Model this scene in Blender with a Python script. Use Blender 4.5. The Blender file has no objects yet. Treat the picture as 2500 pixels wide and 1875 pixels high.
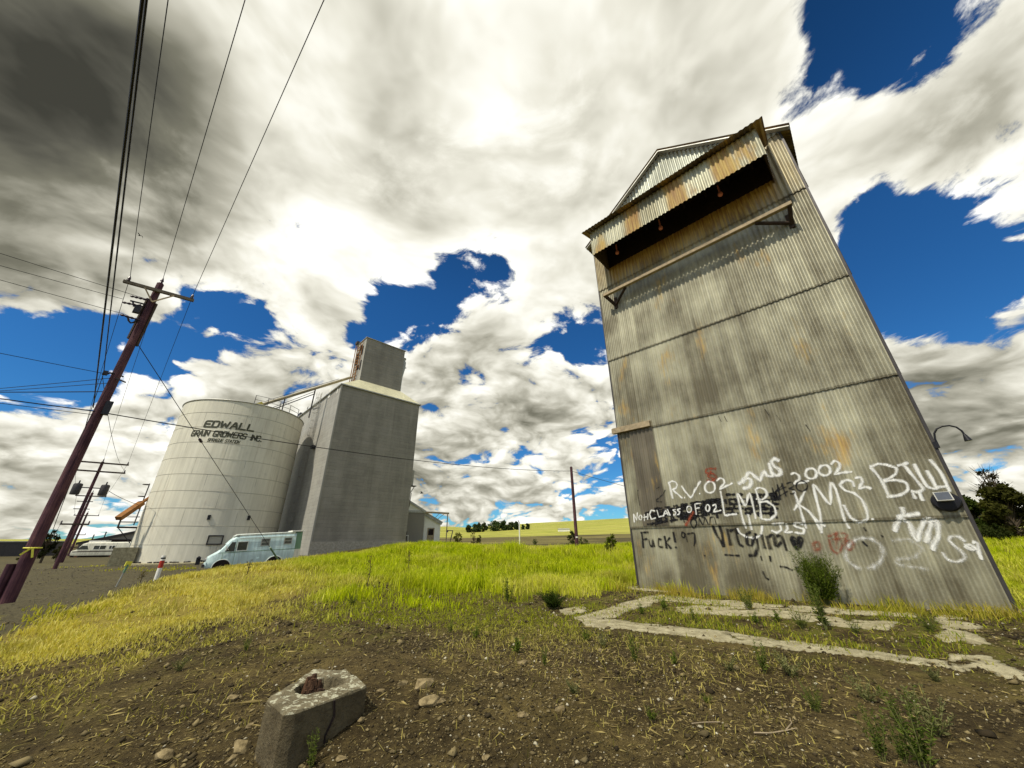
import bpy, math, random
import numpy as np
from mathutils import Vector, Matrix
R = math.radians
random.seed(7)
rng = np.random.default_rng(11)
SC = bpy.context.scene
COL = SC.collection

# ------------------------------------------------------------------ camera
EYE = 1.6
PITCH, ROLL, FPX = R(23.85), R(0.62), 872.0          # focal length in pixels of a 2500 px wide frame
_f = np.array([0, math.cos(PITCH), math.sin(PITCH)])
_u0 = np.cross([1., 0, 0], _f)
_r = math.cos(ROLL) * np.array([1., 0, 0]) - math.sin(ROLL) * _u0
_u = math.sin(ROLL) * np.array([1., 0, 0]) + math.cos(ROLL) * _u0
CAM = np.array([0, 0, EYE])
cd = bpy.data.cameras.new("camera")
cam = bpy.data.objects.new("camera", cd)
COL.objects.link(cam)
cd.sensor_width = 36
cd.lens = 36 * FPX / 2500
cd.clip_start, cd.clip_end = 0.05, 9000
cam.matrix_world = Matrix(((_r[0], _u[0], -_f[0], 0), (_r[1], _u[1], -_f[1], 0), (_r[2], _u[2], -_f[2], EYE), (0, 0, 0, 1)))
SC.camera = cam


def ray(x, y):                       # survey direction of a point seen from the standpoint
    d = _f + _r * (x - 1250) / FPX - _u * (y - 937.5) / FPX
    return d / np.linalg.norm(d)


def azt(x, y):
    d = ray(x, y)
    return math.degrees(math.atan2(d[0], d[1])), d[2] / math.hypot(d[0], d[1])


def pol(az, D, z=0.0):
    return np.array([math.sin(R(az)) * D, math.cos(R(az)) * D, z])


def atD(x, y, D):
    a, t = azt(x, y)
    return pol(a, D, EYE + t * D)


def atz(x, y, z):
    d = ray(x, y)
    return CAM + d * ((z - EYE) / d[2])


# ------------------------------------------------------------------ light
SUN_AZ, SUN_EL = -135.0, 54.0
sd = bpy.data.lights.new("sun", 'SUN')
sd.energy, sd.angle, sd.color = 3.6, R(0.8), (1.0, 0.93, 0.78)
sun = bpy.data.objects.new("sun", sd)
COL.objects.link(sun)
sv = Vector((math.sin(R(SUN_AZ)) * math.cos(R(SUN_EL)), math.cos(R(SUN_AZ)) * math.cos(R(SUN_EL)), math.sin(R(SUN_EL))))
sun.rotation_euler = sv.to_track_quat('Z', 'Y').to_euler()
sun.location = (-20, -20, 40)
SC.view_settings.view_transform = 'Standard'
SC.view_settings.look = 'None'
SC.view_settings.exposure = 0.22
SC.view_settings.gamma = 1.0


class NT:
    """short-hand for building node trees"""
    def __init__(s, tree):
        s.t = tree
        s.t.nodes.clear()

    def n(s, typ, **kw):
        nd = s.t.nodes.new(typ)
        for k, v in kw.items():
            if k[0] == '_':
                setattr(nd, k[1:], v)
        return nd

    def put(s, sock, v):
        if isinstance(v, bpy.types.NodeSocket):
            s.t.links.new(v, sock)
        elif v is not None:
            if hasattr(sock.default_value, '__len__') and not hasattr(v, '__len__'):
                v = (v,) * len(sock.default_value)
            if hasattr(sock.default_value, '__len__') and len(sock.default_value) == 4 and len(v) == 3:
                v = (*v, 1)
            sock.default_value = v

    def m(s, op, a, b=None, c=None, clamp=False):
        nd = s.n('ShaderNodeMath', _operation=op, _use_clamp=clamp)
        for i, v in enumerate((a, b, c)):
            if v is not None:
                s.put(nd.inputs[i], v)
        return nd.outputs[0]

    def vm(s, op, a, b=None, scale=None):
        nd = s.n('ShaderNodeVectorMath', _operation=op)
        s.put(nd.inputs[0], a)
        if b is not None:
            s.put(nd.inputs[1], b)
        if scale is not None:
            s.put(nd.inputs[3], scale)
        return nd.outputs[1] if op in ('DOT_PRODUCT', 'LENGTH') else nd.outputs[0]

    def mix(s, f, a, b, blend='MIX'):
        nd = s.n('ShaderNodeMix', _data_type='RGBA', _blend_type=blend)
        s.put(nd.inputs[0], f)
        s.put(nd.inputs[6], a)
        s.put(nd.inputs[7], b)
        return nd.outputs[2]

    def noise(s, vec, scale, detail=4, rough=.5, dist=0, w=None):
        nd = s.n('ShaderNodeTexNoise')
        if vec is not None:
            s.put(nd.inputs['Vector'], vec)
        nd.inputs['Scale'].default_value = scale
        nd.inputs['Detail'].default_value = detail
        nd.inputs['Roughness'].default_value = rough
        nd.inputs['Distortion'].default_value = dist
        return nd.outputs['Fac']

    def ss(s, v, a, b):              # smoothstep
        nd = s.n('ShaderNodeMapRange', _interpolation_type='SMOOTHSTEP')
        s.put(nd.inputs[0], v)
        nd.inputs[1].default_value, nd.inputs[2].default_value = a, b
        return nd.outputs[0]

    def lin(s, v, a, b, c=0, d=1):
        nd = s.n('ShaderNodeMapRange')
        s.put(nd.inputs[0], v)
        for i, q in enumerate((a, b, c, d)):
            nd.inputs[i + 1].default_value = q
        return nd.outputs[0]

    def ramp(s, v, stops):
        nd = s.n('ShaderNodeValToRGB')
        s.put(nd.inputs[0], v)
        el = nd.color_ramp.elements
        while len(el) < len(stops):
            el.new(.5)
        for e, (p, c) in zip(el, stops):
            e.position, e.color = p, (*c, 1)
        return nd.outputs[0]

    def sep(s, v):
        nd = s.n('ShaderNodeSeparateXYZ')
        s.put(nd.inputs[0], v)
        return nd.outputs

    def comb(s, x, y, z):
        nd = s.n('ShaderNodeCombineXYZ')
        for i, q in enumerate((x, y, z)):
            s.put(nd.inputs[i], q)
        return nd.outputs[0]

    def attr(s, name, out='Fac'):
        nd = s.n('ShaderNodeAttribute', _attribute_name=name)
        return nd.outputs[out]

    def coord(s, out='Object'):
        return s.n('ShaderNodeTexCoord').outputs[out]

    def scale(s, v, sc):
        return s.vm('MULTIPLY', v, sc)

    def bump(s, h, strength=.3, dist=.02):
        nd = s.n('ShaderNodeBump')
        nd.inputs['Strength'].default_value = strength
        nd.inputs['Distance'].default_value = dist
        s.put(nd.inputs['Height'], h)
        return nd.outputs[0]

    def bsdf(s, col, rough=.7, metal=0, normal=None, spec=.3, **kw):
        nd = s.n('ShaderNodeBsdfPrincipled')
        s.put(nd.inputs['Base Color'], col)
        s.put(nd.inputs['Roughness'], rough)
        s.put(nd.inputs['Metallic'], metal)
        nd.inputs['Specular IOR Level'].default_value = spec
        if normal is not None:
            s.put(nd.inputs['Normal'], normal)
        o = s.n('ShaderNodeOutputMaterial')
        s.t.links.new(nd.outputs[0], o.inputs[0])
        return nd, o


# ------------------------------------------------------------------ sky
world = bpy.data.worlds.new("World")
SC.world = world
world.use_nodes = True
w = NT(world.node_tree)
sky = w.n('ShaderNodeTexSky', _sky_type='NISHITA', _sun_disc=False)
sky.sun_elevation, sky.sun_rotation = R(SUN_EL), R(SUN_AZ)
sky.altitude = 600
sky.dust_density = 0.2
D_ = w.coord('Generated')
dx, dy, dz = w.sep(D_)
zc = w.m('MAXIMUM', dz, 0.0)
den = w.m('ADD', zc, 0.42)
P_ = w.comb(w.m('DIVIDE', dx, den), w.m('DIVIDE', dy, den), w.m('MULTIPLY', zc, 1.5))


def cloud_blobs(lst):
    """sum of soft lobes, each round one direction of the sky"""
    acc = None
    for x, y, rad, wt in lst:
        b = ray(x * 1.1302, y * 1.1302)
        cosang = float(b @ _f)
        a = rad * 1.1302 / FPX * cosang ** 1.3
        k = 1.0 / (a * a)
        e = w.m('EXPONENT', w.m('MULTIPLY_ADD', w.vm('DOT_PRODUCT', D_, tuple(b)), k, -k))
        acc = w.m('MULTIPLY', e, wt) if acc is None else w.m('MULTIPLY_ADD', e, wt, acc)
    return acc


#SKYBLOBS
COVER = [(760, 860, 130, .05), (1230, 860, 110, .10), (1000, 930, 120, .10), (300, 1000, 120, .06), (420, 60, 110, .22), (300, 30, 120, .14), (2080, 270, 110, .24), (1780, 330, 110, .2), (2190, 360, 90, .16), (1700, 480, 110, .16), (1650, 150, 120, .14), (1740, 560, 40, .1), (600, 250, 420, .2), (1150, 300, 420, .2), (250, 430, 260, .16), (1600, 230, 260, .12), (700, 480, 260, .12), (1130, 480, 220, .14),
         (2150, 150, 130, .10), (2050, 330, 150, .10), (640, 800, 170, .12), (1100, 880, 220, .12), (640, 660, 45, .10), (1150, 640, 60, .14), (730, 720, 50, .10), (2150, 760, 140, .14), (2100, 950, 170, .12), (1250, 550, 90, .12),
         (2160, 520, 30, .12), (60, 640, 120, .12), (150, 980, 180, .14), (70, 885, 70, .16),
         (60, 790, 90, -.26), (160, 745, 80, -.20), (20, 860, 70, -.22), (250, 690, 60, -.16), (210, 830, 70, -.20), (330, 720, 40, -.1),
         (430, 660, 55, -.28), (520, 690, 75, -.32), (480, 640, 40, -.2), (620, 740, 50, -.16), (330, 760, 60, -.14), (575, 615, 25, -.16), (610, 700, 40, -.12), (840, 650, 40, -.2), (900, 655, 60, -.26), (980, 618, 60, -.28), (830, 705, 50, -.26), (770, 770, 35, -.2),
         (1060, 600, 40, -.24), (1000, 690, 50, -.24), (1150, 735, 60, -.26), (1085, 575, 22, -.16), (1260, 745, 60, -.24), (1040, 820, 32, -.16), (1250, 700, 40, -.12), (930, 710, 50, -.2),
         (1960, 60, 110, -.25), (2070, 30, 90, -.26), (1820, 110, 70, -.22), (1880, 20, 70, -.2), (1930, 160, 70, -.2), (1705, 240, 34, -.16), (2020, 110, 60, -.14), (1800, 210, 40, -.1),
         (1870, 460, 50, -.22), (1930, 520, 80, -.26), (2040, 590, 90, -.30), (2180, 570, 80, -.26), (1990, 660, 70, -.24), (1880, 700, 40, -.2), (1870, 590, 60, -.24), (2130, 380, 50, -.12), (2190, 250, 40, -.1), (1930, 440, 40, -.16),
         (960, 1075, 60, -.14), (1300, 1035, 50, -.14), (2185, 1090, 40, -.14), (880, 970, 40, -.05), (400, 760, 60, -.06), (460, 530, 20, -.14)]
SHADE = [(60, 300, 210, .68), (130, 120, 200, .62), (330, 230, 130, .24), (30, 0, 200, .4), (700, 40, 170, .24), (430, 420, 140, .0), (1250, 60, 190, .14), (800, 300, 130, .08), (330, 60, 110, .06),
         (2050, 870, 110, .42), (1990, 1000, 80, .25), (1000, 960, 130, .16), (1150, 900, 100, .08), (90, 620, 130, .16), (100, 1060, 150, .02), (150, 960, 130, -.14), (2000, 330, 160, .22), (1560, 150, 150, .14), (1150, 460, 120, .04), (800, 430, 200, -.12), (2180, 60, 90, .2),
         (700, 200, 90, -.16), (1030, 180, 110, -.16), (150, 440, 110, -.3), (330, 470, 80, -.1), (480, 560, 150, .10), (1000, 520, 120, .08), (860, 30, 60, .02), (950, 60, 130, .18), (780, 600, 120, -.1)]
cov = cloud_blobs(COVER)
shd = w.m('MULTIPLY', cloud_blobs(SHADE), .62)
warp = w.n('ShaderNodeTexNoise')
w.put(warp.inputs['Vector'], P_)
warp.inputs['Scale'].default_value = 2.2
warp.inputs['Detail'].default_value = 3
Pw = w.vm('ADD', P_, w.vm('MULTIPLY', w.vm('SUBTRACT', warp.outputs['Color'], (.5, .5, .5)), (.30, .30, .2)))
n1 = w.noise(Pw, 3.6, 9, .62)
so = Vector((sv.x * .6, sv.y * .6, .9)).normalized() * 0.055
n2 = w.noise(w.vm('ADD', Pw, tuple(so)), 3.6, 4, .55)
n3 = w.noise(P_, 1.7, 4, .55)
cells = w.n('ShaderNodeTexVoronoi', _feature='F1')
w.put(cells.inputs['Vector'], w.vm('ADD', Pw, w.vm('MULTIPLY', w.vm('SUBTRACT', warp.outputs['Color'], (.5, .5, .5)), (.2, .2, .2))))
cells.inputs['Scale'].default_value = 9.0
cells.inputs['Detail'].default_value = 1.0
cells.inputs['Roughness'].default_value = .6
puff = w.m('SUBTRACT', .42, cells.outputs['Distance'])
low = w.m('SUBTRACT', 1.0, w.ss(dz, .35, .75))
dens = w.m('ADD', w.m('ADD', w.m('MULTIPLY_ADD', w.m('SUBTRACT', n1, .5), 2.0, .555), cov), w.m('MULTIPLY', w.m('MULTIPLY_ADD', puff, .40, .10), w.m('MULTIPLY_ADD', low, .55, .45)))
hz = w.m('SUBTRACT', 1.0, w.ss(dz, .10, .40))
dens = w.m('MULTIPLY_ADD', hz, .13, dens)
alpha = w.ss(dens, .47, .62)
thick = w.ss(dens, .60, 1.15)
rel = w.m('MULTIPLY', w.m('SUBTRACT', n1, n2), w.m('MULTIPLY_ADD', low, .75, .85))
val = w.m('ADD', w.m('ADD', w.m('MULTIPLY_ADD', w.m('SUBTRACT', .5, n3), w.m('MULTIPLY_ADD', low, -.38, .80), w.m('MULTIPLY_ADD', low, .03, .95)), rel), w.m('MULTIPLY', w.m('MULTIPLY', puff, low), .35))
shd = w.m('MULTIPLY', shd, w.lin(w.noise(Pw, 2.4, 5, .6), .3, .7, .72, 1.28))
val = w.m('SUBTRACT', val, w.m('MULTIPLY_ADD', thick, .14, shd))
val = w.m('MINIMUM', w.m('MAXIMUM', val, .05), 1.08)
ccol = w.ramp(val, [(0, (.035, .035, .028)), (.2, (.085, .083, .066)), (.4, (.17, .165, .125)), (.62, (.42, .405, .33)), (.8, (.74, .72, .62)), (.93, (.96, .945, .86)), (1, (1.06, 1.05, 1.0))])
ccol = w.vm('MULTIPLY', ccol, (10, 10, 10))
hs = w.n('ShaderNodeHueSaturation')
hs.inputs['Hue'].default_value = 0.497
hs.inputs['Saturation'].default_value = 1.22
hs.inputs['Value'].default_value = 1.0
w.put(hs.inputs['Color'], sky.outputs[0])
gm = w.vm('MULTIPLY', hs.outputs[0], (.28, .64, .92))
nv = w.m('SUBTRACT', 1.0, w.m('MULTIPLY', w.ss(dz, .55, .9), .45))
gm = w.vm('MULTIPLY', gm, w.comb(nv, nv, nv))
below = w.ss(dz, -.02, .0)
tot = w.mix(alpha, gm, ccol)
tot = w.mix(below, (1.2, 1.1, .7), tot)
bg = w.n('ShaderNodeBackground')
w.put(bg.inputs[0], tot)
bg.inputs[1].default_value = 0.1
wo = w.n('ShaderNodeOutputWorld')
w.t.links.new(bg.outputs[0], wo.inputs[0])
#ENDSKY


# ------------------------------------------------------------------ helpers
def link(o, parent=None):
    COL.objects.link(o)
    if parent is not None:
        o.parent = parent
    return o


def tag(o, label=None, cat=None, group=None, kind=None):
    for k, v in (('label', label), ('category', cat), ('group', group), ('kind', kind)):
        if v:
            o[k] = v
    return o


def thing(name, label, cat, loc=(0, 0, 0), rz=0.0, group=None):
    o = bpy.data.objects.new(name, None)
    o.empty_display_size = .3
    o.location = tuple(float(q) for q in loc)
    o.rotation_euler = (0, 0, rz)
    link(o)
    return tag(o, label, cat, group)


def root_of(o):
    while o.parent is not None:
        o = o.parent
    return o


class MB:
    """collects shapes, then links them as one mesh object"""
    def __init__(s):
        s.v, s.f, s.uv, s.al = [], [], {}, {}

    def add(s, verts, faces, uvs=None, alpha=None):
        o = len(s.v)
        s.v += [tuple(float(c) for c in p) for p in verts]
        s.f += [tuple(i + o for i in f) for f in faces]
        if uvs is not None:
            for i, q in enumerate(uvs):
                s.uv[o + i] = q
        if alpha is not None:
            for i, q in enumerate(alpha):
                s.al[o + i] = q
        return s

    def quad(s, a, b, c, d, uvs=None):
        return s.add([a, b, c, d], [(0, 1, 2, 3)], uvs)

    def hexa(s, b, t):               # four bottom and four top corners
        return s.add(list(b) + list(t), [(3, 2, 1, 0), (4, 5, 6, 7), (0, 1, 5, 4), (1, 2, 6, 5), (2, 3, 7, 6), (3, 0, 4, 7)])

    def obox(s, c, ax, ay, az, hx, hy, hz):
        c = np.array(c, float)
        ax, ay, az = (np.array(q, float) for q in (ax, ay, az))
        pts = [c + ax * hx * i + ay * hy * j + az * hz * k for k in (-1, 1) for i, j in ((-1, -1), (1, -1), (1, 1), (-1, 1))]
        return s.hexa(pts[:4], pts[4:])

    def box(s, x0, x1, y0, y1, z0, z1):
        return s.hexa([(x0, y0, z0), (x1, y0, z0), (x1, y1, z0), (x0, y1, z0)], [(x0, y0, z1), (x1, y0, z1), (x1, y1, z1), (x0, y1, z1)])

    def beam(s, a, b, wd, ht, up=(0, 0, 1)):
        a, b = np.array(a, float), np.array(b, float)
        d = b - a
        L = np.linalg.norm(d)
        d = d / L
        x = np.cross(d, up)
        if np.linalg.norm(x) < 1e-6:
            x = np.array([1., 0, 0])
        x /= np.linalg.norm(x)
        y = np.cross(x, d)
        return s.obox((a + b) / 2, d, x, y, L / 2, wd / 2, ht / 2)

    def tube(s, pts, r, n=8, r2=None, caps=True):
        pts = [np.array(p, float) for p in pts]
        N = len(pts)
        rs = r if hasattr(r, '__len__') else ([r] * N if r2 is None else list(np.linspace(r, r2, N)))
        vs, fs = [], []
        prev = None
        for i, p in enumerate(pts):
            d = pts[min(i + 1, N - 1)] - pts[max(i - 1, 0)]
            d /= (np.linalg.norm(d) + 1e-12)
            if prev is None:
                x = np.cross(d, (0, 0, 1) if abs(d[2]) < .9 else (1, 0, 0))
            else:
                x = prev - d * (prev @ d)
            x /= np.linalg.norm(x)
            prev = x
            y = np.cross(d, x)
            for k in range(n):
                a = 2 * math.pi * k / n
                vs.append(p + rs[i] * (x * math.cos(a) + y * math.sin(a)))
        for i in range(N - 1):
            for k in range(n):
                k2 = (k + 1) % n
                fs.append((i * n + k, i * n + k2, (i + 1) * n + k2, (i + 1) * n + k))
        if caps:
            fs.append(tuple(range(n - 1, -1, -1)))
            fs.append(tuple((N - 1) * n + k for k in range(n)))
        return s.add(vs, fs)

    def ring(s, c, rad, r, n=64, m=6):
        vs, fs = [], []
        for i in range(n):
            a = 2 * math.pi * i / n
            for k in range(m):
                b = 2 * math.pi * k / m
                q = rad + r * math.cos(b)
                vs.append((c[0] + q * math.cos(a), c[1] + q * math.sin(a), c[2] + r * math.sin(b)))
        for i in range(n):
            for k in range(m):
                i2, k2 = (i + 1) % n, (k + 1) % m
                fs.append((i * m + k, i2 * m + k, i2 * m + k2, i * m + k2))
        return s.add(vs, fs)

    def lathe(s, c, prof, n=48, cap=True):
        vs, fs = [], []
        for r, z in prof:
            for k in range(n):
                a = 2 * math.pi * k / n
                vs.append((c[0] + r * math.cos(a), c[1] + r * math.sin(a), c[2] + z))
        for i in range(len(prof) - 1):
            for k in range(n):
                k2 = (k + 1) % n
                fs.append((i * n + k, i * n + k2, (i + 1) * n + k2, (i + 1) * n + k))
        if cap:
            fs.append(tuple(range(n - 1, -1, -1)))
            fs.append(tuple((len(prof) - 1) * n + k for k in range(n)))
        return s.add(vs, fs)

    def prism(s, poly, axis, h):     # planar polygon pushed along a vector
        h = np.array(axis, float) * h
        P = [np.array(p, float) for p in poly]
        n = len(P)
        fs = [tuple(range(n - 1, -1, -1)), tuple(range(n, 2 * n))] + [(i, (i + 1) % n, n + (i + 1) % n, n + i) for i in range(n)]
        return s.add(P + [p + h for p in P], fs)

    def build(s, name, mat, parent=None, smooth=False, local=False, bevel=0):
        me = bpy.data.meshes.new(name)
        v = np.array(s.v, float).reshape(-1, 3)
        if parent is not None and not local:
            v = v - np.array(root_of(parent).location)
        me.from_pydata([tuple(p) for p in v], [], s.f)
        if s.uv:
            ul = me.uv_layers.new(name='UVMap')
            li = np.empty(len(me.loops), int)
            me.loops.foreach_get('vertex_index', li)
            arr = np.array([s.uv.get(i, (0, 0)) for i in li], float)
            ul.data.foreach_set('uv', arr.ravel())
        if s.al:
            at = me.attributes.new('alpha', 'FLOAT', 'POINT')
            at.data.foreach_set('value', np.array([s.al.get(i, 1.0) for i in range(len(s.v))], float))
        me.materials.append(mat)
        if smooth:
            me.polygons.foreach_set('use_smooth', [True] * len(me.polygons))
            try:
                me.set_sharp_from_angle(angle=R(40))
            except Exception:
                pass
        me.validate()
        o = bpy.data.objects.new(name, me)
        link(o, parent)
        if bevel:
            bv = o.modifiers.new('bevel', 'BEVEL')
            bv.width, bv.segments, bv.limit_method = bevel, 2, 'ANGLE'
        return o


def np_mesh(name, verts, faces, mat, cols=None, parent=None, smooth=False):
    """fast mesh from numpy arrays; faces is (n,3) or (n,4); cols per vertex rgb"""
    me = bpy.data.meshes.new(name)
    nv, nf, k = len(verts), len(faces), faces.shape[1]
    me.vertices.add(nv)
    me.vertices.foreach_set('co', np.asarray(verts, np.float32).ravel())
    me.loops.add(nf * k)
    me.loops.foreach_set('vertex_index', np.asarray(faces, np.int32).ravel())
    me.polygons.add(nf)
    me.polygons.foreach_set('loop_start', np.arange(nf, dtype=np.int32) * k)
    me.polygons.foreach_set('loop_total', np.full(nf, k, np.int32))
    if smooth:
        me.polygons.foreach_set('use_smooth', np.ones(nf, bool))
    me.update(calc_edges=True)
    if cols is not None:
        at = me.color_attributes.new('col', 'FLOAT_COLOR', 'POINT')
        c4 = np.ones((nv, 4), np.float32)
        c4[:, :3] = cols
        at.data.foreach_set('color', c4.ravel())
    me.materials.append(mat)
    return link(bpy.data.objects.new(name, me), parent)


def copy_tree(o, parent=None):
    c = o.copy()
    COL.objects.link(c)
    if parent is not None:
        c.parent = parent
    for ch in list(o.children):
        copy_tree(ch, c)
    return c


# ------------------------------------------------------------------ materials
def material(name, fn):
    m = bpy.data.materials.new(name)
    m.use_nodes = True
    fn(NT(m.node_tree))
    return m


def flat(name, col, rough=.7, metal=0, var=.18, sc=6.0, bump=.0, spec=.3):
    def f(t):
        c = t.coord()
        n = t.noise(c, sc, 5, .6)
        n2 = t.noise(c, sc * .2, 3, .5)
        k = t.m('ADD', t.lin(n, .3, .7, 1 - var, 1 + var), t.lin(n2, .3, .7, -var * .6, var * .6))
        col_ = t.vm('MULTIPLY', tuple(col), t.comb(k, k, k))
        t.bsdf(col_, t.lin(n2, .3, .7, max(0, rough - .08), min(1, rough + .08)), metal, t.bump(n, bump, .02) if bump else None, spec)
    return material(name, f)


def corrugated(name, light, dark, spots=(), sheet=.68, rust=.0, rows=(2.0, 5.3, 8.4, 11.95), seed=0., rustz=None, patch=0.0):
    def f(t):
        uv = t.coord('UV')
        u, v, _ = t.sep(uv)
        row = 0
        for z in rows:
            row = t.m('ADD', t.m('GREATER_THAN', v, z), row)
        colid = t.m('FLOOR', t.m('DIVIDE', t.m('MULTIPLY_ADD', row, .23, u), sheet))
        wn = t.n('ShaderNodeTexWhiteNoise', _noise_dimensions='3D')
        t.put(wn.inputs['Vector'], t.comb(colid, row, seed))
        streak = t.noise(t.comb(t.m('MULTIPLY', u, 4.5), t.m('MULTIPLY', v, .22), seed), 1.0, 5, .58)
        blot = t.noise(t.comb(t.m('MULTIPLY', u, .9), t.m('MULTIPLY', v, .55), seed + 3), 1.0, 5, .6)
        fine = t.noise(uv, 30, 4, .6)
        k = t.m('ADD', t.m('ADD', t.m('MULTIPLY', wn.outputs[0], .40), t.lin(streak, .3, .7, -.12, .20)), t.lin(blot, .3, .7, -.30, .62))
        k = t.m('ADD', k, t.lin(fine, .3, .7, -.08, .08))
        # darker towards the foot of the wall and along the laps
        k = t.m('SUBTRACT', k, t.m('MULTIPLY', t.m('SUBTRACT', 1.0, t.ss(t.m('ADD', v, t.m('MULTIPLY', blot, 1.0)), .5, 2.4)), .22))
        for z in rows:
            dd = t.m('SUBTRACT', v, z)
            g = t.m('MULTIPLY', t.ss(dd, -.03, .0), t.m('SUBTRACT', 1.0, t.ss(dd, .0, .05)))
            k = t.m('SUBTRACT', k, t.m('MULTIPLY', g, .5))
        c = t.mix(t.m('MINIMUM', t.m('MAXIMUM', k, 0), 1), tuple(dark), tuple(light))
        # rust: vertical bleeding patches
        rn = t.noise(t.comb(t.m('MULTIPLY', u, 1.1), t.m('MULTIPLY', v, .42), seed + 9), 1.0, 6, .62)
        rs = t.noise(t.comb(t.m('MULTIPLY', u, 16.0), t.m('MULTIPLY', v, .8), seed), 1.0, 4, .6)
        rm = t.m('ADD', rn, t.m('MULTIPLY', t.m('SUBTRACT', rs, .5), .22))
        rmask = t.m('MULTIPLY', t.ss(rm, .60 - rust, .76 - rust), .75)
        for us in spots:             # rust blooms
            e = t.m('DIVIDE', t.m('SUBTRACT', u, us), .42)
            e = t.m('EXPONENT', t.m('MULTIPLY', t.m('MULTIPLY', e, e), -1))
            rmask = t.m('MAXIMUM', rmask, t.m('MULTIPLY', t.ss(t.m('MULTIPLY', e, t.lin(rm, .3, .7, .5, 1.5)), .35, .8), .8))
        if rustz is not None:
            zz = t.m('ADD', v, t.m('MULTIPLY', t.m('SUBTRACT', rs, .5), 1.2))
            band = t.m('MULTIPLY_ADD', t.m('MULTIPLY', t.ss(u, .45, .8), t.m('SUBTRACT', 1.0, t.ss(u, 6.75, 7.05))), .78, .22)
            rmask = t.m('MAXIMUM', rmask, t.m('MULTIPLY', t.m('MULTIPLY', t.ss(zz, rustz[0], rustz[1]), rustz[2]), band))
        rc = t.mix(t.ss(rs, .35, .65), (.30, .135, .026), (.56, .38, .09))
        c = t.mix(rmask, c, rc)
        rough = t.m('MULTIPLY_ADD', rmask, .25, t.lin(streak, .3, .7, .42, .60))
        met = t.m('MULTIPLY', t.m('SUBTRACT', 1.0, rmask), .35)
        t.bsdf(c, rough, met, t.bump(fine, .15, .004), .4)
    return material(name, f)


M = {}
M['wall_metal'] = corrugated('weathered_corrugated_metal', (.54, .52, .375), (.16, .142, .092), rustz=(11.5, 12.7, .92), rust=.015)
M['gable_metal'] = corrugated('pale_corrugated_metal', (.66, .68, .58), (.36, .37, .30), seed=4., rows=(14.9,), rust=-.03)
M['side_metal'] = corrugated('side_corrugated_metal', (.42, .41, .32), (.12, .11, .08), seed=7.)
M['fascia_metal'] = corrugated('rust_stained_corrugated_metal', (.62, .61, .46), (.28, .26, .17), (2.45, 4.2, 5.75), seed=2.6, rows=(20.,), rust=.07)
M['roof_metal'] = corrugated('roof_corrugated_metal', (.34, .27, .20), (.12, .085, .06), seed=12., rows=(40.,), rust=.12)
M['door_metal'] = corrugated('door_corrugated_metal', (.24, .21, .15), (.10, .085, .06), seed=21., sheet=.25, rows=(30.,))
M['hood_dark'] = flat('shade_black', (.018, .011, .009), .9, var=.5)  # near-black standing in for shade in the hood, openings, arches and underbody
M['old_wood'] = flat('weathered_timber', (.34, .27, .17), .85, var=.3, sc=9, bump=.2)
M['grey_wood'] = flat('greyed_timber', (.12, .10, .07), .85, var=.35, sc=9, bump=.2)
M['dark_wood'] = flat('dark_timber', (.05, .032, .022), .85, var=.35, sc=9, bump=.2)
M['red_bulb'] = flat('red_glass', (.80, .30, .24), .35)
M['black_metal'] = flat('black_metal', (.012, .012, .016), .4, var=.1)
M['grey_metal'] = flat('galvanised_metal', (.36, .36, .33), .5, .4, var=.2)
M['dark_metal'] = flat('dark_steel', (.055, .05, .05), .5, .3)
M['rust_metal'] = flat('rusted_steel', (.24, .105, .028), .8, .1, var=.35)
M['tan_metal'] = flat('tan_steel', (.30, .26, .17), .6, .1, var=.3)
M['yellow_metal'] = flat('faded_yellow_steel', (.52, .44, .10), .6, var=.25)
M['white_paint'] = flat('white_paint', (.78, .77, .70), .55, var=.06)
M['red_paint'] = flat('red_paint', (.42, .035, .02), .5, var=.1)
M['glass'] = flat('dark_window_glass', (.035, .04, .04), .12, var=.2, spec=.6)
M['wire'] = flat('black_cable', (.012, .011, .013), .6, var=.1)
M['insulator'] = flat('purple_brown_porcelain', (.035, .018, .035), .3)
M['ceramic'] = flat('grey_porcelain', (.30, .28, .27), .35)
M['tyre'] = flat('black_rubber', (.02, .02, .02), .85)
M['rim'] = flat('rusty_wheel_steel', (.22, .10, .05), .7, .2)
M['tape'] = flat('yellow_tape', (.72, .68, .08), .5, var=.08)


def pole_wood(t):
    c = t.coord()
    x, y, z = t.sep(c)
    g = t.noise(t.comb(t.m('MULTIPLY', x, 26.), t.m('MULTIPLY', y, 26.), t.m('MULTIPLY', z, .9)), 1.0, 6, .62)
    b = t.noise(c, 1.3, 4, .6)
    k = t.m('ADD', t.m('MULTIPLY', g, .6), t.m('MULTIPLY', b, .5))
    col = t.ramp(k, [(.3, (.018, .008, .012)), (.5, (.058, .024, .034)), (.62, (.115, .052, .058)), (.8, (.20, .105, .09))])
    t.bsdf(col, .8, 0, t.bump(g, .5, .02), .2)


M['pole'] = material('creosoted_pole_timber', pole_wood)


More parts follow.
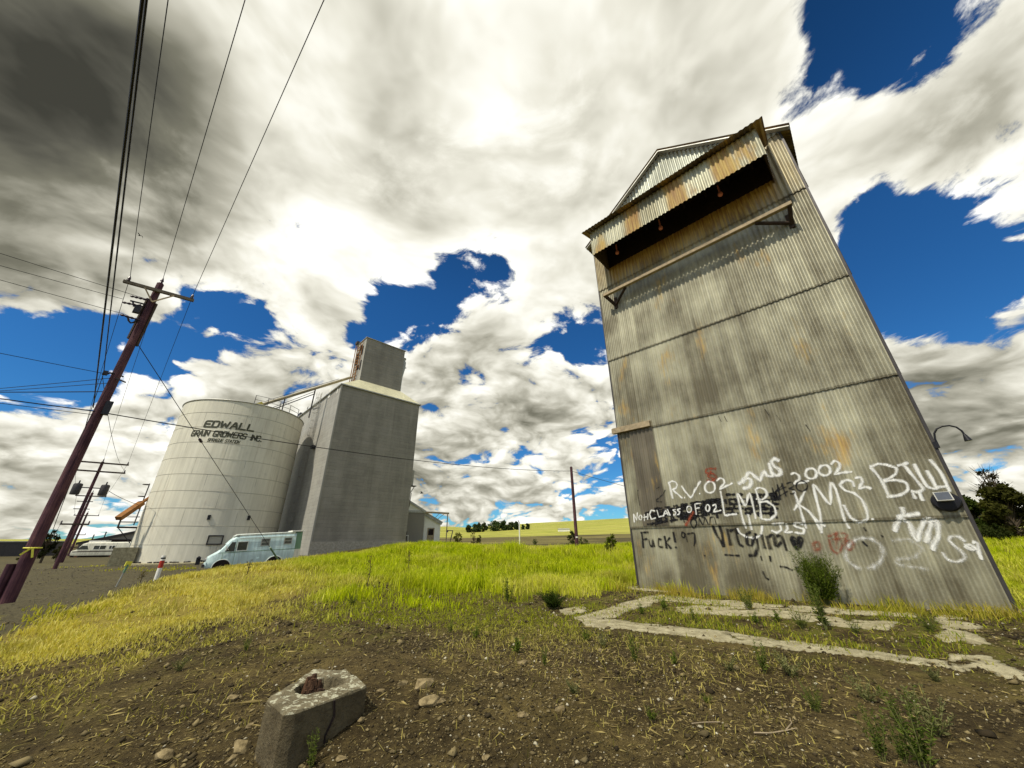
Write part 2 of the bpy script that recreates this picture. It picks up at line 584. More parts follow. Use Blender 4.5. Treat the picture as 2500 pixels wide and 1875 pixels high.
def silo_paint(t):
    uv = t.coord('UV')
    u, v, _ = t.sep(uv)
    H = 17.95 / 10
    vr = t.m('DIVIDE', v, H)
    row = t.m('FLOOR', vr)
    fr = t.m('SUBTRACT', vr, row)
    seam = t.m('MAXIMUM', t.m('LESS_THAN', fr, .020), t.m('GREATER_THAN', fr, .992))
    shift = t.m('MULTIPLY', t.m('FRACT', t.m('MULTIPLY', row, .618)), 4.2)
    fu = t.m('FRACT', t.m('DIVIDE', t.m('ADD', u, shift), 4.2))
    vs = t.m('LESS_THAN', fu, .012)
    gaps = t.noise(t.comb(t.m('MULTIPLY', u, .5), t.m('MULTIPLY', v, .5), 0), 1.0, 3)
    vs = t.m('MULTIPLY', vs, t.ss(gaps, .42, .55))
    streak = t.noise(t.comb(t.m('MULTIPLY', u, 3.0), t.m('MULTIPLY', v, .12), 0), 1.0, 6, .65)
    big = t.noise(t.comb(t.m('MULTIPLY', u, .3), t.m('MULTIPLY', v, .2), 5), 1.0, 4, .6)
    c = t.mix(t.ss(streak, .3, .7), (.62, .595, .475), (.76, .73, .60))
    c = t.mix(t.lin(big, .35, .7, 0, .35), c, (.40, .38, .33))
    # rust tears under the second ring
    rn = t.noise(t.comb(t.m('MULTIPLY', u, 2.6), 0, 3), 1.0, 5, .7)
    tear = t.m('MULTIPLY', t.ss(rn, .58, .70), t.m('MULTIPLY', t.ss(v, 15.2, 16.1), t.m('LESS_THAN', v, 16.16)))
    c = t.mix(t.m('MULTIPLY', tear, .6), c, (.12, .10, .07))
    rn2 = t.noise(t.comb(t.m('MULTIPLY', u, 1.7), t.m('MULTIPLY', v, .1), 8), 1.0, 5, .7)
    c = t.mix(t.m('MULTIPLY', t.ss(rn2, .56, .72), .40), c, (.28, .20, .12))
    rn3 = t.noise(t.comb(t.m('MULTIPLY', u, .8), t.m('MULTIPLY', v, .8), 2), 1.0, 6, .7)
    c = t.mix(t.m('MULTIPLY', t.ss(rn3, .56, .70), .25), c, (.36, .34, .29))
    c = t.mix(t.m('MULTIPLY', t.m('MAXIMUM', seam, vs), .48), c, (.10, .095, .08))
    t.bsdf(c, .62, 0, None, .3)


M['silo'] = material('cream_tank_paint', silo_paint)


def shingle(name, light, dark, pitch=.42):
    def f(t):
        uv = t.coord('UV')
        u, v, _ = t.sep(uv)
        vr = t.m('DIVIDE', v, pitch)
        row = t.m('FLOOR', vr)
        fr = t.m('SUBTRACT', vr, row)
        line = t.m('LESS_THAN', fr, .10)
        wn = t.n('ShaderNodeTexWhiteNoise', _noise_dimensions='2D')
        t.put(wn.inputs['Vector'], t.comb(t.m('FLOOR', t.m('DIVIDE', t.m('MULTIPLY_ADD', row, 1.1, u), 2.4)), row, 0))
        big = t.noise(t.comb(t.m('MULTIPLY', u, .5), t.m('MULTIPLY', v, .16), 1), 1.0, 5, .6)
        fine = t.noise(uv, 7, 5, .65)
        k = t.m('ADD', t.m('ADD', t.m('MULTIPLY', wn.outputs[0], .22), t.lin(big, .3, .7, -.1, .6)), t.lin(fine, .3, .7, -.12, .2))
        c = t.mix(t.m('MINIMUM', t.m('MAXIMUM', k, 0), 1), tuple(dark), tuple(light))
        gp = t.noise(t.comb(t.m('MULTIPLY', u, .8), row, 4), 1.0, 3)
        c = t.mix(t.m('MULTIPLY', t.m('MULTIPLY', line, t.ss(gp, .40, .6)), .42), c, (.07, .065, .06))
        run = t.noise(t.comb(t.m('MULTIPLY', u, 2.2), t.m('MULTIPLY', v, .07), 11), 1.0, 6, .68)
        c = t.mix(t.m('MULTIPLY', t.ss(run, .55, .72), .30), c, (.12, .10, .075))
        c = t.mix(t.m('MULTIPLY', t.ss(run, .45, .30), .22), c, (.42, .40, .34))
        t.bsdf(c, .68, .1, t.bump(t.m('ADD', fine, t.m('MULTIPLY', line, -1.5)), .35, .02), .3)
    return material(name, f)


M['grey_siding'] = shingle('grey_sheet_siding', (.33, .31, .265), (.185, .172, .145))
M['pale_sunlit_siding'] = shingle('pale_sunlit_sheet_siding', (.46, .45, .40), (.28, .27, .24))  # sun on the flanks put into the colour; ladder and vent share it
M['hip_roof'] = flat('pale_roof_sheet', (.60, .57, .38), .5, .2, var=.15, sc=3)


def concrete(name, a, b, lichen=0.):
    def f(t):
        c = t.coord()
        n = t.noise(c, 5, 8, .65)
        n2 = t.noise(c, 32, 5, .65)
        col = t.mix(t.ss(n, .3, .7), tuple(a), tuple(b))
        col = t.mix(t.m('MULTIPLY', t.ss(n2, .5, .66), .35), col, (.06, .052, .04))
        if lichen:
            n3 = t.noise(c, 17, 6, .7)
            up = t.sep(t.n('ShaderNodeNewGeometry').outputs['Normal'])[2]
            col = t.mix(t.m('MULTIPLY', t.ss(n3, .52, .58), t.ss(up, .4, .8)), col, (.44, .43, .31))
        t.bsdf(col, .9, 0, t.bump(t.m('ADD', n2, t.m('MULTIPLY', n, .6)), .8, .03), .2)
    return material(name, f)


M['slab'] = concrete('worn_concrete', (.23, .20, .115), (.44, .40, .255))
M['plinth'] = concrete('old_concrete', (.26, .245, .20), (.40, .38, .32))
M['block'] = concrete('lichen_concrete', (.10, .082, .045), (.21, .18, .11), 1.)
M['block_side'] = concrete('shaded_concrete', (.075, .058, .030), (.135, .11, .062))  # pier sides darkened in colour for the shade on them


def foliage(name, trans=.35, gain=1.0):
    def f(t):
        c = t.attr('col', 'Color')
        if gain != 1:
            c = t.vm('MULTIPLY', c, (gain,) * 3)
        d = t.n('ShaderNodeBsdfDiffuse')
        t.put(d.inputs[0], c)
        tr = t.n('ShaderNodeBsdfTranslucent')
        t.put(tr.inputs[0], t.vm('MULTIPLY', c, (1.1, 1.15, .6)))
        mx = t.n('ShaderNodeMixShader')
        mx.inputs[0].default_value = trans
        t.t.links.new(d.outputs[0], mx.inputs[1])
        t.t.links.new(tr.outputs[0], mx.inputs[2])
        o = t.n('ShaderNodeOutputMaterial')
        t.t.links.new(mx.outputs[0], o.inputs[0])
    return material(name, f)


M['grass'] = foliage('grass_blades', .4)
M['leaf'] = foliage('leaves', .25)
M['chips'] = material('stones_and_straw', lambda t: t.bsdf(t.attr('col', 'Color'), .9, 0, None, .15))


def rock_mat(t):
    c = t.coord()
    n = t.noise(c, 14, 6, .65)
    col = t.mix(t.ss(n, .3, .7), (.10, .075, .035), (.30, .235, .12))
    t.bsdf(col, .9, 0, t.bump(n, .6, .02), .2)


M['rock'] = material('tan_rock', rock_mat)


def bark(t):
    n = t.noise(t.scale(t.coord(), (6, 6, 1)), 2, 5, .6)
    t.bsdf(t.mix(n, (.035, .025, .015), (.11, .085, .055)), .9, 0, t.bump(n, .5, .03))


M['bark'] = material('tree_bark', bark)


def paint_mat(name, col, rough=.6):
    """sprayed or brushed paint that thins out at the edge of its stroke"""
    def f(t):
        a = t.attr('alpha')
        n = t.noise(t.coord(), 34, 6, .75)
        a2 = t.ss(t.m('ADD', a, t.m('MULTIPLY', t.m('SUBTRACT', n, .5), .95)), .16, .78)
        p, o = t.bsdf(t.mix(n, tuple(c * .82 for c in col), tuple(col)), rough, 0, None, .3)
        t.put(p.inputs['Alpha'], t.m('MULTIPLY', a2, t.m('MINIMUM', t.m('MULTIPLY_ADD', a, .62, .46), 1.0)))
    return material(name, f)


M['spray_white'] = paint_mat('white_spray_paint', (.86, .86, .82))
M['spray_black'] = paint_mat('black_brush_paint', (.012, .011, .012))
M['spray_red'] = paint_mat('faded_red_spray_paint', (.33, .075, .035))
M['letter_paint'] = flat('dark_green_sign_paint', (.060, .062, .040), .7, var=.15)


# ------------------------------------------------------------------ ground
CTRL = [(0, .4, 0), (180, 3, 0), (120, 5, 0), (-120, 5, -.1), (180, 14, .1), (90, 12, .2), (-90, 12, -.1),
        (-62, 4, -.35), (-45, 4.6, -.38), (-35, 4.1, -.3), (-28, 4.0, -.24), (-18, 4.7, .14), (-21, 5.6, .16), (-8, 4, .06), (0, 4, .06), (20, 4, 0), (45, 4, 0), (62, 4, 0),
        (-62, 9, -.3), (-50, 8, -.3), (-40, 7.5, -.1), (-30, 7.5, .12), (-15, 8, .16), (0, 8, .12), (20, 8, .1), (45, 8, .12), (62, 8, .15),
        (-52, 12, -.2), (-47, 14.5, .1), (-42, 17, .4), (-38, 20, .62), (-33, 22, .75), (-27, 24, .82), (-20, 27, .85), (-15, 31, 1.25), (-10, 32, 1.28), (-4, 31, 1.1), (3, 31, .98), (9.2, 36, .93), (15, 36, 1.1), (0, 20, .62), (-15, 20, .62), (8, 20, .5), (-30, 14, .35), (-10, 13, .3), (5, 13, .22),
        (17, 13.77, .2), (33, 12.0, .2), (50, 12.45, .25), (56, 14, .25), (30, 25, .5), (50, 25, .5), (50, 44, 1.4), (56, 44, 1.35), (15, 22, .6), (60, 20, .35),
        (-50.9, 20, .05), (-47, 22, -.1), (-44, 28, -.12), (-40, 34, -.14), (-36, 34, -.02), (-29, 36, .2), (-49, 54, -.25), (-44, 50, -.12), (-38, 52, -.1), (-46, 110, -.35), (-62, 30, -.2), (-75, 20, -.1), (-56, 60, -.3),
        (-27, 50, .45), (-15.5, 54, 1.45), (-20, 58, 1.3), (-12, 60, 1.5), (-9, 62, 1.5), (-31, 62, .3), (-36, 66, -.1), (-9, 48, 1.4),
        (0, 55, .5), (8, 60, .3), (20, 70, .5), (40, 60, .8), (65, 50, .5), (0, 110, .6), (-15, 120, 1.0), (-30, 130, .2), (-62, 120, -.4), (20, 130, 1.2), (45, 120, 1.2), (70, 110, 1)]
_cp = np.array([pol(a, d)[:2] for a, d, z in CTRL])
_cz = np.array([z for *_, z in CTRL], float)


def _tps(r2):
    return np.where(r2 > 0, .5 * r2 * np.log(np.maximum(r2, 1e-12)), 0)


_n = len(CTRL)
_A = np.zeros((_n + 3, _n + 3))
_A[:_n, :_n] = _tps(((_cp[:, None] - _cp[None]) ** 2).sum(-1)) + np.eye(_n) * 1.5
_A[:_n, _n] = 1
_A[:_n, _n + 1:] = _cp
_A[_n:, :_n] = _A[:_n, _n:].T
_W = np.linalg.solve(_A, np.concatenate([_cz, [0, 0, 0]]))
_pz = {}


def vnoise(x, y, seed=0):            # smooth value noise, 0..1
    x, y = np.asarray(x, float), np.asarray(y, float)
    xi, yi = np.floor(x), np.floor(y)
    fx, fy = x - xi, y - yi
    fx, fy = fx * fx * (3 - 2 * fx), fy * fy * (3 - 2 * fy)

    def h(a, b):
        s = np.sin(a * 127.1 + b * 311.7 + seed * 74.7) * 43758.5453
        return s - np.floor(s)
    return (h(xi, yi) * (1 - fx) + h(xi + 1, yi) * fx) * (1 - fy) + (h(xi, yi + 1) * (1 - fx) + h(xi + 1, yi + 1) * fx) * fy


def fbm(x, y, s=1.0, o=4, seed=0):
    a, t, k = 0, 0, 1.0
    for i in range(o):
        a = a + k * vnoise(np.asarray(x) * s, np.asarray(y) * s, seed + i)
        t += k
        s *= 2.1
        k *= .5
    return a / t


_TA = np.array([-180, -75, -62, -50.6, -48, -30, -15, -9.5, -7, 3, 17, 25, 40, 50, 52, 65, 180], float)
_TT = np.array([.01, .012, .012, .0115, .012, .020, .037, .0375, .035, .0445, .0525, .0495, .034, .0262, .0265, .03, .01])


def terrain(x, y):
    x, y = np.asarray(x, float), np.asarray(y, float)
    D = np.hypot(x, y)
    az = np.degrees(np.arctan2(x, y))
    q = np.minimum(D, 125) / np.maximum(D, 1e-9)
    px, py = x * q, y * q
    near = np.zeros_like(D)
    flat_ = np.stack([px.ravel(), py.ravel()], 1)
    out = np.empty(len(flat_))
    for i in range(0, len(flat_), 40000):
        c = flat_[i:i + 40000]
        out[i:i + 40000] = _tps(((c[:, None] - _cp[None]) ** 2).sum(-1)) @ _W[:_n] + _W[_n] + c @ _W[_n + 1:]
    near = out.reshape(D.shape)
    bumpy = (fbm(x, y, .9, 3, 3) - .5) * .10 * np.clip(1 - D / 60, .15, 1) + (fbm(x, y, 5., 2, 9) - .5) * .035 * np.clip(1 - D / 14, 0, 1)
    t = np.interp(az, _TA, _TT)
    s = np.interp(D, [110, 180, 300, 420, 600, 1000, 1600, 4000], [0, .22, .50, .62, .80, 1.0, .93, .5])
    far = EYE + D * t * s + (fbm(x, y, .012, 3, 5) - .5) * np.clip((D - 150) / 200, 0, 1) * 3.0
    k = np.clip((D - 95) / 60, 0, 1)
    k = k * k * (3 - 2 * k)
    return near * (1 - k) + far * k + bumpy


def tz(x, y):
    return float(terrain(np.array([x]), np.array([y]))[0])


def on_ground(x, y):
    """where the line of sight through (x, y) meets the ground"""
    a, t = azt(x, y)
    prev = 2.0
    for d in np.concatenate([np.arange(2, 80, .05), np.arange(80, 1500, 1.)]):
        p = pol(a, d)
        if EYE + t * d <= tz(p[0], p[1]):
            break
        prev = d
    p = pol(a, d)
    return np.array([p[0], p[1], tz(p[0], p[1])])


def smooth(x, a, b):
    t = np.clip((x - a) / (b - a), 0, 1)
    return t * t * (3 - 2 * t)


_GA = np.array([-70, -52, -47, -42, -35, -25, -10, 0, 10, 17, 50, 52, 60, 75], float)
_GN = np.array([30, 11.8, 10.3, 10.0, 10.6, 11.6, 12.2, 12.2, 13.0, 13.6, 13.6, 13.2, 12, 12])      # near edge of the grass
_GF = np.array([30, 13.0, 14.6, 18.5, 24, 34, 70, 80, 80, 70, 60, 50, 45, 40])                      # far edge of the grass


def grassiness(x, y):
    D = np.hypot(x, y)
    az = np.degrees(np.arctan2(x, y))
    j = (fbm(x, y, .5, 4, 21) - .5)
    gn = np.interp(az, _GA, _GN) + j * np.interp(az, [4, 12, 51, 54], [9, 1.2, 1.2, 5])
    gf = np.interp(az, _GA, _GF) + j * 3
    return (.16 * smooth(D, gn - 4.5, gn - .5) * (az < 6) + .84 * smooth(D, gn - 1.8, gn + 2.4)) * (1 - smooth(D, gf - 1.0, gf + 1.0)) * (np.abs(az) < 75)


def greenness(x, y):
    az = np.degrees(np.arctan2(x, y))
    D = np.hypot(x, y)
    return np.clip(smooth(az, -33, -16) + (fbm(x, y, .22, 3, 33) - .5) * 1.5 - .35 * smooth(D, 24, 34) * (az < 5), 0, 1)


na, nr = 540, 250
azs = np.concatenate([np.linspace(-72, 72, 430), np.linspace(72, 288, na - 430 + 2)[1:-1]])
rad = np.concatenate([[0.15], np.geomspace(.8, 60, 150), np.geomspace(60, 4200, nr - 150)[1:]])
AA, RR = np.meshgrid(np.radians(azs), rad)
GX, GY = RR * np.sin(AA), RR * np.cos(AA)
GZ = terrain(GX, GY)
nr_, na_ = GX.shape
idx = np.arange(nr_ * na_).reshape(nr_, na_)
nxt = np.roll(idx, -1, 1)
gf_ = np.stack([idx[:-1], idx[1:], nxt[1:], nxt[:-1]], -1).reshape(-1, 4)
gf_ = np.concatenate([gf_])
DD = np.hypot(GX, GY)
AZ = np.degrees(np.arctan2(GX, GY))
gr = grassiness(GX, GY)
gn_ = greenness(GX, GY)
park = smooth(DD, np.interp(AZ, [-75, -52, -47, -42, -35, -29, -26, 0], [9, 9.5, 13, 17.5, 23, 35, 60, 900]), np.interp(AZ, [-75, -52, -47, -42, -35, -29, -26, 0], [11, 11.5, 15, 19.5, 26, 38, 70, 950])) * (AZ > -100) * (1 - smooth(DD, 110, 150))
gcol = np.stack([gr, gn_ * smooth(DD, 6, 9), park], -1).reshape(-1, 3)


def ground_mat(t):
    c = t.coord()
    a = t.sep(t.attr('col', 'Vector'))
    g, green, pk = a[0], a[1], a[2]
    n = t.noise(c, 1.1, 6, .62)
    f = t.noise(c, 14, 6, .7)
    f2 = t.noise(c, 55, 4, .7)
    soil = t.ramp(t.m('MULTIPLY_ADD', f, .6, t.m('MULTIPLY', n, .4)), [(.32, (.018, .013, .006)), (.48, (.052, .038, .016)), (.60, (.105, .078, .030)), (.74, (.22, .17, .062))])
    strawy = t.m('MULTIPLY', t.ss(n, .46, .62), t.ss(f2, .42, .62))
    soil = t.mix(t.m('MULTIPLY', strawy, .4), soil, (.20, .15, .055))
    dust = t.noise(c, .33, 5, .6)
    soil = t.mix(t.m('MULTIPLY', t.ss(dust, .46, .66), .55), soil, t.vm('ADD', t.vm('MULTIPLY', soil, (1.5, 1.5, 1.3)), (.03, .024, .006)))
    soil = t.mix(t.m('MULTIPLY', green, t.m('MULTIPLY', t.ss(t.noise(c, 2.2, 5, .65), .42, .62), .65)), soil, (.115, .125, .014))
    grav = t.mix(t.ss(f, .3, .7), (.058, .050, .028), (.118, .102, .058))
    grav = t.mix(t.m('MULTIPLY', t.ss(n, .52, .66), .5), grav, (.13, .115, .05))
    turf = t.mix(green, (.30, .24, .05), (.20, .22, .010))
    turf = t.mix(t.ss(f, .35, .7), turf, t.vm('MULTIPLY', turf, (.45, .45, .4)))
    col = t.mix(pk, soil, grav)
    col = t.mix(t.m('MULTIPLY', g, t.ss(t.m('ADD', g, t.m('SUBTRACT', f, .5)), .3, .7)), col, turf)
    # farmland beyond
    dist = t.vm('LENGTH', c)
    x, y, z = t.sep(c)
    fn = t.noise(t.comb(t.m('MULTIPLY', x, .006), t.m('MULTIPLY', y, .016), 0), 1.0, 5, .6)
    fn2 = t.noise(t.comb(t.m('MULTIPLY', x, .02), t.m('MULTIPLY', y, .05), 3), 1.0, 6, .65)
    field = t.ramp(fn, [(.36, (.24, .26, .035)), (.47, (.42, .40, .085)), (.56, (.32, .34, .05)), (.66, (.46, .42, .12))])
    lines = t.n('ShaderNodeTexWave', _wave_type='BANDS', _bands_direction='Y')
    t.put(lines.inputs['Vector'], c)
    lines.inputs['Scale'].default_value = .016
    lines.inputs['Distortion'].default_value = 5
    lines.inputs['Detail'].default_value = 4
    lines.inputs['Detail Scale'].default_value = .9
    field = t.mix(t.m('MULTIPLY', t.ss(lines.outputs['Fac'], .74, .95), .8), field, (.085, .08, .022))
    field = t.mix(t.m('MULTIPLY', t.ss(fn2, .55, .68), .6), field, (.13, .11, .04))
    d2 = t.m('ADD', dist, t.m('MULTIPLY', t.m('SUBTRACT', fn2, .5), 40))
    scrub = t.m('MULTIPLY', t.ss(d2, 60, 85), t.m('SUBTRACT', 1, t.ss(d2, 200, 235)))
    wide = t.mix(t.ss(fn2, .40, .6), (.070, .058, .025), (.17, .145, .05))
    field = t.mix(scrub, field, wide)
    col = t.mix(t.m('MULTIPLY', t.ss(d2, 62, 90), t.m('SUBTRACT', 1, t.m('MULTIPLY', pk, .8))), col, field)
    h = t.m('ADD', t.m('MULTIPLY', f, 1.0), t.m('MULTIPLY', f2, .35))
    t.bsdf(col, .95, 0, t.bump(h, .9, .06), .1)


M['ground'] = material('dirt_gravel_and_fields', ground_mat)
gv = np.stack([GX, GY, GZ], -1).reshape(-1, 3)
ground = np_mesh('ground', gv, gf_, M['ground'], gcol, smooth=True)
tag(ground, kind='structure')


# concrete remains of a foundation, flush with the soil
def inside(px, py, poly):
    r = np.zeros(px.shape, bool)
    n = len(poly)
    for i in range(n):
        x0, y0 = poly[i]
        x1, y1 = poly[(i + 1) % n]
        c = ((y0 > py) != (y1 > py))
        with np.errstate(divide='ignore', invalid='ignore'):
            r ^= c & (px < (x1 - x0) * (py - y0) / (y1 - y0) + x0)
    return r


def slab(label, px, holes=.0, rise=.018):
    holes += .045
    pts = [on_ground(1250 + x * .5651, 1350 + y * .5651)[:2] for x, y in px]
    P = np.array(pts)
    lo, hi = P.min(0) - .1, P.max(0) + .1
    cs = .045
    nx, ny = int((hi[0] - lo[0]) / cs) + 1, int((hi[1] - lo[1]) / cs) + 1
    ii, jj = np.meshgrid(np.arange(nx), np.arange(ny), indexing='ij')
    cx, cy = lo[0] + (ii + .5) * cs, lo[1] + (jj + .5) * cs
    wx = (fbm(cx, cy, 2.2, 4, 51) - .5) * .30
    wy = (fbm(cx, cy, 2.2, 4, 61) - .5) * .30
    keep = inside(cx + wx, cy + wy, [tuple(p) for p in P])
    if holes:
        keep &= fbm(cx, cy, 3.0, 4, 71) > holes
    vid = -np.ones((nx + 1, ny + 1), int)
    need = np.zeros((nx + 1, ny + 1), bool)
    for a in (0, 1):
        for b in (0, 1):
            need[a:nx + a, b:ny + b] |= keep
    vi, vj = np.nonzero(need)
    vid[vi, vj] = np.arange(len(vi))
    jit = rng.uniform(-.014, .014, (len(vi), 2))
    vx, vy = lo[0] + vi * cs + jit[:, 0], lo[1] + vj * cs + jit[:, 1]
    vz = terrain(vx, vy) + rise + (fbm(vx, vy, 3, 3, 81) - .5) * .03
    ki, kj = np.nonzero(keep)
    top = np.stack([vid[ki, kj], vid[ki + 1, kj], vid[ki + 1, kj + 1], vid[ki, kj + 1]], 1)
    V = np.stack([vx, vy, vz], 1)
    n0 = len(V)
    sk = []
    pad = np.pad(keep, 1)
    for di, dj, e in ((-1, 0, ((0, 1), (0, 0))), (1, 0, ((1, 0), (1, 1))), (0, -1, ((0, 0), (1, 0))), (0, 1, ((1, 1), (0, 1)))):
        b = keep & ~pad[1 + di:1 + di + nx, 1 + dj:1 + dj + ny]
        bi, bj = np.nonzero(b)
        a0, a1 = vid[bi + e[0][0], bj + e[0][1]], vid[bi + e[1][0], bj + e[1][1]]
        sk.append(np.stack([a1, a0, a0 + n0, a1 + n0], 1))
    V = np.concatenate([V, V - [0, 0, .10]])
    o = np_mesh('concrete_slab', V, np.concatenate([top] + sk), M['slab'])
    return tag(o, label, 'concrete slab', 'broken concrete slabs in front of the tall metal tower')


slab('long thin concrete strip running just in front of the foot of the metal tower', [(580, 196), (640, 183), (1000, 213), (1400, 243), (1760, 263), (1755, 281), (1400, 264), (1000, 236), (650, 208)], .30)
slab('slanting concrete strip at the near end of the old foundation, closing it off on the grass side', [(600, 188), (262, 283), (330, 303), (670, 205)], .22)
slab('longest pale concrete strip along the near edge of the old foundation, facing the bare dirt', [(262, 280), (440, 291), (800, 333), (1150, 383), (1500, 425), (1870, 468), (1890, 502), (1500, 450), (1150, 414), (800, 374), (330, 318)], .27)
slab('long pale concrete slab lying inside the foundation outline among green weeds', [(730, 238), (800, 228), (960, 238), (1300, 263), (1400, 283), (1660, 303), (1640, 338), (1440, 324), (1300, 302), (1150, 277), (990, 274), (730, 262)], .30)
slab('ragged concrete patch at the far corner of the foundation by the lamp end of the tower', [(1850, 273), (1965, 278), (2005, 340), (2075, 405), (1880, 425), (1850, 370), (1905, 345), (1850, 320)], .34)
slab('ragged concrete patch where the near foundation strip ends, beside the dark gravel', [(1890, 442), (2060, 452), (2190, 518), (2200, 548), (2100, 538), (1920, 512)], .28)
slab('thin concrete sill hugging the lamp end of the metal tower', [(1910, 232), (2090, 236), (2230, 250), (2200, 266), (2080, 264), (1920, 248)], .2)
slab('short concrete doorstep at the grass end of the tower foot, below the sliding door', [(488, 150), (560, 146), (720, 158), (700, 172), (590, 168)], .2)
slab('small concrete scrap beside the round dark bush', [(212, 240), (300, 236), (330, 252), (240, 270)], .3)


# ------------------------------------------------------------------ corrugated tower
LW, RW = pol(17.0, 13.77), pol(50.0, 12.45)
WID = float(np.linalg.norm(RW - LW))
U = (RW - LW) / WID
Nn = np.array([U[1], -U[0], 0])      # towards the yard
ZUP = np.array([0, 0, 1.])
Z0, EAVE, PEAK, DEEP = .02, 14.75, 17.5, 9.0
LAM, AMP = .152, .021


def wp(u, z, off=0.0):
    return LW + U * u + Nn * off + ZUP * z


def wall_uv(x, y, off=0.0):
    d = ray(x, y)
    t = ((LW - CAM) @ Nn + off) / (d @ Nn)
    p = CAM + d * t
    return float((p - LW) @ U), float(p[2])


def corr(u):
    return AMP * math.cos(2 * math.pi * u / LAM)


def corr_sheet(mb, org, du, dn, u0, u1, zlo, zhi, off=0.0, uvo=0.0, lean=.0, seg=8):
    """upright corrugated sheet; zlo / zhi are functions of u or numbers"""
    n = int((u1 - u0) / LAM * seg) + 1
    us = np.linspace(u0, u1, n + 1)
    vs, uv = [], []
    for q in us:
        a = zlo(q) if callable(zlo) else zlo
        b = zhi(q) if callable(zhi) else zhi
        c = corr(q) + off
        vs.append(org + du * q + dn * (c + lean) + ZUP * a)
        vs.append(org + du * q + dn * c + ZUP * b)
        uv += [(q + uvo, a), (q + uvo, b)]
    mb.add(vs, [(2 * i, 2 * i + 2, 2 * i + 3, 2 * i + 1) for i in range(n)], uv)


tower = thing('grain_tower', 'tall narrow corrugated metal grain tower covered with graffiti at its foot', 'grain elevator', LW)
fw_ = MB()
courses = [(Z0, 2.03), (1.98, 5.33), (5.28, 8.43), (8.38, 11.98), (11.93, EAVE)]
for i, (a, b) in enumerate(courses):
    corr_sheet(fw_, LW, U, Nn, 0, WID, a, b, .006 * i, lean=.028 if i else 0)
front = fw_.build('front_wall', M['wall_metal'], tower)
g = MB()
slope = (PEAK - EAVE) / (WID / 2)
corr_sheet(g, LW, U, Nn, 0.02, WID - .02, EAVE - .05, lambda q: EAVE + slope * min(q, WID - q) + .0, .036, lean=.02)
g.build('gable', M['gable_metal'], tower)
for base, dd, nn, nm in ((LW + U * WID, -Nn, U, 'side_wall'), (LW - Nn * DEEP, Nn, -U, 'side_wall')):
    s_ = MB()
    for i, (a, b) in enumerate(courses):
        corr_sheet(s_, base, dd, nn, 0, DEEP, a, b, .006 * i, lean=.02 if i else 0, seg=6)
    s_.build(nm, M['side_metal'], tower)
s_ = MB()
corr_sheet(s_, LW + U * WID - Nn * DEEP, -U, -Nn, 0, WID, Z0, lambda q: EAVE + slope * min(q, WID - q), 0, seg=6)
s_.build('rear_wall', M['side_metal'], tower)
for q, e in ((0, -1), (WID, 1)):
    cn = MB()
    cn.obox(wp(q + e * .012, (Z0 + EAVE) / 2, .0), U, Nn, ZUP, .028, .05, (EAVE - Z0) / 2)
    cn.build('corner_trim', M['dark_metal'], tower)
rf = MB()
OV = .28
for s, e in ((0, -1), (WID, 1)):
    a0, a1 = wp(s + e * .30, EAVE - slope * .30 + .05, OV), wp(WID / 2, PEAK + .06, OV)
    n = 60
    vs, fs = [], []
    uvs = []
    L = DEEP + 2 * OV
    nm = int(L / LAM * 6)
    for i in range(nm + 1):
        d = L * i / nm
        k = .016 * math.cos(2 * math.pi * d / LAM)
        for p, q in ((a0, 0), (a1, 4)):
            vs.append(p - Nn * d + ZUP * (k + .02))
            uvs.append((d, q))
    fs = [(2 * i, 2 * i + 1, 2 * i + 3, 2 * i + 2) for i in range(nm)]
    rf.add(vs, fs, uvs)
rf.build('roof', M['roof_metal'], tower)
for s, e in ((0, -1), (WID, 1)):
    bg_ = MB()
    bg_.beam(wp(s + e * .26, EAVE - slope * .26 - .06, .20), wp(WID / 2, PEAK - .05, .20), .035, .16, up=tuple(Nn))
    bg_.build('barge_board', M['grey_metal'], tower)

# hood over the loading side
hood = MB()
H0, H1, HZ, HT, HD = .62, 6.92, 12.72, 13.82, 1.44
corr_sheet(hood, LW, U, Nn, H0, H1, HZ, HT + .15, HD)
hood_o = hood.build('hood_front', M['fascia_metal'], tower)
for q, sgn in ((H0, -1), (H1, 1)):
    hs_ = MB()
    vs, uv = [], []
    n = 40
    for i in range(n + 1):
        d = HD * i / n
        c = .012 * math.cos(2 * math.pi * d / .11)
        vs += [wp(q + sgn * c, HZ + .02 + 0 * d, d), wp(q + sgn * c, HT + .1 + .45 * (1 - d / HD), d)]
        uv += [(d, HZ), (d, HT)]
    hs_.add(vs, [(2 * i, 2 * i + 2, 2 * i + 3, 2 * i + 1) for i in range(n)], uv)
    hs_.build('hood_side', M['roof_metal'], tower)
hr = MB()
n = int((H1 - H0 + .5) / LAM * 6)
vs, uv = [], []
for i in range(n + 1):
    q = H0 - .25 + (H1 - H0 + .5) * i / n
    c = .016 * math.cos(2 * math.pi * q / LAM)
    vs += [wp(q, HT + .12 + c, HD + .30), wp(q, HT + .62 + c, .05)]
    uv += [(q, 0), (q, 1.7)]
hr.add(vs, [(2 * i, 2 * i + 2, 2 * i + 3, 2 * i + 1) for i in range(n)], uv)
hr.build('hood_roof', M['roof_metal'], tower)
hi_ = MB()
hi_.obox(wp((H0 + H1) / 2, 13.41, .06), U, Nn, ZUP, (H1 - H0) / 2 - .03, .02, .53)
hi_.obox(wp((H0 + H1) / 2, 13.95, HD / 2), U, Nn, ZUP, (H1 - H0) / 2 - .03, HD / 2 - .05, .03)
hi_.obox(wp((H0 + H1) / 2, 13.4, HD - .06), U, Nn, ZUP, (H1 - H0) / 2 - .03, .025, .55)
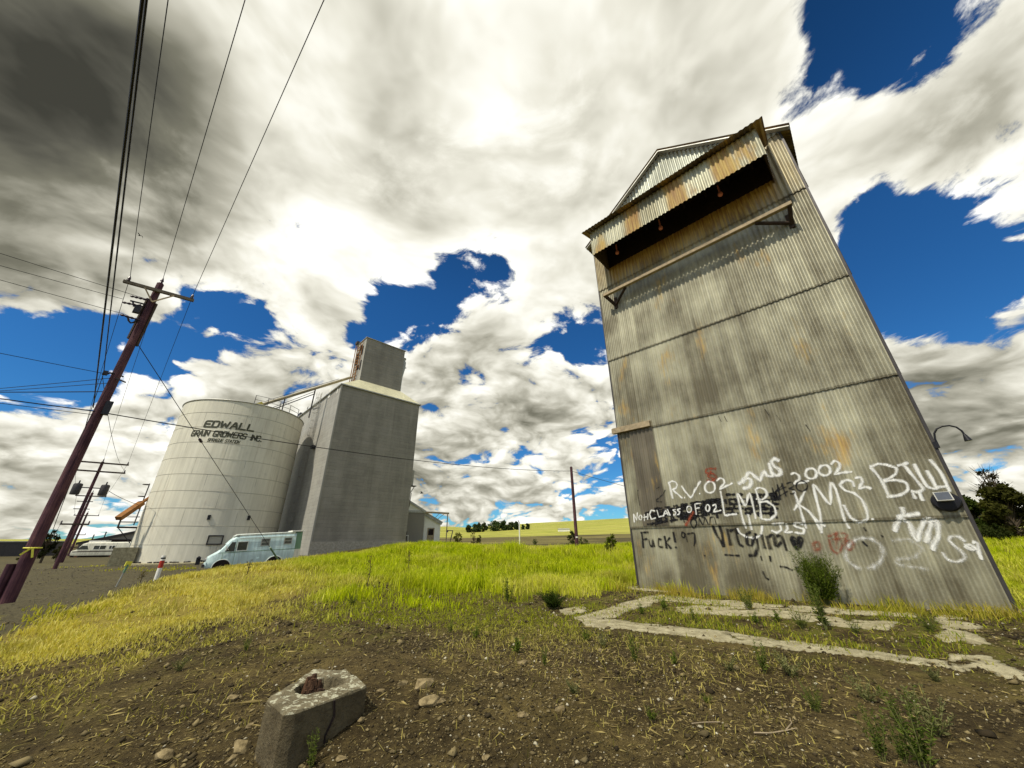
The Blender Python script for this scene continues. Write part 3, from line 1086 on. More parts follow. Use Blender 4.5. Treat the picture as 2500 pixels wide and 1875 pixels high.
for k in range(8):
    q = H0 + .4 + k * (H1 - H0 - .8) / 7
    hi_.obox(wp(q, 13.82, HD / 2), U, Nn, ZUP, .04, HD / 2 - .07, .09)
hi_.build('hood_shade_lining', M['hood_dark'], tower)  # near-black boards give the open hood its inner shade by colour
for q in (1.35, 3.25, 5.42):
    b = MB()
    c = wp(q, 12.98, .62)
    b.lathe((c[0], c[1], c[2] - .09), [(.02, -.02), (.07, 0), (.085, .06), (.06, .13), (.03, .16), (.03, .5)], 12)
    b.build('hood_lamp', M['red_bulb'], tower, smooth=True)
# timber rail on brackets under the hood
b = MB()
b.beam(wp(.40, 11.23, .50), wp(7.05, 11.23, .50), .14, .12)
rail = b.build('rail', M['old_wood'], tower)
for q, e, br in ((.71, .48, 1.40), (6.87, 6.98, 6.03)):
    b = MB()
    b.beam(wp(q, 10.80, .03), wp(e, 11.18, .5), .10, .10)
    b.beam(wp(q, 10.86, .06), wp(br, 11.16, .48), .08, .08)
    b.obox(wp(q, 10.95, .03), U, Nn, ZUP, .07, .04, .28)
    b.build('rail_bracket', M['dark_wood'], tower)
# sliding door and its track
b = MB()
b.obox(wp(.55, 5.40, .10), U, Nn, ZUP, .74, .07, .09)
b.obox(wp(.55, 5.50, .06), U, Nn, ZUP, .74, .045, .03)
b.build('door_track', M['old_wood'], tower)
b = MB()
corr_sheet(b, LW, U, Nn, .46, 1.30, 2.04, 5.30, .055)
b.build('sliding_door', M['door_metal'], tower)


# graffiti: strokes of paint laid over the corrugations
def wall_surface(u, z, lift):
    k = 0
    for i, (a, b) in enumerate(courses):
        if z >= a:
            k = i
    a, b = courses[k]
    base = .006 * k + (.028 * (1 - (z - a) / (b - a)) if k else 0)
    if z < courses[0][1] + .02:
        base = max(base, 0.004)
    for (a2, b2) in courses[1:]:     # stay above the lap
        if a2 - .02 <= z <= a2 + .06:
            base = max(base, .006 * k + .030)
    if .44 < u < 1.32 and z > 2.0:
        base = max(base, .056)
    return wp(u, z, base + corr(u) + lift)


def stroke(mb, pts, wd, lift=.006, a0=1.0, curve=True, ridge=.30):
    P = [np.array(p, float) for p in pts]
    if curve and len(P) > 2:
        Q = []
        for i in range(len(P) - 1):
            p0, p1, p2, p3 = P[max(i - 1, 0)], P[i], P[i + 1], P[min(i + 2, len(P) - 1)]
            for k in range(4):
                t = k / 4
                Q.append(.5 * (2 * p1 + (p2 - p0) * t + (2 * p0 - 5 * p1 + 4 * p2 - p3) * t * t + (3 * p1 - p0 - 3 * p2 + p3) * t ** 3) * .6 + (p1 + (p2 - p1) * t) * .4)
        Q.append(P[-1])
        P = Q
    S = [P[0]]
    for a, b in zip(P[:-1], P[1:]):
        n = max(1, int(np.linalg.norm(b - a) / .020))
        S += [a + (b - a) * (k + 1) / n for k in range(n)]
    if len(S) < 2:
        S.append(S[0] + [.02, 0])
    S = np.array(S)
    d = np.gradient(S, axis=0)
    if len(S) > 8:
        ker = np.ones(5) / 5
        d = np.stack([np.convolve(np.pad(d[:, k], 2, 'edge'), ker, 'valid') for k in (0, 1)], 1)
    d /= np.linalg.norm(d, axis=1)[:, None] + 1e-9
    nn = np.stack([-d[:, 1], d[:, 0]], 1)
    S = np.concatenate([[S[0] - d[0] * wd * .45], S, [S[-1] + d[-1] * wd * .45]])
    nn = np.concatenate([nn[:1], nn, nn[-1:]])
    lanes = (-1.75, -.85, 0, .85, 1.75)
    al = (0, .58, 1, .58, 0)
    vs, av, fs = [], [], []
    for i, (p, q) in enumerate(zip(S, nn)):
        wv = wd * .5 * (1 + .13 * math.sin(i * .37 + p[0] * 7))
        for l, a in zip(lanes, al):
            x = p + q * wv * l
            vs.append(wall_surface(x[0], x[1], lift))
            av.append(0 if i in (0, len(S) - 1) else a * a0 * (1 - ridge * .5 * (1 - math.cos(2 * math.pi * x[0] / LAM))))
    m = len(lanes)
    for i in range(len(S) - 1):
        for k in range(m - 1):
            fs.append((i * m + k, i * m + k + 1, (i + 1) * m + k + 1, (i + 1) * m + k))
    mb.add(vs, fs, alpha=av)


VA = lambda x, y: wall_uv(1540 + x * .211, 1100 + y * .211)
VB = lambda x, y: wall_uv(1950 + x * .226, 1100 + y * .226)


def ell(cx, cy, rx, ry, a0=0, a1=360, n=14):
    return [(cx + rx * math.cos(R(a0 + (a1 - a0) * i / n)), cy + ry * math.sin(R(a0 + (a1 - a0) * i / n))) for i in range(n + 1)]


def put_strokes(mb, view, items, wd, lift, a0=1.0, curve=True, ridge=.30):
    for it in items:
        stroke(mb, [view(*p) for p in it], wd, lift, a0, curve, ridge)


wA = [[(490, 555), (475, 490), (455, 400), (445, 375), (480, 355), (520, 365), (540, 400), (520, 440), (480, 452)], [(485, 450), (530, 490), (600, 550)], [(622, 545), (630, 548)],
      [(590, 410), (640, 480), (700, 545), (740, 470), (810, 355)], [(798, 500), (806, 500)], ell(920, 425, 58, 66),
      [(995, 350), (1040, 320), (1075, 335), (1085, 370), (1060, 410), (1032, 450), (1090, 420), (1180, 380)],
      [(1855, 275), (1900, 260), (1945, 290), (1950, 335), (1890, 385), (1960, 375), (2060, 350)],
      [(1040, 470), (1065, 600), (1090, 745), (1150, 742), (1230, 735)],
      [(1335, 900), (1290, 760), (1235, 500), (1290, 570), (1330, 640), (1375, 490), (1410, 610), (1450, 790)], [(1400, 915), (1375, 800), (1360, 740)],
      [(1440, 455), (1490, 430), (1560, 455), (1580, 520), (1520, 570), (1455, 560)], [(1445, 450), (1490, 600), (1515, 790)], [(1490, 600), (1580, 590), (1660, 650), (1680, 740), (1610, 800), (1515, 790)],
      [(1240, 900), (1270, 960), (1350, 1000), (1430, 1010), (1500, 980), (1525, 870)],
      [(1890, 470), (1930, 580), (1970, 700), (2030, 900)], [(2015, 465), (1960, 590), (1890, 690)], [(1950, 630), (2060, 700), (2130, 800), (2200, 920)],
      [(1640, 852), (1700, 846), (1770, 845)], [(1722, 850), (1740, 915), (1690, 950), (1630, 925)], [(1800, 850), (1812, 900), (1790, 948), (1870, 940)], [(1990, 850), (1920, 840), (1890, 868), (1940, 890), (2005, 912), (1990, 958), (1900, 948)]]
wSmall = [[(50, 830), (40, 735), (75, 810), (85, 720)], ell(120, 775, 20, 28), [(165, 815), (165, 740)], [(155, 775), (205, 765)], [(205, 800), (205, 730)], [(290, 700), (245, 690), (230, 740), (250, 795), (300, 780)], [(310, 690), (335, 770), (385, 755)],
          [(390, 760), (410, 690), (440, 750)], [(395, 735), (435, 725)], [(430, 680), (462, 750)], [(520, 680), (495, 690), (525, 715), (520, 745), (500, 745)], [(575, 670), (545, 688), (572, 710), (565, 740), (540, 742)],
          ell(680, 680, 26, 36), [(762, 740), (745, 620), (810, 610)], [(755, 672), (800, 662)], ell(895, 665, 24, 38), [(950, 640), (985, 622), (992, 660), (960, 712), (1050, 692)]]
wBold = [[(1255, 390), (1310, 330), (1375, 255), (1440, 300), (1500, 345), (1525, 280), (1545, 245), (1580, 290), (1640, 295), (1622, 230), (1600, 150)], [(1290, 372), (1340, 325), (1388, 332), (1400, 380), (1365, 425), (1300, 440)],
         [(1715, 120), (1665, 95), (1632, 130), (1665, 190), (1725, 220), (1740, 270), (1685, 290), (1640, 262)]]
wB = [ell(135, 250, 62, 56), ell(280, 215, 64, 56), [(350, 150), (390, 112), (440, 140), (440, 190), (390, 258), (470, 240), (575, 230)],
      [(250, 890), (232, 700), (160, 370), (260, 490), (345, 580), (345, 350), (400, 420), (440, 560), (490, 740), (545, 840)], [(100, 650), (170, 730), (250, 800), (285, 815)],
      [(600, 390), (580, 335), (510, 320), (445, 370), (500, 430), (600, 462), (680, 530), (730, 640), (745, 740), (650, 772), (560, 722), (490, 590)],
      [(610, 300), (665, 290), (690, 340), (650, 412), (720, 395), (780, 412)], [(795, 738), (803, 746)],
      [(780, 185), (840, 250), (900, 340), (970, 492)], [(775, 178), (860, 145), (960, 160), (1050, 192), (1045, 255), (980, 300), (920, 325)], [(920, 332), (1050, 320), (1160, 350), (1180, 420), (1100, 480), (955, 502)],
      [(1070, 165), (1180, 135)], [(1130, 155), (1230, 270), (1310, 370), (1340, 415), (1290, 452), (1215, 435)], [(1225, 440), (1260, 520)], [(1300, 450), (1340, 540)],
      [(1245, 150), (1310, 275), (1390, 390), (1480, 412), (1435, 310), (1380, 220)], [(1480, 405), (1530, 392), (1600, 380), (1540, 250), (1470, 165), (1415, 100)], [(1600, 380), (1630, 440)],
      [(1940, 1085), (1970, 1172)], [(1890, 1075), (1800, 1030)], [(1800, 1030), (1850, 1018), (1910, 1060), (1850, 1065), (1800, 1035)], [(1880, 990), (1930, 1000), (1948, 1085)]]
wBbold = [[(1110, 615), (1130, 680), (1080, 750), (1032, 870)], [(1065, 720), (1180, 700), (1300, 680)], [(1090, 725), (1190, 785), (1240, 920), (1285, 970), (1315, 840), (1380, 740), (1425, 790), (1400, 900), (1370, 990)], [(1400, 742), (1490, 770), (1512, 900), (1475, 980), (1442, 1070)],
          ]
wS = [[(1800, 980), (1720, 930), (1645, 930), (1620, 970), (1690, 1032), (1775, 1110), (1790, 1170), (1700, 1202), (1600, 1172), (1550, 1100)]]
def inscription(name, mat, view, items, wd, lift, a0=1.0, curve=True):
    gm_ = MB()
    put_strokes(gm_, view, items, wd, lift, a0, curve, .38 if mat == 'spray_black' else .26)
    return gm_.build(name, M[mat], front)


for lst in (wA[:7 - 1], wA[6:7], wA[7:11 - 3], wA[8:14], wA[14:17], wA[17:]):
    inscription('white_graffiti', 'spray_white', VA, lst, .064, .0082)
for lst in (wB[:3], wB[3:8], wB[8:11], wB[11:15 - 1], wB[14:]):
    inscription('white_graffiti', 'spray_white', VB, lst, .066, .0082)
inscription('white_graffiti', 'spray_white', VB, wS, .07, .0065, .8)
inscription('white_graffiti', 'spray_white', VA, wBold, .10, .0075)
inscription('white_graffiti', 'spray_white', VB, wBbold, .092, .0075)
inscription('white_graffiti', 'spray_white', VA, wSmall, .042, .011, curve=False)
inscription('white_graffiti', 'spray_white', VB, [ell(710, 1110, 200, 165, 100, 440, 26)], .11, .006, .64)
inscription('white_graffiti', 'spray_white', VB, [[(1010, 970), (1200, 960), (1330, 1060), (1250, 1150), (1060, 1180), (1080, 1230), (1400, 1280)]], .11, .006, .52)
bA = [[(95, 460), (85, 510), (115, 640)], [(305, 440), (340, 425)], [(405, 460), (370, 520), (310, 570), (310, 592), (370, 595)],
      [(710, 800), (700, 840), (730, 900), (770, 850), (750, 790), (712, 800)], [(790, 870), (795, 780), (840, 860), (862, 770), (900, 850)], [(915, 860), (925, 780), (965, 770), (990, 850)],
      [(1640, 510), (1760, 400)], [(1700, 395), (1735, 570)], [(1752, 382), (1800, 530)], [(1640, 430), (1660, 500)], [(1665, 480), (1800, 420)], [(1670, 560), (1820, 470)], [(1800, 385), (1865, 365), (1885, 415), (1830, 442), (1895, 455), (1890, 500), (1845, 500)], ell(1982, 412, 66, 58)]
bF = [[(130, 950), (140, 1030), (150, 1125)], [(120, 948), (205, 945)], [(140, 1030), (190, 1022)], [(208, 1030), (225, 1095), (258, 1105), (252, 1030), (275, 1112)], [(355, 1030), (320, 1025), (322, 1105), (372, 1118)], [(395, 990), (420, 1130)], [(455, 1010), (410, 1062), (470, 1132)],
      [(495, 945), (520, 1060)], [(522, 1115), (530, 1125)], [(622, 955), (595, 945), (588, 990), (622, 1008), (625, 955)], [(628, 960), (655, 1060)], [(660, 965), (735, 955), (745, 1050), (730, 1105)],
      [(950, 870), (1005, 990), (1075, 1112)], [(1078, 1105), (1060, 960), (1030, 870)], [(1120, 905), (1140, 1000), (1162, 1095)], [(1150, 930), (1225, 905), (1245, 960)], [(1210, 930), (1250, 1075), (1305, 1108)], [(1345, 955), (1352, 1075), (1400, 1095), (1440, 965)],
      [(1385, 945), (1345, 955)], [(1440, 960), (1470, 1120), (1440, 1208), (1370, 1212)], [(1510, 975), (1550, 1132)], [(1575, 990), (1618, 1140)], [(1590, 1000), (1650, 972), (1682, 1105)], [(1742, 1062), (1690, 1110)], [(1690, 990), (1740, 990), (1800, 1155)],
      [(850, 1215), (865, 1215)], [(1090, 1205), (1170, 1210), (1260, 1215)], [(1500, 1220), (1515, 1270)], [(1610, 1220), (1620, 1280)], [(1730, 1340), (1800, 1350), (1870, 1385)], [(1910, 1350), (1940, 1410)], [(1530, 1400), (1560, 1470), (1600, 1490)]]
inscription('black_graffiti', 'spray_black', VA, bA[:3], .034, .0094)
inscription('black_graffiti', 'spray_black', VA, bA[3:6], .040, .0085)
inscription('black_graffiti', 'spray_black', VA, bA[6:], .036, .0094)
inscription('black_graffiti', 'spray_black', VA, bF[:9], .070, .0094)
inscription('black_graffiti', 'spray_black', VA, bF[9:12], .05, .0085)
inscription('black_graffiti', 'spray_black', VA, bF[12:25], .085, .0085)
inscription('black_graffiti', 'spray_black', VA, bF[25:], .05, .0085)
hp_ = [(1848, 1030), (1870, 1005), (1900, 1008), (1920, 1035), (1942, 1010), (1972, 1008), (1992, 1035), (1975, 1080), (1932, 1140), (1885, 1090)]
inscription('black_graffiti', 'spray_black', VA, [hp_ + hp_[:1], [(1880, 1045), (1960, 1045)], [(1890, 1075), (1955, 1070)], [(1925, 1050), (1930, 1115)]], .075, .0085)
inscription('black_graffiti', 'spray_black', VB, [[(700, 830), (725, 868)], [(897, 918), (912, 930)], [(690, 985), (740, 1030)]], .05, .0085)
gb = MB()
rr = random.Random(5)
for k in range(430):                 # the crossed-out brickwork of dashes
    a = rr.random()
    if k < 270:
        x = 180 + 860 * a
        y = (690 - 130 * a) + rr.choice((0, .18, .36, .55, .75, .95)) * (175 - 10 * a)
    else:
        x = 1095 + 585 * a
        y = 485 + rr.choice((.1, .3, .5, .7, .9)) * 270
        if 1255 < x < 1310 and rr.random() < .7:
            continue
    ln = rr.uniform(18, 62)
    if rr.random() < .72:
        it = [(x, y), (x + ln, y - ln * .09)]
    else:
        it = [(x, y), (x + ln * .2, y + ln)]
    put_strokes(gb, VA, [it], rr.uniform(.045, .088), .0058, curve=False)
for p in ((1090, 395), (640, 350), (670, 350), (880, 315), (940, 345)):      # older dark ticks high on the third course
    q = wall_uv(1450 + p[0] * .4747, 850 + p[1] * .4747)
    stroke(gb, [q, (q[0] + .05, q[1] - .20)], .025, .0082, .8)
gb.build('black_graffiti', M['spray_black'], front)
inscription('red_graffiti', 'spray_red', VA, [[(990, 212), (890, 212), (872, 258), (955, 268), (990, 305), (962, 348), (885, 352)], [(930, 240), (900, 300), (960, 330)]], .085, .0078, .8)
inscription('red_graffiti', 'spray_red', VA, [[(730, 705), (690, 780), (642, 868)]], .10, .0078, .8)
inscription('red_graffiti', 'spray_red', VB, [[(140, 1010), (210, 985), (235, 1050), (180, 1080), (160, 1020)]], .10, .0078, .62)
inscription('red_graffiti', 'spray_red', VB, [[(320, 930), (420, 890), (520, 905), (490, 985), (430, 1110), (350, 1060), (330, 960)], [(400, 900), (410, 1060)], [(360, 960), (480, 950)], ell(545, 1020, 44, 52)], .09, .0078, .6)

# yard lamp and solar panel on the tower
lamp = thing('wall_lamp', 'thin black gooseneck lamp curving out from the edge of the metal tower', 'lamp', wp(7.60, 3.5, .04))
b = MB()
arcp = [(2290, 1086), (2283, 1072), (2281, 1058), (2287, 1047), (2300, 1041), (2318, 1039), (2335, 1043), (2348, 1052), (2355, 1062)]
neck = []
for i, q in enumerate(arcp):
    uu, zz = wall_uv(*q, .06 + .0 * i)
    neck.append(wp(uu, zz, .06))
b.tube(neck, .018, 8)
b.build('gooseneck', M['black_metal'], lamp, smooth=True)
b = MB()
d = neck[-1] - neck[-2]
d /= np.linalg.norm(d)
b.tube([neck[-1] - d * .02, neck[-1] + d * .06, neck[-1] + d * .13], [.022, .045, .060], 12)
b.build('lamp_head', M['black_metal'], lamp, smooth=True)
b = MB()
b.obox(wp(7.585, 3.50, .05), U, Nn, ZUP, .04, .03, .07)
b.build('wall_bracket', M['black_metal'], lamp)
sol = thing('solar_light', 'round black solar light with tilted square panel on the graffiti wall', 'solar light', wp(7.33, 2.30, .05))
b = MB()
vs, fs = [], []
prof = [(.235, 0.0), (.245, .05), (.21, .09), (.12, .10)]
for r_, o_ in prof:
    for k in range(28):
        a = 2 * math.pi * k / 28
        vs.append(wp(7.33 + r_ * .92 * math.cos(a), 2.30 + r_ * .82 * math.sin(a), .03 + o_))
fs = [(i * 28 + k, i * 28 + (k + 1) % 28, (i + 1) * 28 + (k + 1) % 28, (i + 1) * 28 + k) for i in range(3) for k in range(28)]
fs.append(tuple(84 + k for k in range(28)))
b.add(vs, fs)
b.build('lamp_body', M['black_metal'], sol, smooth=True)
tilt = (Nn * .75 + ZUP * .66)
tilt /= np.linalg.norm(tilt)
tv = np.cross(tilt, U)
b = MB()
b.obox(wp(7.31, 2.40, .22), U, tv, tilt, .125, .125, .012)
pf = b.build('panel_frame', M['grey_metal'], sol)
b = MB()
b.obox(wp(7.31, 2.40, .22) + tilt * .012, U, tv, tilt, .108, .108, .004)
M['solar'] = flat('solar_cells', (.055, .065, .085), .2, var=.1, spec=.6)
b.build('solar_cells', M['solar'], pf)
b = MB()
b.tube([wp(7.32, 2.32, .1), wp(7.31, 2.39, .21)], .02, 8)
b.build('panel_arm', M['black_metal'], sol)
#PART2END

# ------------------------------------------------------------------ grey grain elevator
E0, E1 = pol(-27.5, 50), pol(-15.5, 54.65)
ea = E1 - E0
ELA = float(np.linalg.norm(ea))
ea /= ELA                             # along the face towards the yard
eb = np.array([-ea[1], ea[0], 0])     # along the flank, away
if eb @ (pol(-31.5, 61) - E0) < 0:
    eb = -eb
en = -eb                              # outward of the long face: nearest direction is -eb
ELB, EZ, EB = 21.0, 21.45, -.4
elev = thing('grain_elevator', 'tall grey windowless grain elevator with a square headhouse on its roof', 'grain elevator', E0)


def ep(a, b, z):
    return E0 + ea * a + eb * b + ZUP * z


b = MB()
b.quad(ep(0, 0, EB), ep(ELA, 0, EB), ep(ELA, 0, EZ), ep(0, 0, EZ), [(0, EB), (ELA, EB), (ELA, EZ), (0, EZ)])
b.quad(ep(ELA, 0, EB), ep(ELA, ELB, EB), ep(ELA, ELB, EZ), ep(ELA, 0, EZ), [(0, EB), (ELB, EB), (ELB, EZ), (0, EZ)])
b.quad(ep(ELA, ELB, EB), ep(0, ELB, EB), ep(0, ELB, EZ), ep(ELA, ELB, EZ), [(0, EB), (ELA, EB), (ELA, EZ), (0, EZ)])
b.build('wall', M['grey_siding'], elev)
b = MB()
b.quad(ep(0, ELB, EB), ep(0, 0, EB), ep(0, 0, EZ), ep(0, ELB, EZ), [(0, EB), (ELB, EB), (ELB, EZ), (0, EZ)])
b.build('flank_wall', M['pale_sunlit_siding'], elev)
b = MB()
b.obox(ep(-.01, -.01, (EZ + EB) / 2), ea, eb, ZUP, .09, .09, (EZ - EB) / 2)
b.build('corner_trim', M['pale_sunlit_siding'], elev)
HA0, HB0, HLA, HLB, HZ0, HZ1 = .0, .0, 6.5, 3.7, 23.7, 31.0
hc = pol(-25.15, 53.0)
HA0, HB0 = float((hc - E0) @ ea), float((hc - E0) @ eb)
b = MB()
o = .18
bot = [ep(-o, -o, EZ - .02), ep(ELA + o, -o, EZ - .02), ep(ELA + o, ELB + o, EZ - .02), ep(-o, ELB + o, EZ - .02)]
topq = [ep(HA0 - .1, HB0 - .1, HZ0), ep(HA0 + HLA + .1, HB0 - .1, HZ0), ep(HA0 + HLA + .1, HB0 + HLB + .1, HZ0), ep(HA0 - .1, HB0 + HLB + .1, HZ0)]
b.hexa(bot, topq)
rf = b.build('roof', M['hip_roof'], elev)
b = MB()
for i in range(4):
    p, q = bot[i], bot[(i + 1) % 4]
    b.beam(p + ZUP * .0, q + ZUP * .0, .06, .16)
b.build('eave_trim', M['grey_metal'], elev)
b = MB()
c4 = lambda z: [ep(HA0, HB0, z), ep(HA0 + HLA, HB0, z), ep(HA0 + HLA, HB0 + HLB, z), ep(HA0, HB0 + HLB, z)]
lo, hi = c4(HZ0 - .6), c4(HZ1)
b.quad(lo[0], lo[1], hi[1], hi[0], [(0, 0), (HLA, 0), (HLA, 7.9), (0, 7.9)])
b.quad(lo[1], lo[2], hi[2], hi[1], [(0, 0), (HLB, 0), (HLB, 7.9), (0, 7.9)])
b.quad(lo[2], lo[3], hi[3], hi[2], [(0, 0), (HLA, 0), (HLA, 7.9), (0, 7.9)])
head = b.build('headhouse', M['grey_siding'], elev)
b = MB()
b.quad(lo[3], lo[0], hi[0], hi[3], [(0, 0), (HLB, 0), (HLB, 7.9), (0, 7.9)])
b.build('headhouse_flank', M['pale_sunlit_siding'], head)
b = MB()
b.hexa([ep(HA0 - .12, HB0 - .12, HZ1 + .003), ep(HA0 + HLA + .12, HB0 - .12, HZ1 + .003), ep(HA0 + HLA + .12, HB0 + HLB + .12, HZ1 + .003), ep(HA0 - .12, HB0 + HLB + .12, HZ1 + .003)],
       [ep(HA0 - .12, HB0 - .12, HZ1 + .1), ep(HA0 + HLA + .12, HB0 - .12, HZ1 + .1), ep(HA0 + HLA + .12, HB0 + HLB + .12, HZ1 + .1), ep(HA0 - .12, HB0 + HLB + .12, HZ1 + .1)])
b.build('headhouse_roof', M['grey_metal'], head)
# torn sheeting and open frame on the flank of the headhouse
hp = lambda bb, z, off=0: ep(HA0 - off, HB0 + bb, z)
for b0, b1, z0, z1 in ((.75, 1.55, 28.4, 29.9), (2.0, 3.0, 27.2, 29.3), (.55, .95, 25.7, 27.3), (1.5, 2.1, 29.4, 30.4), (1.2, 2.2, 26.0, 26.8)):
    b = MB()
    b.obox(hp((b0 + b1) / 2, (z0 + z1) / 2, .02), ea, eb, ZUP, .02, (b1 - b0) / 2, (z1 - z0) / 2)
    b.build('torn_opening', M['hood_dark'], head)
b = MB()
for k in range(11):
    z = 24.2 + k * .58
    b.beam(hp(1.6, z, .22), hp(2.7, z + .25 * (k % 2), .22), .07, .09)
b.beam(hp(1.6, 24, .22), hp(1.6, 30.6, .22), .09, .09)
b.beam(hp(2.7, 24, .22), hp(2.7, 30.6, .22), .09, .09)
b.beam(hp(3.3, 24, .3), hp(3.3, 30.8, .3), .09, .09)
b.beam(hp(.8, 26, .2), hp(.8, 30.8, .2), .07, .07)
b.build('rusty_frame', M['rust_metal'], head)
b = MB()
b.box(-.5, .5, -.4, .4, 0, .5)
bx = MB()
bx.obox(ep(HA0 + .1, HB0 + HLB - .4, HZ1 + .3), ea, eb, ZUP, .5, .4, .22)
bx.build('roof_vent', M['dark_metal'], head)
# cyclone dust collector with its pipe
b = MB()
cx = ep(HA0 + HLA + .55, HB0 + 1.2, 0)
b.lathe(cx, [(.05, 23.0), (.10, 23.2), (.12, 26.2), (.16, 26.9), (.42, 28.6), (.42, 29.6), (.30, 29.65), (.30, 30.1), (.38, 30.15), (.38, 30.3), (.1, 30.4)], 16)
b.build('cyclone', M['grey_metal'], elev, smooth=True)
b = MB()
b.obox(cx + ZUP * 28.7, ea, eb, ZUP, .6, .06, .06)
b.build('cyclone_bracket', M['dark_metal'], elev)


def on_flank(x, y, off=0.0):
    d = ray(x, y)
    t = ((E0 - ea * off - CAM) @ ea) / (d @ ea)
    p = CAM + d * t
    return float((p - E0) @ eb), float(p[2])


R2 = lambda x, y: (250 + .4069 * x, 780 + .4069 * y)
RB = lambda x, y: (600 + .20344 * x, 820 + .20344 * y)
fl = on_flank(*RB(900, 715), .25)
b = MB()
lb = fl[0]
for s in (-.24, .24):
    b.beam(ep(-.2, lb + s, .8), ep(-.2, lb + s, EZ + 1.1), .05, .05)
k = .9
while k < EZ + 1:
    b.beam(ep(-.2, lb - .24, k), ep(-.2, lb + .24, k), .03, .03)
    k += .33
lad = b.build('ladder', M['pale_sunlit_siding'], elev)
b = MB()
for z in np.arange(3.2, EZ + 1, 1.15):
    pts = [ep(-.2 - .62 * math.sin(R(a)), lb - .36 * math.cos(R(a)), z) for a in range(0, 181, 30)]
    b.tube(pts, .025, 4)
for a in (35, 90, 145):
    b.beam(ep(-.2 - .62 * math.sin(R(a)), lb - .36 * math.cos(R(a)), 3.2), ep(-.2 - .62 * math.sin(R(a)), lb - .36 * math.cos(R(a)), EZ + 1), .04, .02)
b.build('ladder_cage', M['pale_sunlit_siding'], lad)
for (x, y), hb, hz in ((RB(1005, 695), .42, .62), (RB(1103, 645), .14, .55)):
    b = MB()
    q = on_flank(x, y, .03)
    b.obox(ep(-.03, q[0], q[1]), ea, eb, ZUP, .012, hb, hz)
    b.build('patch_sheet', M['white_paint'], elev)
for p0, p1 in ((RB(750, 850), RB(735, 880)), (RB(835, 815), RB(865, 806)), (RB(805, 880), RB(880, 855))):
    q0, q1 = on_flank(*p0, .05), on_flank(*p1, .05)
    b = MB()
    b.beam(ep(-.05, *q0), ep(-.05, *q1), .08, .08)
    b.build('wall_bracket', M['dark_metal'], elev)
q = on_flank(*RB(810, 1335), .2)
b = MB()
b.obox(ep(-.25, q[0], q[1]), ea, eb, ZUP, .25, .32, .22)
b.build('ladder_gate_box', M['black_metal'], elev)
b = MB()
b.obox(ep(.5, ELB - 1.2, EZ + .45), ea, eb, ZUP, .5, .7, .45)
b.build('roof_hatch', M['dark_metal'], elev)
# vent box and platform on the far corner, door at the foot
b = MB()
b.obox(ep(ELA + .22, .55, 10.3), ea, eb, ZUP, .2, .3, 1.05)
b.build('vent_box', M['pale_sunlit_siding'], elev)
b = MB()
b.obox(ep(ELA + .45, .5, 9.15), ea, eb, ZUP, .45, .4, .06)
b.beam(ep(ELA + .75, .4, 9.1), ep(ELA + .02, .4, 7.9), .08, .08)
b.beam(ep(ELA + .35, .4, 8.2), ep(ELA + .25, .4, 6.4), .07, .07)
b.beam(ep(ELA + .25, .4, 6.4), ep(ELA + .0, .4, 5.6), .07, .07)
b.build('vent_platform', M['dark_metal'], elev)
b = MB()
b.obox(ep(ELA / 2, -.06, .8), ea, eb, ZUP, ELA / 2 + .05, .06, 1.05)
b.build('concrete_plinth', M['plinth'], elev)

# ------------------------------------------------------------------ silo
SA, SDc, SR, SZ = -38.0, 59.4, 6.77, -.1
S0 = pol(SA, SDc, SZ)
SH = 17.95 - .1
silo = thing('grain_silo', 'big cream riveted steel grain silo with dark painted company lettering', 'silo', S0)
b = MB()
N = 128
vs, uv = [], []
for k in range(N + 1):
    a = 2 * math.pi * k / N + R(140)
    for z in (0, SH):
        vs.append(S0 + np.array([SR * math.sin(a), SR * math.cos(a), z]))
        uv.append((SR * (a - R(140)), z))
b.add(vs, [(2 * k + 2, 2 * k, 2 * k + 1, 2 * k + 3) for k in range(N)], uv)
shell = b.build('tank_shell', M['silo'], silo, smooth=True)
b = MB()
b.lathe(S0, [(SR + .02, SH - .02), (SR + .02, SH + .03), (SR * .5, SH + 1.0), (.5, SH + 1.7)], 96)
b.build('tank_roof', M['grey_metal'], silo, smooth=True)
b = MB()
b.ring(S0 + ZUP * (SH - .04), SR + .03, .07, 120)
b.build('top_rim', M['grey_metal'], silo, smooth=True)
b = MB()
for i in range(1, 10):
    b.ring(S0 + ZUP * (17.95 * i / 10), SR + .0, .022, 120, 4)
b.build('hoop', M['silo'], silo, smooth=True)
b = MB()
b.lathe(S0, [(SR + .45, -.5), (SR + .45, .05), (SR + .38, .10), (SR - .1, .10)], 96, cap=False)
b.build('footing', M['slab'], silo, smooth=True)
b = MB()
rr = random.Random(3)
for k in range(110):
    a = R(SA) + math.pi + (k - 55) * .028
    r_ = SR + .12 + .1 * rr.random()
    wv = rr.uniform(.05, .11)
    if rr.random() < .25:
        continue
    c = S0 + np.array([r_ * math.sin(a), r_ * math.cos(a), .13])
    t_ = np.array([math.cos(a), -math.sin(a), 0])
    b.obox(c, t_, np.cross(ZUP, t_), ZUP, wv, .06, .07 + .04 * rr.random())
b.build('footing_rubble', M['dark_metal'], silo)


def on_silo(x, y, off=0.0):
    """point of the shell on a line of sight: angle round the tank and height"""
    d = ray(x, y)
    h = d[:2] / np.hypot(d[0], d[1])
    t = d[2] / np.hypot(d[0], d[1])
    r_ = SR + off
    bq = h @ S0[:2]
    disc = max(bq * bq - (S0[:2] @ S0[:2] - r_ * r_), 0)
    D = bq - math.sqrt(disc)
    p = h * D - S0[:2]
    return math.atan2(p[0], p[1]), EYE + t * D - SZ


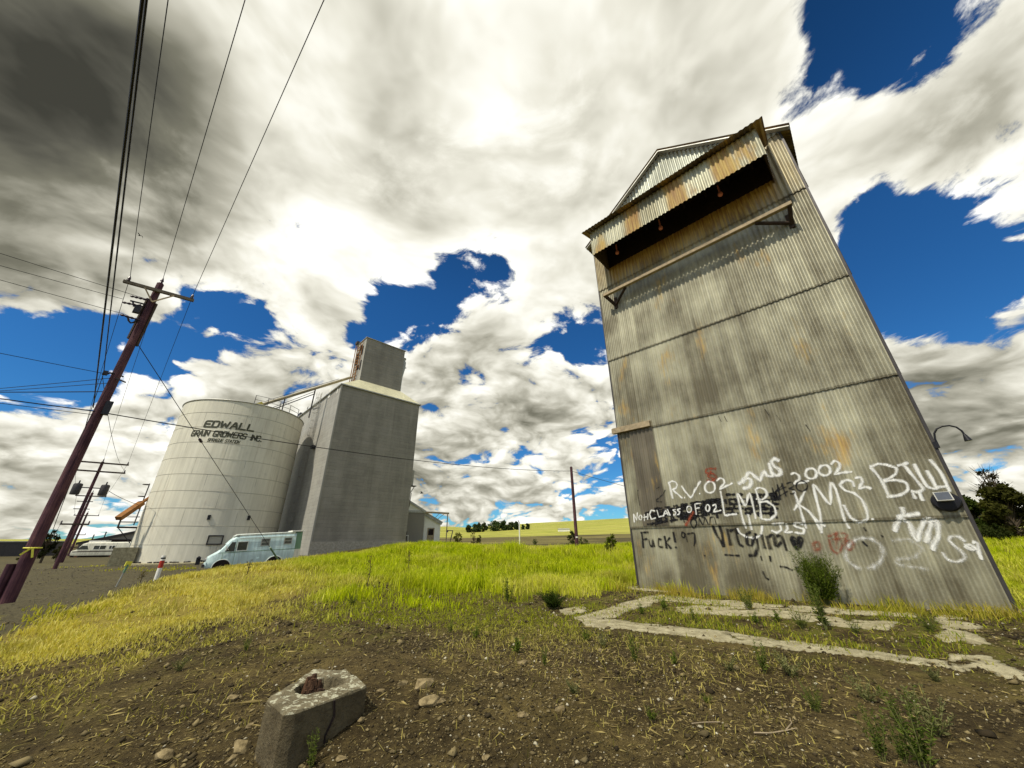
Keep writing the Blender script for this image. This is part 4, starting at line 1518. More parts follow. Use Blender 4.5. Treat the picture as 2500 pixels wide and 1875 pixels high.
def sp(a, z, off=0.0):
    return S0 + np.array([(SR + off) * math.sin(a), (SR + off) * math.cos(a), z])


FONT = {'E': [[(1, 1), (.15, 1), (0, .85), (0, 0), (1, 0)], [(0, .5), (.8, .5)]], 'D': [[(0, 0), (0, 1), (.8, 1), (1, .85), (1, .15), (.8, 0), (0, 0)]], 'W': [[(0, 1), (.18, 0), (.5, .75), (.82, 0), (1, 1)]],
        'A': [[(0, 0), (.42, 1), (.58, 1), (1, 0)], [(.2, .35), (.8, .35)]], 'L': [[(0, 1), (0, 0), (1, 0)]], 'G': [[(.95, 1), (.15, 1), (0, .85), (0, .15), (.15, 0), (.85, 0), (1, .12), (1, .40), (.62, .40)]],
        'R': [[(0, 0), (0, 1), (.85, 1), (1, .85), (1, .6), (.85, .48), (0, .48)], [(.5, .48), (1, 0)]], 'I': [[(.5, 0), (.5, 1)]], 'N': [[(0, 0), (0, 1), (1, 0), (1, 1)]], 'O': [[(.15, 0), (0, .15), (0, .85), (.15, 1), (.85, 1), (1, .85), (1, .15), (.85, 0), (.15, 0)]],
        'S': [[(1, .88), (.85, 1), (.15, 1), (0, .85), (0, .62), (.15, .5), (.85, .5), (1, .38), (1, .15), (.85, 0), (.15, 0), (0, .12)]], 'C': [[(1, .85), (.85, 1), (.15, 1), (0, .85), (0, .15), (.15, 0), (.85, 0), (1, .15)]],
        'P': [[(0, 0), (0, 1), (.85, 1), (1, .85), (1, .6), (.85, .48), (0, .48)]], 'U': [[(0, 1), (0, .15), (.15, 0), (.85, 0), (1, .15), (1, 1)]], 'T': [[(0, 1), (1, 1)], [(.5, 0), (.5, 1)]], '.': [[(.45, .02), (.55, .02)]]}


def lettering(mb, text, a0, a1, z, h, wd, slant, fill=.74):
    """painted letters running round the shell from angle a0 to a1"""
    def wt(c):
        return .8 if c == ' ' else .35 if c == '.' else (.45 if c == 'I' else (1.25 if c == 'W' else 1.0))
    tot = sum(wt(c) for c in text)
    x = 0
    span = a1 - a0
    for c in text:
        if c != ' ':
            for st in FONT[c]:
                P = []
                for p, q in zip(st[:-1], st[1:]):
                    for k in range(4):
                        P.append((p[0] + (q[0] - p[0]) * k / 4, p[1] + (q[1] - p[1]) * k / 4))
                P.append(st[-1])
                pts = [((x + p[0] * fill * wt(c)) / tot * span * SR + slant * p[1] * h * (1 if span > 0 else -1), p[1] * h) for p in P]
                pts = np.array(pts)
                d = np.gradient(pts, axis=0)
                d /= np.linalg.norm(d, axis=1)[:, None] + 1e-9
                pts = np.concatenate([[pts[0] - d[0] * wd * .5], pts, [pts[-1] + d[-1] * wd * .5]])
                d = np.concatenate([d[:1], d, d[-1:]])
                vs = []
                for p, q in zip(pts, d):
                    for s in (-.5, .5):
                        e = p + np.array([-q[1], q[0]]) * wd * s
                        vs.append(sp(a0 + e[0] / SR, z + e[1], .03))
                n = len(pts)
                mb.add(vs, [(2 * i, 2 * i + 1, 2 * i + 3, 2 * i + 2) for i in range(n - 1)])
        x += wt(c)


RT = lambda x, y: (430 + .1492 * x, 960 + .1492 * y)
for text, pl, pr_, hgt, wd, sl in (('EDWALL', RT(455, 548), RT(1290, 628), .70, .20, .14), ('GRAIN GROWERS INC.', RT(243, 705), RT(1400, 789), .62, .135, .12), ('SPRAGUE STATION', RT(508, 790), RT(1035, 823), .34, .07, .2)):
    (aL, zL), (aR, zR) = on_silo(*pl), on_silo(*pr_)
    if aR > aL + math.pi:
        aR -= 2 * math.pi
    if aL > aR + math.pi:
        aL -= 2 * math.pi
    b = MB()
    lettering(b, text, aL, aR, (zL + zR) / 2, hgt, wd, sl)
    b.build('lettering', M['letter_paint'], shell)
for x, y in (R2(640, 1187), R2(877, 1190)):
    a, z = on_silo(x, y)
    b = MB()
    t_ = np.array([math.cos(a), -math.sin(a), 0])
    b.obox(sp(a, z, .05), t_, np.cross(t_, ZUP), ZUP, .13, .06, .24)
    b.build('vent_flap', M['black_metal'], silo)
a, z = on_silo(*R2(676, 1323))
t_ = np.array([math.cos(a), -math.sin(a), 0])
n_ = np.array([math.sin(a), math.cos(a), 0])
b = MB()
for s in (-1, 1):
    b.obox(sp(a, z, .08) + t_ * s * .62, t_, n_, ZUP, .06, .05, .46)
    b.obox(sp(a, z, .08) + ZUP * s * .42, t_, n_, ZUP, .62, .05, .06)
b.build('hatch_frame', M['dark_metal'], silo)
b = MB()
b.obox(sp(a, z, .03), t_, n_, ZUP, .6, .03, .4)
b.build('hatch_door', M['silo'], silo)
# ladder, platform and grain spout on the parking side
aS = R(SA) + math.pi + R(84)
tS = np.array([math.sin(aS), math.cos(aS), 0])
pS = np.array([math.cos(aS), -math.sin(aS), 0])
b = MB()
for s in (-.3, .3):
    b.beam(sp(aS, 3.8, .30) + pS * s, sp(aS, 8.2, .30) + pS * s, .07, .07)
for z in np.arange(4, 8.2, .4):
    b.beam(sp(aS, z, .30) - pS * .3, sp(aS, z, .30) + pS * .3, .05, .05)
for z in np.arange(5.5, 8.3, 1.3):
    b.tube([sp(aS, z, .3) + pS * .4 * math.cos(R(k)) + tS * .55 * math.sin(R(k)) for k in range(0, 181, 30)], .04, 4)
b.build('ladder', M['dark_metal'], silo)
b = MB()
b.obox(sp(aS, 3.55, .75), tS, pS, ZUP, .75, 1.0, .06)
for zz in (4.1, 4.65):
    for q in (-1, 1):
        b.beam(sp(aS, zz, .05) + pS * q, sp(aS, zz, 1.45) + pS * q, .05, .05)
    b.beam(sp(aS, zz, 1.45) - pS, sp(aS, zz, 1.45) + pS, .05, .05)
for q in (-1, 0, 1):
    b.beam(sp(aS, 3.55, 1.45) + pS * q, sp(aS, 4.65, 1.45) + pS * q, .06, .06)
b.beam(sp(aS, 3.5, 1.4), sp(aS, 2.0, .05), .08, .08)
b.build('platform', M['dark_metal'], silo)
sA, sB = atD(366, 1214, 58.5), atD(289, 1266, 56.5)
b = MB()
d = (sB - sA) / np.linalg.norm(sB - sA)
b.tube([sA, sA + d * .8, sA + d * 1.1], [.16, .16, .30], 12)
b.beam(sA + d * 1.0, sB, .62, .40)
b.build('grain_spout', M['rust_metal'], silo)
b = MB()
b.obox(pol(-44.7, 56.5, .62), tS, pS, ZUP, .9, 1.2, .85)
b.build('footing_block', M['slab'], silo)
# guard rails on the roof edge
b = MB()
aL = [on_silo(*R2(x, 560))[0] for x in (905, 985, 1065, 1140, 1185)]
pp = [sp(R(SA) + math.pi - R(q), SH, -.1) for q in (2, 14, 27, 40, 55)]
for p in pp:
    b.beam(p, p + ZUP * 1.1, .05, .05)
for z in (.55, 1.1):
    for p, q in zip(pp[:-1], pp[1:]):
        b.beam(p + ZUP * z, q + ZUP * z, .04, .04)
b.build('roof_railing', M['dark_metal'], silo)

# inclined conveyor from the headhouse to the silo roof
cA = atD(*R2(895, 530), 54.6)
cB = ep(HA0 - .35, HB0 + 2.7, 0)
az_, t_b = azt(*R2(1490, 346))
cB = np.array([cB[0], cB[1], EYE + t_b * np.hypot(cB[0], cB[1])])
conv = thing('conveyor', 'long slanting grain conveyor pipe joining the headhouse to the silo top', 'conveyor', cA)
b = MB()
b.tube([cA + (cB - cA) * .03, cB], .20, 10)
b.build('pipe', M['tan_metal'], conv, smooth=True)
b = MB()
d = (cB - cA) / np.linalg.norm(cB - cA)
sd_ = np.cross(d, ZUP)
sd_ /= np.linalg.norm(sd_)
b.obox(cA + d * .5 - ZUP * .15, d, sd_, np.cross(sd_, d), .85, .4, .42)
b.build('outlet_box', M['yellow_metal'], conv)
b = MB()
q0, q1 = cA + d * 1.6, cB - d * 2
b.beam(q0 + sd_ * .25 + ZUP * .3, q1 + sd_ * .25 + ZUP * .3, .05, .05)
foot = on_flank(*R2(1212, 622), 1.0)
mast0 = atD(*R2(1210, 622), 57.0)
k = .52
m1 = cA + (cB - cA) * .60
mast0 = np.array([m1[0], m1[1], 17.6])
b.beam(mast0, m1, .12, .12)
m2 = cA + (cB - cA) * .30
b.beam(np.array([m2[0], m2[1], SZ + SH - .05]), m2, .10, .10)
m3 = cA + (cB - cA) * .07
b.beam(np.array([m3[0], m3[1], SZ + SH - .1]), m3, .10, .10)
b.beam(cA + (cB - cA) * .16 + np.array([0, 0, -1.3]), m1 - ZUP * .9, .10, .10)
b.beam(cA + (cB - cA) * .16 + np.array([0, 0, -1.0]), m1 - ZUP * .5, .06, .06)
b.build('support_frame', M['dark_metal'], conv)

# ------------------------------------------------------------------ sheds behind the elevator
R7 = lambda x, y: (980 + .14467 * x, 1150 + .14467 * y)
sh1 = atD(*R7(110, 1215), 58)
shed = thing('grey_shed', 'low grey metal annex shed with shallow gable against the elevator', 'shed', (sh1[0], sh1[1], 1.2))


def sd_p(az, D, z):
    return pol(az, D, z)


b = MB()
A, B_ = pol(-15.6, 58.2), pol(-13.2, 58.8)
dirr = (B_ - A) / np.linalg.norm(B_ - A)
back = np.array([-dirr[1], dirr[0], 0])
WL = np.linalg.norm(B_ - A)
zb, ze = 1.1, EYE + .0726 * 58.5
b.hexa([A + ZUP * zb, B_ + ZUP * zb, B_ + back * 5 + ZUP * zb, A + back * 5 + ZUP * zb], [A + ZUP * ze, B_ + ZUP * ze, B_ + back * 5 + ZUP * ze, A + back * 5 + ZUP * ze])
b.build('wall', M['grey_siding'], shed)
b = MB()
b.prism([A - dirr * .6 + ZUP * (ze + .01), B_ + dirr * .05 + ZUP * (ze + .01), A - dirr * .6 + ZUP * (ze + 1.75)], back, 5)
b.build('gable', M['white_paint'], shed)
b = MB()
b.beam(A - dirr * .6 + ZUP * (ze + 1.82) - back * .15, B_ + dirr * .12 + ZUP * (ze + .05) - back * .15, .3, .14, up=tuple(back))
b.beam(A - dirr * .6 + ZUP * (ze + .05) - back * .05, B_ + dirr * .1 + ZUP * (ze + .05) - back * .05, .12, .3)
b.build('roof_trim', M['grey_metal'], shed)
b = MB()
b.obox(A + dirr * -.1 - back * .05 + ZUP * 2.2, dirr, back, ZUP, .28, .05, .95)
b.build('doorway', M['hood_dark'], shed)
b = MB()
b.beam(A + dirr * .35 - back * .25 + ZUP * 1.2, A + dirr * .35 - back * .25 + ZUP * 2.6, .09, .09)
b.beam(A + dirr * .05 - back * .25 + ZUP * 2.6, A + dirr * .40 - back * .25 + ZUP * 2.6, .09, .09)
b.build('door_post', M['white_paint'], shed)

W0 = pol(-13.15, 60.2)
W1 = pol(-10.78, 60.8)
dw = (W1 - W0) / np.linalg.norm(W1 - W0)
bw = np.array([-dw[1], dw[0], 0])
wz1, wz2 = EYE + .068 * 60.3, EYE + .0445 * 60.7
white = thing('white_shed', 'small white lean-to shed with one broken window and sloping roof', 'shed', (W0[0], W0[1], 1.2))
b = MB()
b.prism([W0 + ZUP * 1.0, W1 + ZUP * 1.0, W1 + ZUP * wz2, W0 + ZUP * wz1], bw, 4.0)
b.build('wall', M['white_paint'], white)
b = MB()
b.beam(W0 + ZUP * (wz1 + .09) - bw * .2 - dw * .1, W1 + ZUP * (wz2 + .03) - bw * .2 + dw * .18, .5, .12, up=tuple(bw))
b.hexa([W0 + ZUP * (wz1 + .03), W1 + ZUP * (wz2 + .0) + dw * .15, W1 + ZUP * (wz2 + .0) + dw * .15 + bw * 4.2, W0 + ZUP * (wz1 + .03) + bw * 4.2], [W0 + ZUP * (wz1 + .14), W1 + ZUP * (wz2 + .11) + dw * .15, W1 + ZUP * (wz2 + .11) + dw * .15 + bw * 4.2, W0 + ZUP * (wz1 + .14) + bw * 4.2])
b.build('roof', M['grey_metal'], white)
wc = W0 + dw * 1.12
b = MB()
for s in (-1, 1):
    b.obox(wc + dw * s * .46 - bw * .05 + ZUP * 2.75, dw, bw, ZUP, .06, .05, .95)
for z in (1.86, 2.62, 3.64):
    b.obox(wc - bw * .05 + ZUP * z, dw, bw, ZUP, .40, .04, .05)
wf = b.build('window_frame', M['old_wood'], white)
b = MB()
b.obox(wc - bw * .03 + ZUP * 3.1, dw, bw, ZUP, .40, .02, .45)
b.build('window_opening', M['hood_dark'], wf)
b = MB()
b.obox(wc - bw * .03 + ZUP * 2.24, dw, bw, ZUP, .40, .02, .34)
b.build('boarded_panel', M['old_wood'], wf)
b = MB()
b.obox(wc - bw * .07 - dw * .28 + ZUP * 3.42, dw, bw, ZUP, .12, .02, .14)
b.build('window_shard', M['glass'], wf)

gan = thing('timber_gantry', 'thin timber gantry arm on a single post beside the white shed', 'gantry', pol(-9.8, 60.0, 1.3))
g0, g1 = pol(-13.1, 59.6, EYE + .0722 * 59.6), pol(-9.63, 60.0, EYE + .0695 * 60)
b = MB()
b.beam(g0, g1, .22, .24)
b.build('arm', M['old_wood'], gan)
b = MB()
pb = pol(-9.84, 60.0)
b.beam(pb + ZUP * 1.2, pb + ZUP * (EYE + .069 * 60), .13, .13)
b.build('post', M['old_wood'], gan)
b = MB()
b.beam(pol(-11.9, 59.9, EYE + .054 * 60), pol(-11.0, 59.9, EYE + .070 * 60), .07, .07)
b.beam(pol(-11.6, 59.9, EYE + .051 * 60), pol(-10.2, 59.9, EYE + .070 * 60), .07, .07)
b.build('brace', M['old_wood'], gan)

pj = pol(-9.2, 56, 1.25)
jack = thing('old_derrick', 'small dark iron derrick frame leaning beside a bush', 'derrick', pj)
b = MB()
jx = np.array([1., 0, 0])
b.beam(pj - ZUP * .2 + jx * -.2, pj + ZUP * 1.9 + jx * .25, .12, .12)
b.beam(pj - ZUP * .2 - jx * .35, pj + ZUP * .9 + jx * .05, .10, .10)
b.build('mast', M['dark_metal'], jack)
b = MB()
b.beam(pj + ZUP * 1.9 + jx * .3, pj + ZUP * 1.95 - jx * .55, .10, .10)
b.obox(pj + ZUP * 1.85 - jx * .55, jx, (0, 1, 0), ZUP, .14, .1, .16)
b.build('jib', M['dark_metal'], jack)


# ------------------------------------------------------------------ vehicles
def wheel(parent, x, y, r, wd=.2):
    t = MB()
    prof = [(r * .62, -wd / 2), (r * .93, -wd / 2), (r, -wd / 4), (r, wd / 4), (r * .93, wd / 2), (r * .62, wd / 2)]
    vs, fs = [], []
    n = 24
    for q, o in prof:
        for k in range(n):
            a = 2 * math.pi * k / n
            vs.append((x + q * math.cos(a), y + o, r + q * math.sin(a)))
    m = len(prof)
    for i in range(m):
        for k in range(n):
            i2, k2 = (i + 1) % m, (k + 1) % n
            fs.append((i * n + k, i * n + k2, i2 * n + k2, i2 * n + k))
    t.add(vs, fs)
    w_ = t.build('wheel', M['tyre'], parent, smooth=True, local=True)
    c = MB()
    for s in (-1, 1):
        pr2 = [(0.0, wd * .25), (r * .2, wd * .38), (r * .35, wd * .2), (r * .62, wd * .42)]
        vs = []
        for q, o in pr2:
            for k in range(n):
                a = 2 * math.pi * k / n
                vs.append((x + q * math.cos(a), y + s * o, r + q * math.sin(a)))
        c.add(vs, [(i * n + k, i * n + (k + 1) % n, (i + 1) * n + (k + 1) % n, (i + 1) * n + k) for i in range(3) for k in range(n)])
    c.build('rim', M['rim'], w_, smooth=True, local=True)
    return w_


def loft(mb, sections):
    """join cross-sections (same number of points) along the vehicle"""
    n = len(sections[0])
    o = [p for s in sections for p in s]
    fs = [(i * n + k, i * n + (k + 1) % n, (i + 1) * n + (k + 1) % n, (i + 1) * n + k) for i in range(len(sections) - 1) for k in range(n)]
    fs.append(tuple(range(n - 1, -1, -1)))
    fs.append(tuple((len(sections) - 1) * n + k for k in range(n)))
    mb.add(o, fs)


def section(x, hw, z0, z1, r=.18, tuck=.04):
    """rounded body cross-section at station x"""
    pts = [(x, -hw + tuck, z0), (x, -hw, z0 + .12), (x, -hw, (z0 + z1) / 2), (x, -hw + tuck, z1 - r)]
    for k in range(1, 5):
        a = R(90 * k / 4)
        pts.append((x, -hw + tuck + r * (1 - math.cos(a)), z1 - r + r * math.sin(a)))
    return pts + [(p[0], -p[1], p[2]) for p in reversed(pts)]


def patina(name, col, rust=.3):
    def f(t):
        c = t.coord()
        n = t.noise(c, 2.2, 6, .65)
        x, y, z = t.sep(c)
        s = t.noise(t.comb(t.m('MULTIPLY', x, 6), t.m('MULTIPLY', y, 6), t.m('MULTIPLY', z, .7)), 1.0, 5, .6)
        q = t.mix(t.ss(s, .3, .7), tuple(k * .8 for k in col), tuple(min(1, k * 1.12) for k in col))
        q = t.mix(t.m('MULTIPLY', t.ss(n, .62, .74), rust), q, (.30, .27, .18))
        t.bsdf(q, .42, 0, None, .4)
    return material(name, f)


M['van_blue'] = patina('chalky_turquoise_paint', (.56, .71, .70))
M['van_green'] = patina('faded_green_paint', (.15, .27, .16))
M['van_roof'] = patina('chalky_white_paint', (.66, .70, .64))
M['rv_body'] = patina('cream_fibreglass', (.62, .61, .50), .1)

VC = pol(-33.3, 35.6)
fr, rr_ = pol(-38.05, 35.0), pol(-28.7, 35.6)
vd = (rr_ - fr) / np.linalg.norm(rr_ - fr)
VL = float(np.linalg.norm(rr_ - fr))
vang = math.atan2(vd[1], vd[0])
van = thing('camper_van', 'old pale turquoise step van with louvred side windows and green tail', 'van', (fr[0], fr[1], -.20), vang)
van.rotation_euler = (0, -R(2.6), vang)
HWv = .95
b = MB()
loft(b, [section(.10, .78, .42, .62, .08), section(.22, .84, .36, 1.05, .14), section(.75, .90, .34, 1.38, .16), section(1.28, .94, .34, 2.08, .20), section(1.55, .95, .34, 2.30, .22), section(1.95, .95, .34, 2.38, .22), section(VL - .42, .95, .34, 2.40, .22)])
vb = b.build('body', M['van_blue'], van, smooth=True, local=True, bevel=0)
b = MB()
loft(b, [section(VL - .415, .93, .60, 2.46, .08), section(VL - .02, .93, .60, 2.46, .08)])
b.build('tail_box', M['van_green'], van, local=True, smooth=True)
b = MB()
b.box(VL - .75, VL + .06, -.99, .99, 2.47, 2.56)
b.build('tail_roof', M['white_paint'], van, local=True)
b = MB()
b.box(VL - .41, VL - .03, -.955, -.935, .40, 1.22)
b.build('tail_skirt', M['rv_body'], van, local=True)
b = MB()
loft(b, [section(1.42, .80, 2.20, 2.33, .05), section(1.62, .90, 2.28, 2.44, .06), section(VL - .5, .90, 2.33, 2.47, .06)])
b.build('roof', M['van_roof'], van, local=True, smooth=True)
b = MB()
b.box(1.75, VL - .5, -.985, -.945, 2.12, 2.17)
b.build('drip_rail', M['van_roof'], van, local=True)
b = MB()
b.box(1.75, VL - .5, .945, .985, 2.12, 2.17)
b.build('drip_rail', M['van_roof'], van, local=True)
b = MB()
b.box(.72, VL - .42, -.962, -.945, 1.24, 1.275)
b.build('belt_strip', M['van_green'], van, local=True)
for x0, x1, z0, z1, lou in ((1.74, 2.30, 1.36, 1.90, 0), (3.15, 3.62, 1.62, 2.02, 1), (4.62, 5.05, 1.66, 2.02, 1)):
    b = MB()
    b.box(x0, x1, -.975, -.945, z0, z1)
    wf = b.build('side_window', M['glass'], van, local=True)
    b = MB()
    for xa, xb, za, zb_ in ((x0 - .05, x0, z0 - .05, z1 + .05), (x1, x1 + .05, z0 - .05, z1 + .05), (x0, x1, z0 - .05, z0), (x0, x1, z1, z1 + .05)):
        b.box(xa, xb, -.990, -.946, za, zb_)
    if lou:
        b.box(x0, x1, -.995, -.976, (z0 + z1) / 2 - .02, (z0 + z1) / 2 + .02)
        for k in range(1, 6):
            if k != 3:
                z = z0 + (z1 - z0) * k / 6
                b.box(x0, x1, -.985, -.976, z - .006, z + .006)
    b.build('window_frame', M['van_roof'] if lou == 0 else M['grey_metal'], wf, local=True)
for s in (-1, 1):                    # cab side window: slanted front edge
    b = MB()
    b.prism([(1.06, s * .955, 1.32), (1.60, s * .965, 1.32), (1.60, s * .965, 1.92), (1.38, s * .96, 1.92)], (0, s, 0), .012)
    b.build('cab_window', M['glass'], van, local=True)
b = MB()
b.prism([(.82, -.72, 1.44), (.82, .72, 1.44), (1.26, .72, 2.02), (1.26, -.72, 2.02)], (-.8, 0, .6), .02)
b.build('windscreen', M['glass'], van, local=True)
b = MB()
b.box(1.655, 1.675, -.962, -.946, .42, 2.08)
b.build('door_seam', M['van_green'], van, local=True)
b = MB()
b.box(.98, 1.0, -.962, -.93, .42, 1.24)
b.build('door_seam', M['van_green'], van, local=True)
for x in (1.05, 4.15):
    b = MB()
    pts = [(x + .50 * math.cos(R(a)), -.952, .36 + .46 * math.sin(R(a))) for a in range(0, 181, 15)]
    b.prism(pts, (0, -1, 0), .012)
    b.build('wheel_arch', M['hood_dark'], van, local=True)
    for s in (-.84, .84):
        wheel(van, x, s, .36)
    b = MB()
    b.tube([(x + .52 * math.cos(R(a)), -.965, .36 + .48 * math.sin(R(a))) for a in range(0, 181, 12)], .03, 6)
    b.build('arch_lip', M['van_roof'], van, local=True, smooth=True)
b = MB()
b.box(.0, .12, -.86, .86, .42, .60)
b.build('bumper', M['dark_metal'], van, local=True)
for s in (-.62, .62):
    b = MB()
    b.tube([(.10, s, .86), (.20, s, .86)], .11, 14)
    b.build('headlight', M['ceramic'], van, local=True, smooth=True)
b = MB()
b.tube([(-.22, -1.0, 1.02), (-.30, -1.02, 1.02)], [.13, .12], 12)
b.box(-.38, -.14, -1.06, -.98, .62, 1.08)
b.beam((.12, -.84, .8), (-.2, -1.0, .9), .05, .05)
b.build('front_mirror', M['black_metal'], van, local=True)
b = MB()
b.beam((1.25, -.97, 1.45), (1.12, -1.15, 1.55), .03, .03)
b.box(1.08, 1.14, -1.24, -1.06, 1.42, 1.70)
b.build('door_mirror', M['white_paint'], van, local=True)
b = MB()
b.box(3.0, 3.16, -.965, -.945, .72, .80)
b.box(3.05, 3.09, -.975, -.945, 1.05, 1.08)
b.build('fuel_flap', M['van_blue'], van, local=True)

rf_, rb_ = pol(-48.3, 108), pol(-44.1, 104)
rd = (rb_ - rf_) / np.linalg.norm(rb_ - rf_)
RL = float(np.linalg.norm(rb_ - rf_))
rv = thing('motorhome', 'long cream motorhome parked on the gravel left of the silo', 'motorhome', (rf_[0], rf_[1], -.42), math.atan2(rd[1], rd[0]))
k = 1.0
b = MB()
loft(b, [section(.3, 1.1, .6, 1.3, .1), section(1.0, 1.15, .5, 1.55, .15), section(1.5, 1.15, .5, 2.5, .25), section(2.2, 1.15, .5, 2.75, .25), section(RL, 1.15, .5, 2.75, .2)])
b.build('body', M['rv_body'], rv, local=True, smooth=True)
for x0, x1, z0, z1, nm in ((3.3, 5.0, 1.55, 2.15, 'side_window'), (5.5, 6.3, 1.6, 2.1, 'side_window')):
    b = MB()
    b.box(x0, x1, -1.18, -1.15, z0, z1)
    w_ = b.build(nm, M['glass'], rv, local=True)
    b = MB()
    b.box(x0 - .07, x1 + .07, -1.165, -1.145, z0 - .07, z1 + .07)
    b.box((x0 + x1) / 2 - .03, (x0 + x1) / 2 + .03, -1.20, -1.15, z0, z1)
    b.build('window_frame', M['white_paint'], w_, local=True)
b = MB()
b.prism([(1.0, -1.152, 1.55), (2.6, -1.152, 1.55), (2.3, -1.152, 2.15), (1.55, -1.152, 2.15)], (0, -1, 0), .02)
b.build('cab_window', M['glass'], rv, local=True)
b = MB()
b.box(.5, RL + .02, -1.17, -1.14, 1.12, 1.22)
b.box(1.2, RL - .2, -1.165, -1.14, 1.27, 1.31)
b.build('side_stripe', M['dark_wood'], rv, local=True)
b = MB()
b.box(2.0, 4.5, -.7, .7, 2.78, 3.0)
b.build('roof_pod', M['white_paint'], rv, local=True)
b = MB()
b.box(.35, RL, -1.0, 1.0, .28, .52)
b.build('chassis', M['hood_dark'], rv, local=True)
for x in (1.2, RL - 2.6):
    for s in (-.95, .95):
        wheel(rv, x, s, .42, .25)

# dark buildings far across the gravel
bc = pol(-51.9, 118)
barn = thing('dark_barn', 'long dark low building at the far edge of the parking area', 'building', (bc[0], bc[1], -.4))
b = MB()
b.obox(bc + ZUP * 1.0, (.78, .62, 0), (-.62, .78, 0), ZUP, 5.6, 3, 1.5)
b.build('wall', M['dark_metal'], barn)
b = MB()
b.obox(bc + ZUP * 2.55, (.78, .62, 0), (-.62, .78, 0), ZUP, 5.8, 3.2, .08)
b.build('roof', M['grey_metal'], barn)
wc_ = pol(-45.2, 125)
wsh = thing('workshop_shed', 'grey gabled workshop with a black open bay behind the motorhome', 'shed', (wc_[0], wc_[1], -.4))
xa = np.array([math.cos(R(-SA * 0 + 45)), math.sin(R(45)), 0])
xa = np.array([.72, .69, 0])
xb = np.array([-.69, .72, 0])
b = MB()
b.prism([wc_ - xa * 6.5 + ZUP * -.4, wc_ + xa * 9 + ZUP * -.4, wc_ + xa * 9 + ZUP * 3.3, wc_ + xa * 4.2 + ZUP * 5.2, wc_ - xa * 6.5 + ZUP * 2.2], xb, 14)
b.build('wall', M['grey_siding'], wsh)
b = MB()
b.obox(wc_ + xa * 1.4 - xb * .05 + ZUP * 1.6, xa, xb, ZUP, 3.6, .06, 1.4)
b.build('open_bay', M['hood_dark'], wsh)
b = MB()
b.beam(wc_ - xa * 6.9 + ZUP * 2.15 - xb * .2, wc_ + xa * 4.2 + ZUP * 5.35 - xb * .2, .5, .2, up=tuple(xb))
b.beam(wc_ + xa * 4.2 + ZUP * 5.35 - xb * .2, wc_ + xa * 9.3 + ZUP * 3.25 - xb * .2, .5, .2, up=tuple(xb))
b.build('roof_edge', M['dark_metal'], wsh)
for q in (-4.9, -3.2):
    b = MB()
    p = wc_ + xa * q + xb * 1.5
    b.tube([p + ZUP * 2.0, p + ZUP * (4.0 + .35 * (q + 5))], .11, 8)
    b.build('chimney', M['dark_metal'], wsh)
fb = pol(1.2, 330)
far_b = thing('white_farm_building', 'tiny long white farm building across the far fields', 'building', (fb[0], fb[1], float(terrain(fb[:1], fb[1:2])[0])))
fz = tz(fb[0], fb[1])
fx = atD(*(950 + 1258 * .339, 1100 + 578 * .339), 300)
b = MB()
fxz = tz(fx[0], fx[1])
far_b.location = (fx[0], fx[1], fxz)
b.obox((fx[0], fx[1], fxz + .55), (1, 0, 0), (0, 1, 0), ZUP, 4.2, 3, .75)
b.build('wall', M['white_paint'], far_b)
b = MB()
b.prism([(fx[0] - 4.4, fx[1] - 3.3, fxz + 1.3), (fx[0] - 4.4, fx[1], fxz + 2.0), (fx[0] - 4.4, fx[1] + 3.3, fxz + 1.3)], (1, 0, 0), 8.8)
b.build('roof', M['grey_metal'], far_b)
#PART3END

# ------------------------------------------------------------------ utility poles
Z3 = lambda x, y: (220 + .1808 * x, 640 + .1808 * y)
Z4 = lambda x, y: (.1808 * x, 860 + .1808 * y)


def insulator(mb, p, h=.22, r=.065):
    mb.lathe(p, [(.02, -.06), (.02, 0), (r, .02), (r * .6, h * .35), (r * .95, h * .45), (r * .55, h * .8), (r * .3, h)], 10)


P0 = pol(-50.9, 20)
bz = tz(P0[0], P0[1])
upole = thing('utility_pole', 'big dark brown timber power pole with one crossarm and yellow tape near its foot', 'utility pole', (P0[0], P0[1], bz))
b = MB()
b.tube([P0 + ZUP * z for z in (bz - .6, 2, 4, 6, 8, 10, 12.2)], [.172, .166, .157, .148, .138, .128, .118], 20)
b.build('pole', M['pole'], upole, smooth=True)
aL, aR = pol(-53.8, 20.26, 11.75), pol(-47.45, 19.7, 11.75)
ad = (aR - aL) / np.linalg.norm(aR - aL)
toC = np.array([-P0[0], -P0[1], 0]) / 20.
aL, aR = aL + toC * .16, aR + toC * .16
b = MB()
b.beam(aL, aR, .10, .13)
arm = b.build('crossarm', M['grey_wood'], upole)
am = (aL + aR) / 2
for s, e in ((aL, .42), (aR, .42)):
    b = MB()
    q = am + (s - am) * .42
    b.beam(q + toC * .06 - ZUP * .05, P0 + toC * .20 + ZUP * 11.15, .03, .05)
    b.build('brace', M['old_wood'], arm)
ins = []
for p in (aL + ad * .12 + ZUP * .08, aR - ad * .10 + ZUP * .08):
    b = MB()
    insulator(b, p)
    b.build('insulator', M['insulator'], arm, smooth=True)
    ins.append(p + ZUP * .2)
b = MB()
insulator(b, P0 + ZUP * 12.22, .30, .07)
b.build('insulator', M['insulator'], upole, smooth=True)
ptop = P0 + ZUP * 12.5
for s, zz0, zz1 in ((-1, 9.35, 11.35), (1, 9.1, 11.2)):
    b = MB()
    b.beam(P0 + ad * s * .155 + ZUP * zz0, P0 + ad * s * .155 + ZUP * zz1, .07, .08)
    b.build('side_batten', M['dark_wood'], upole)
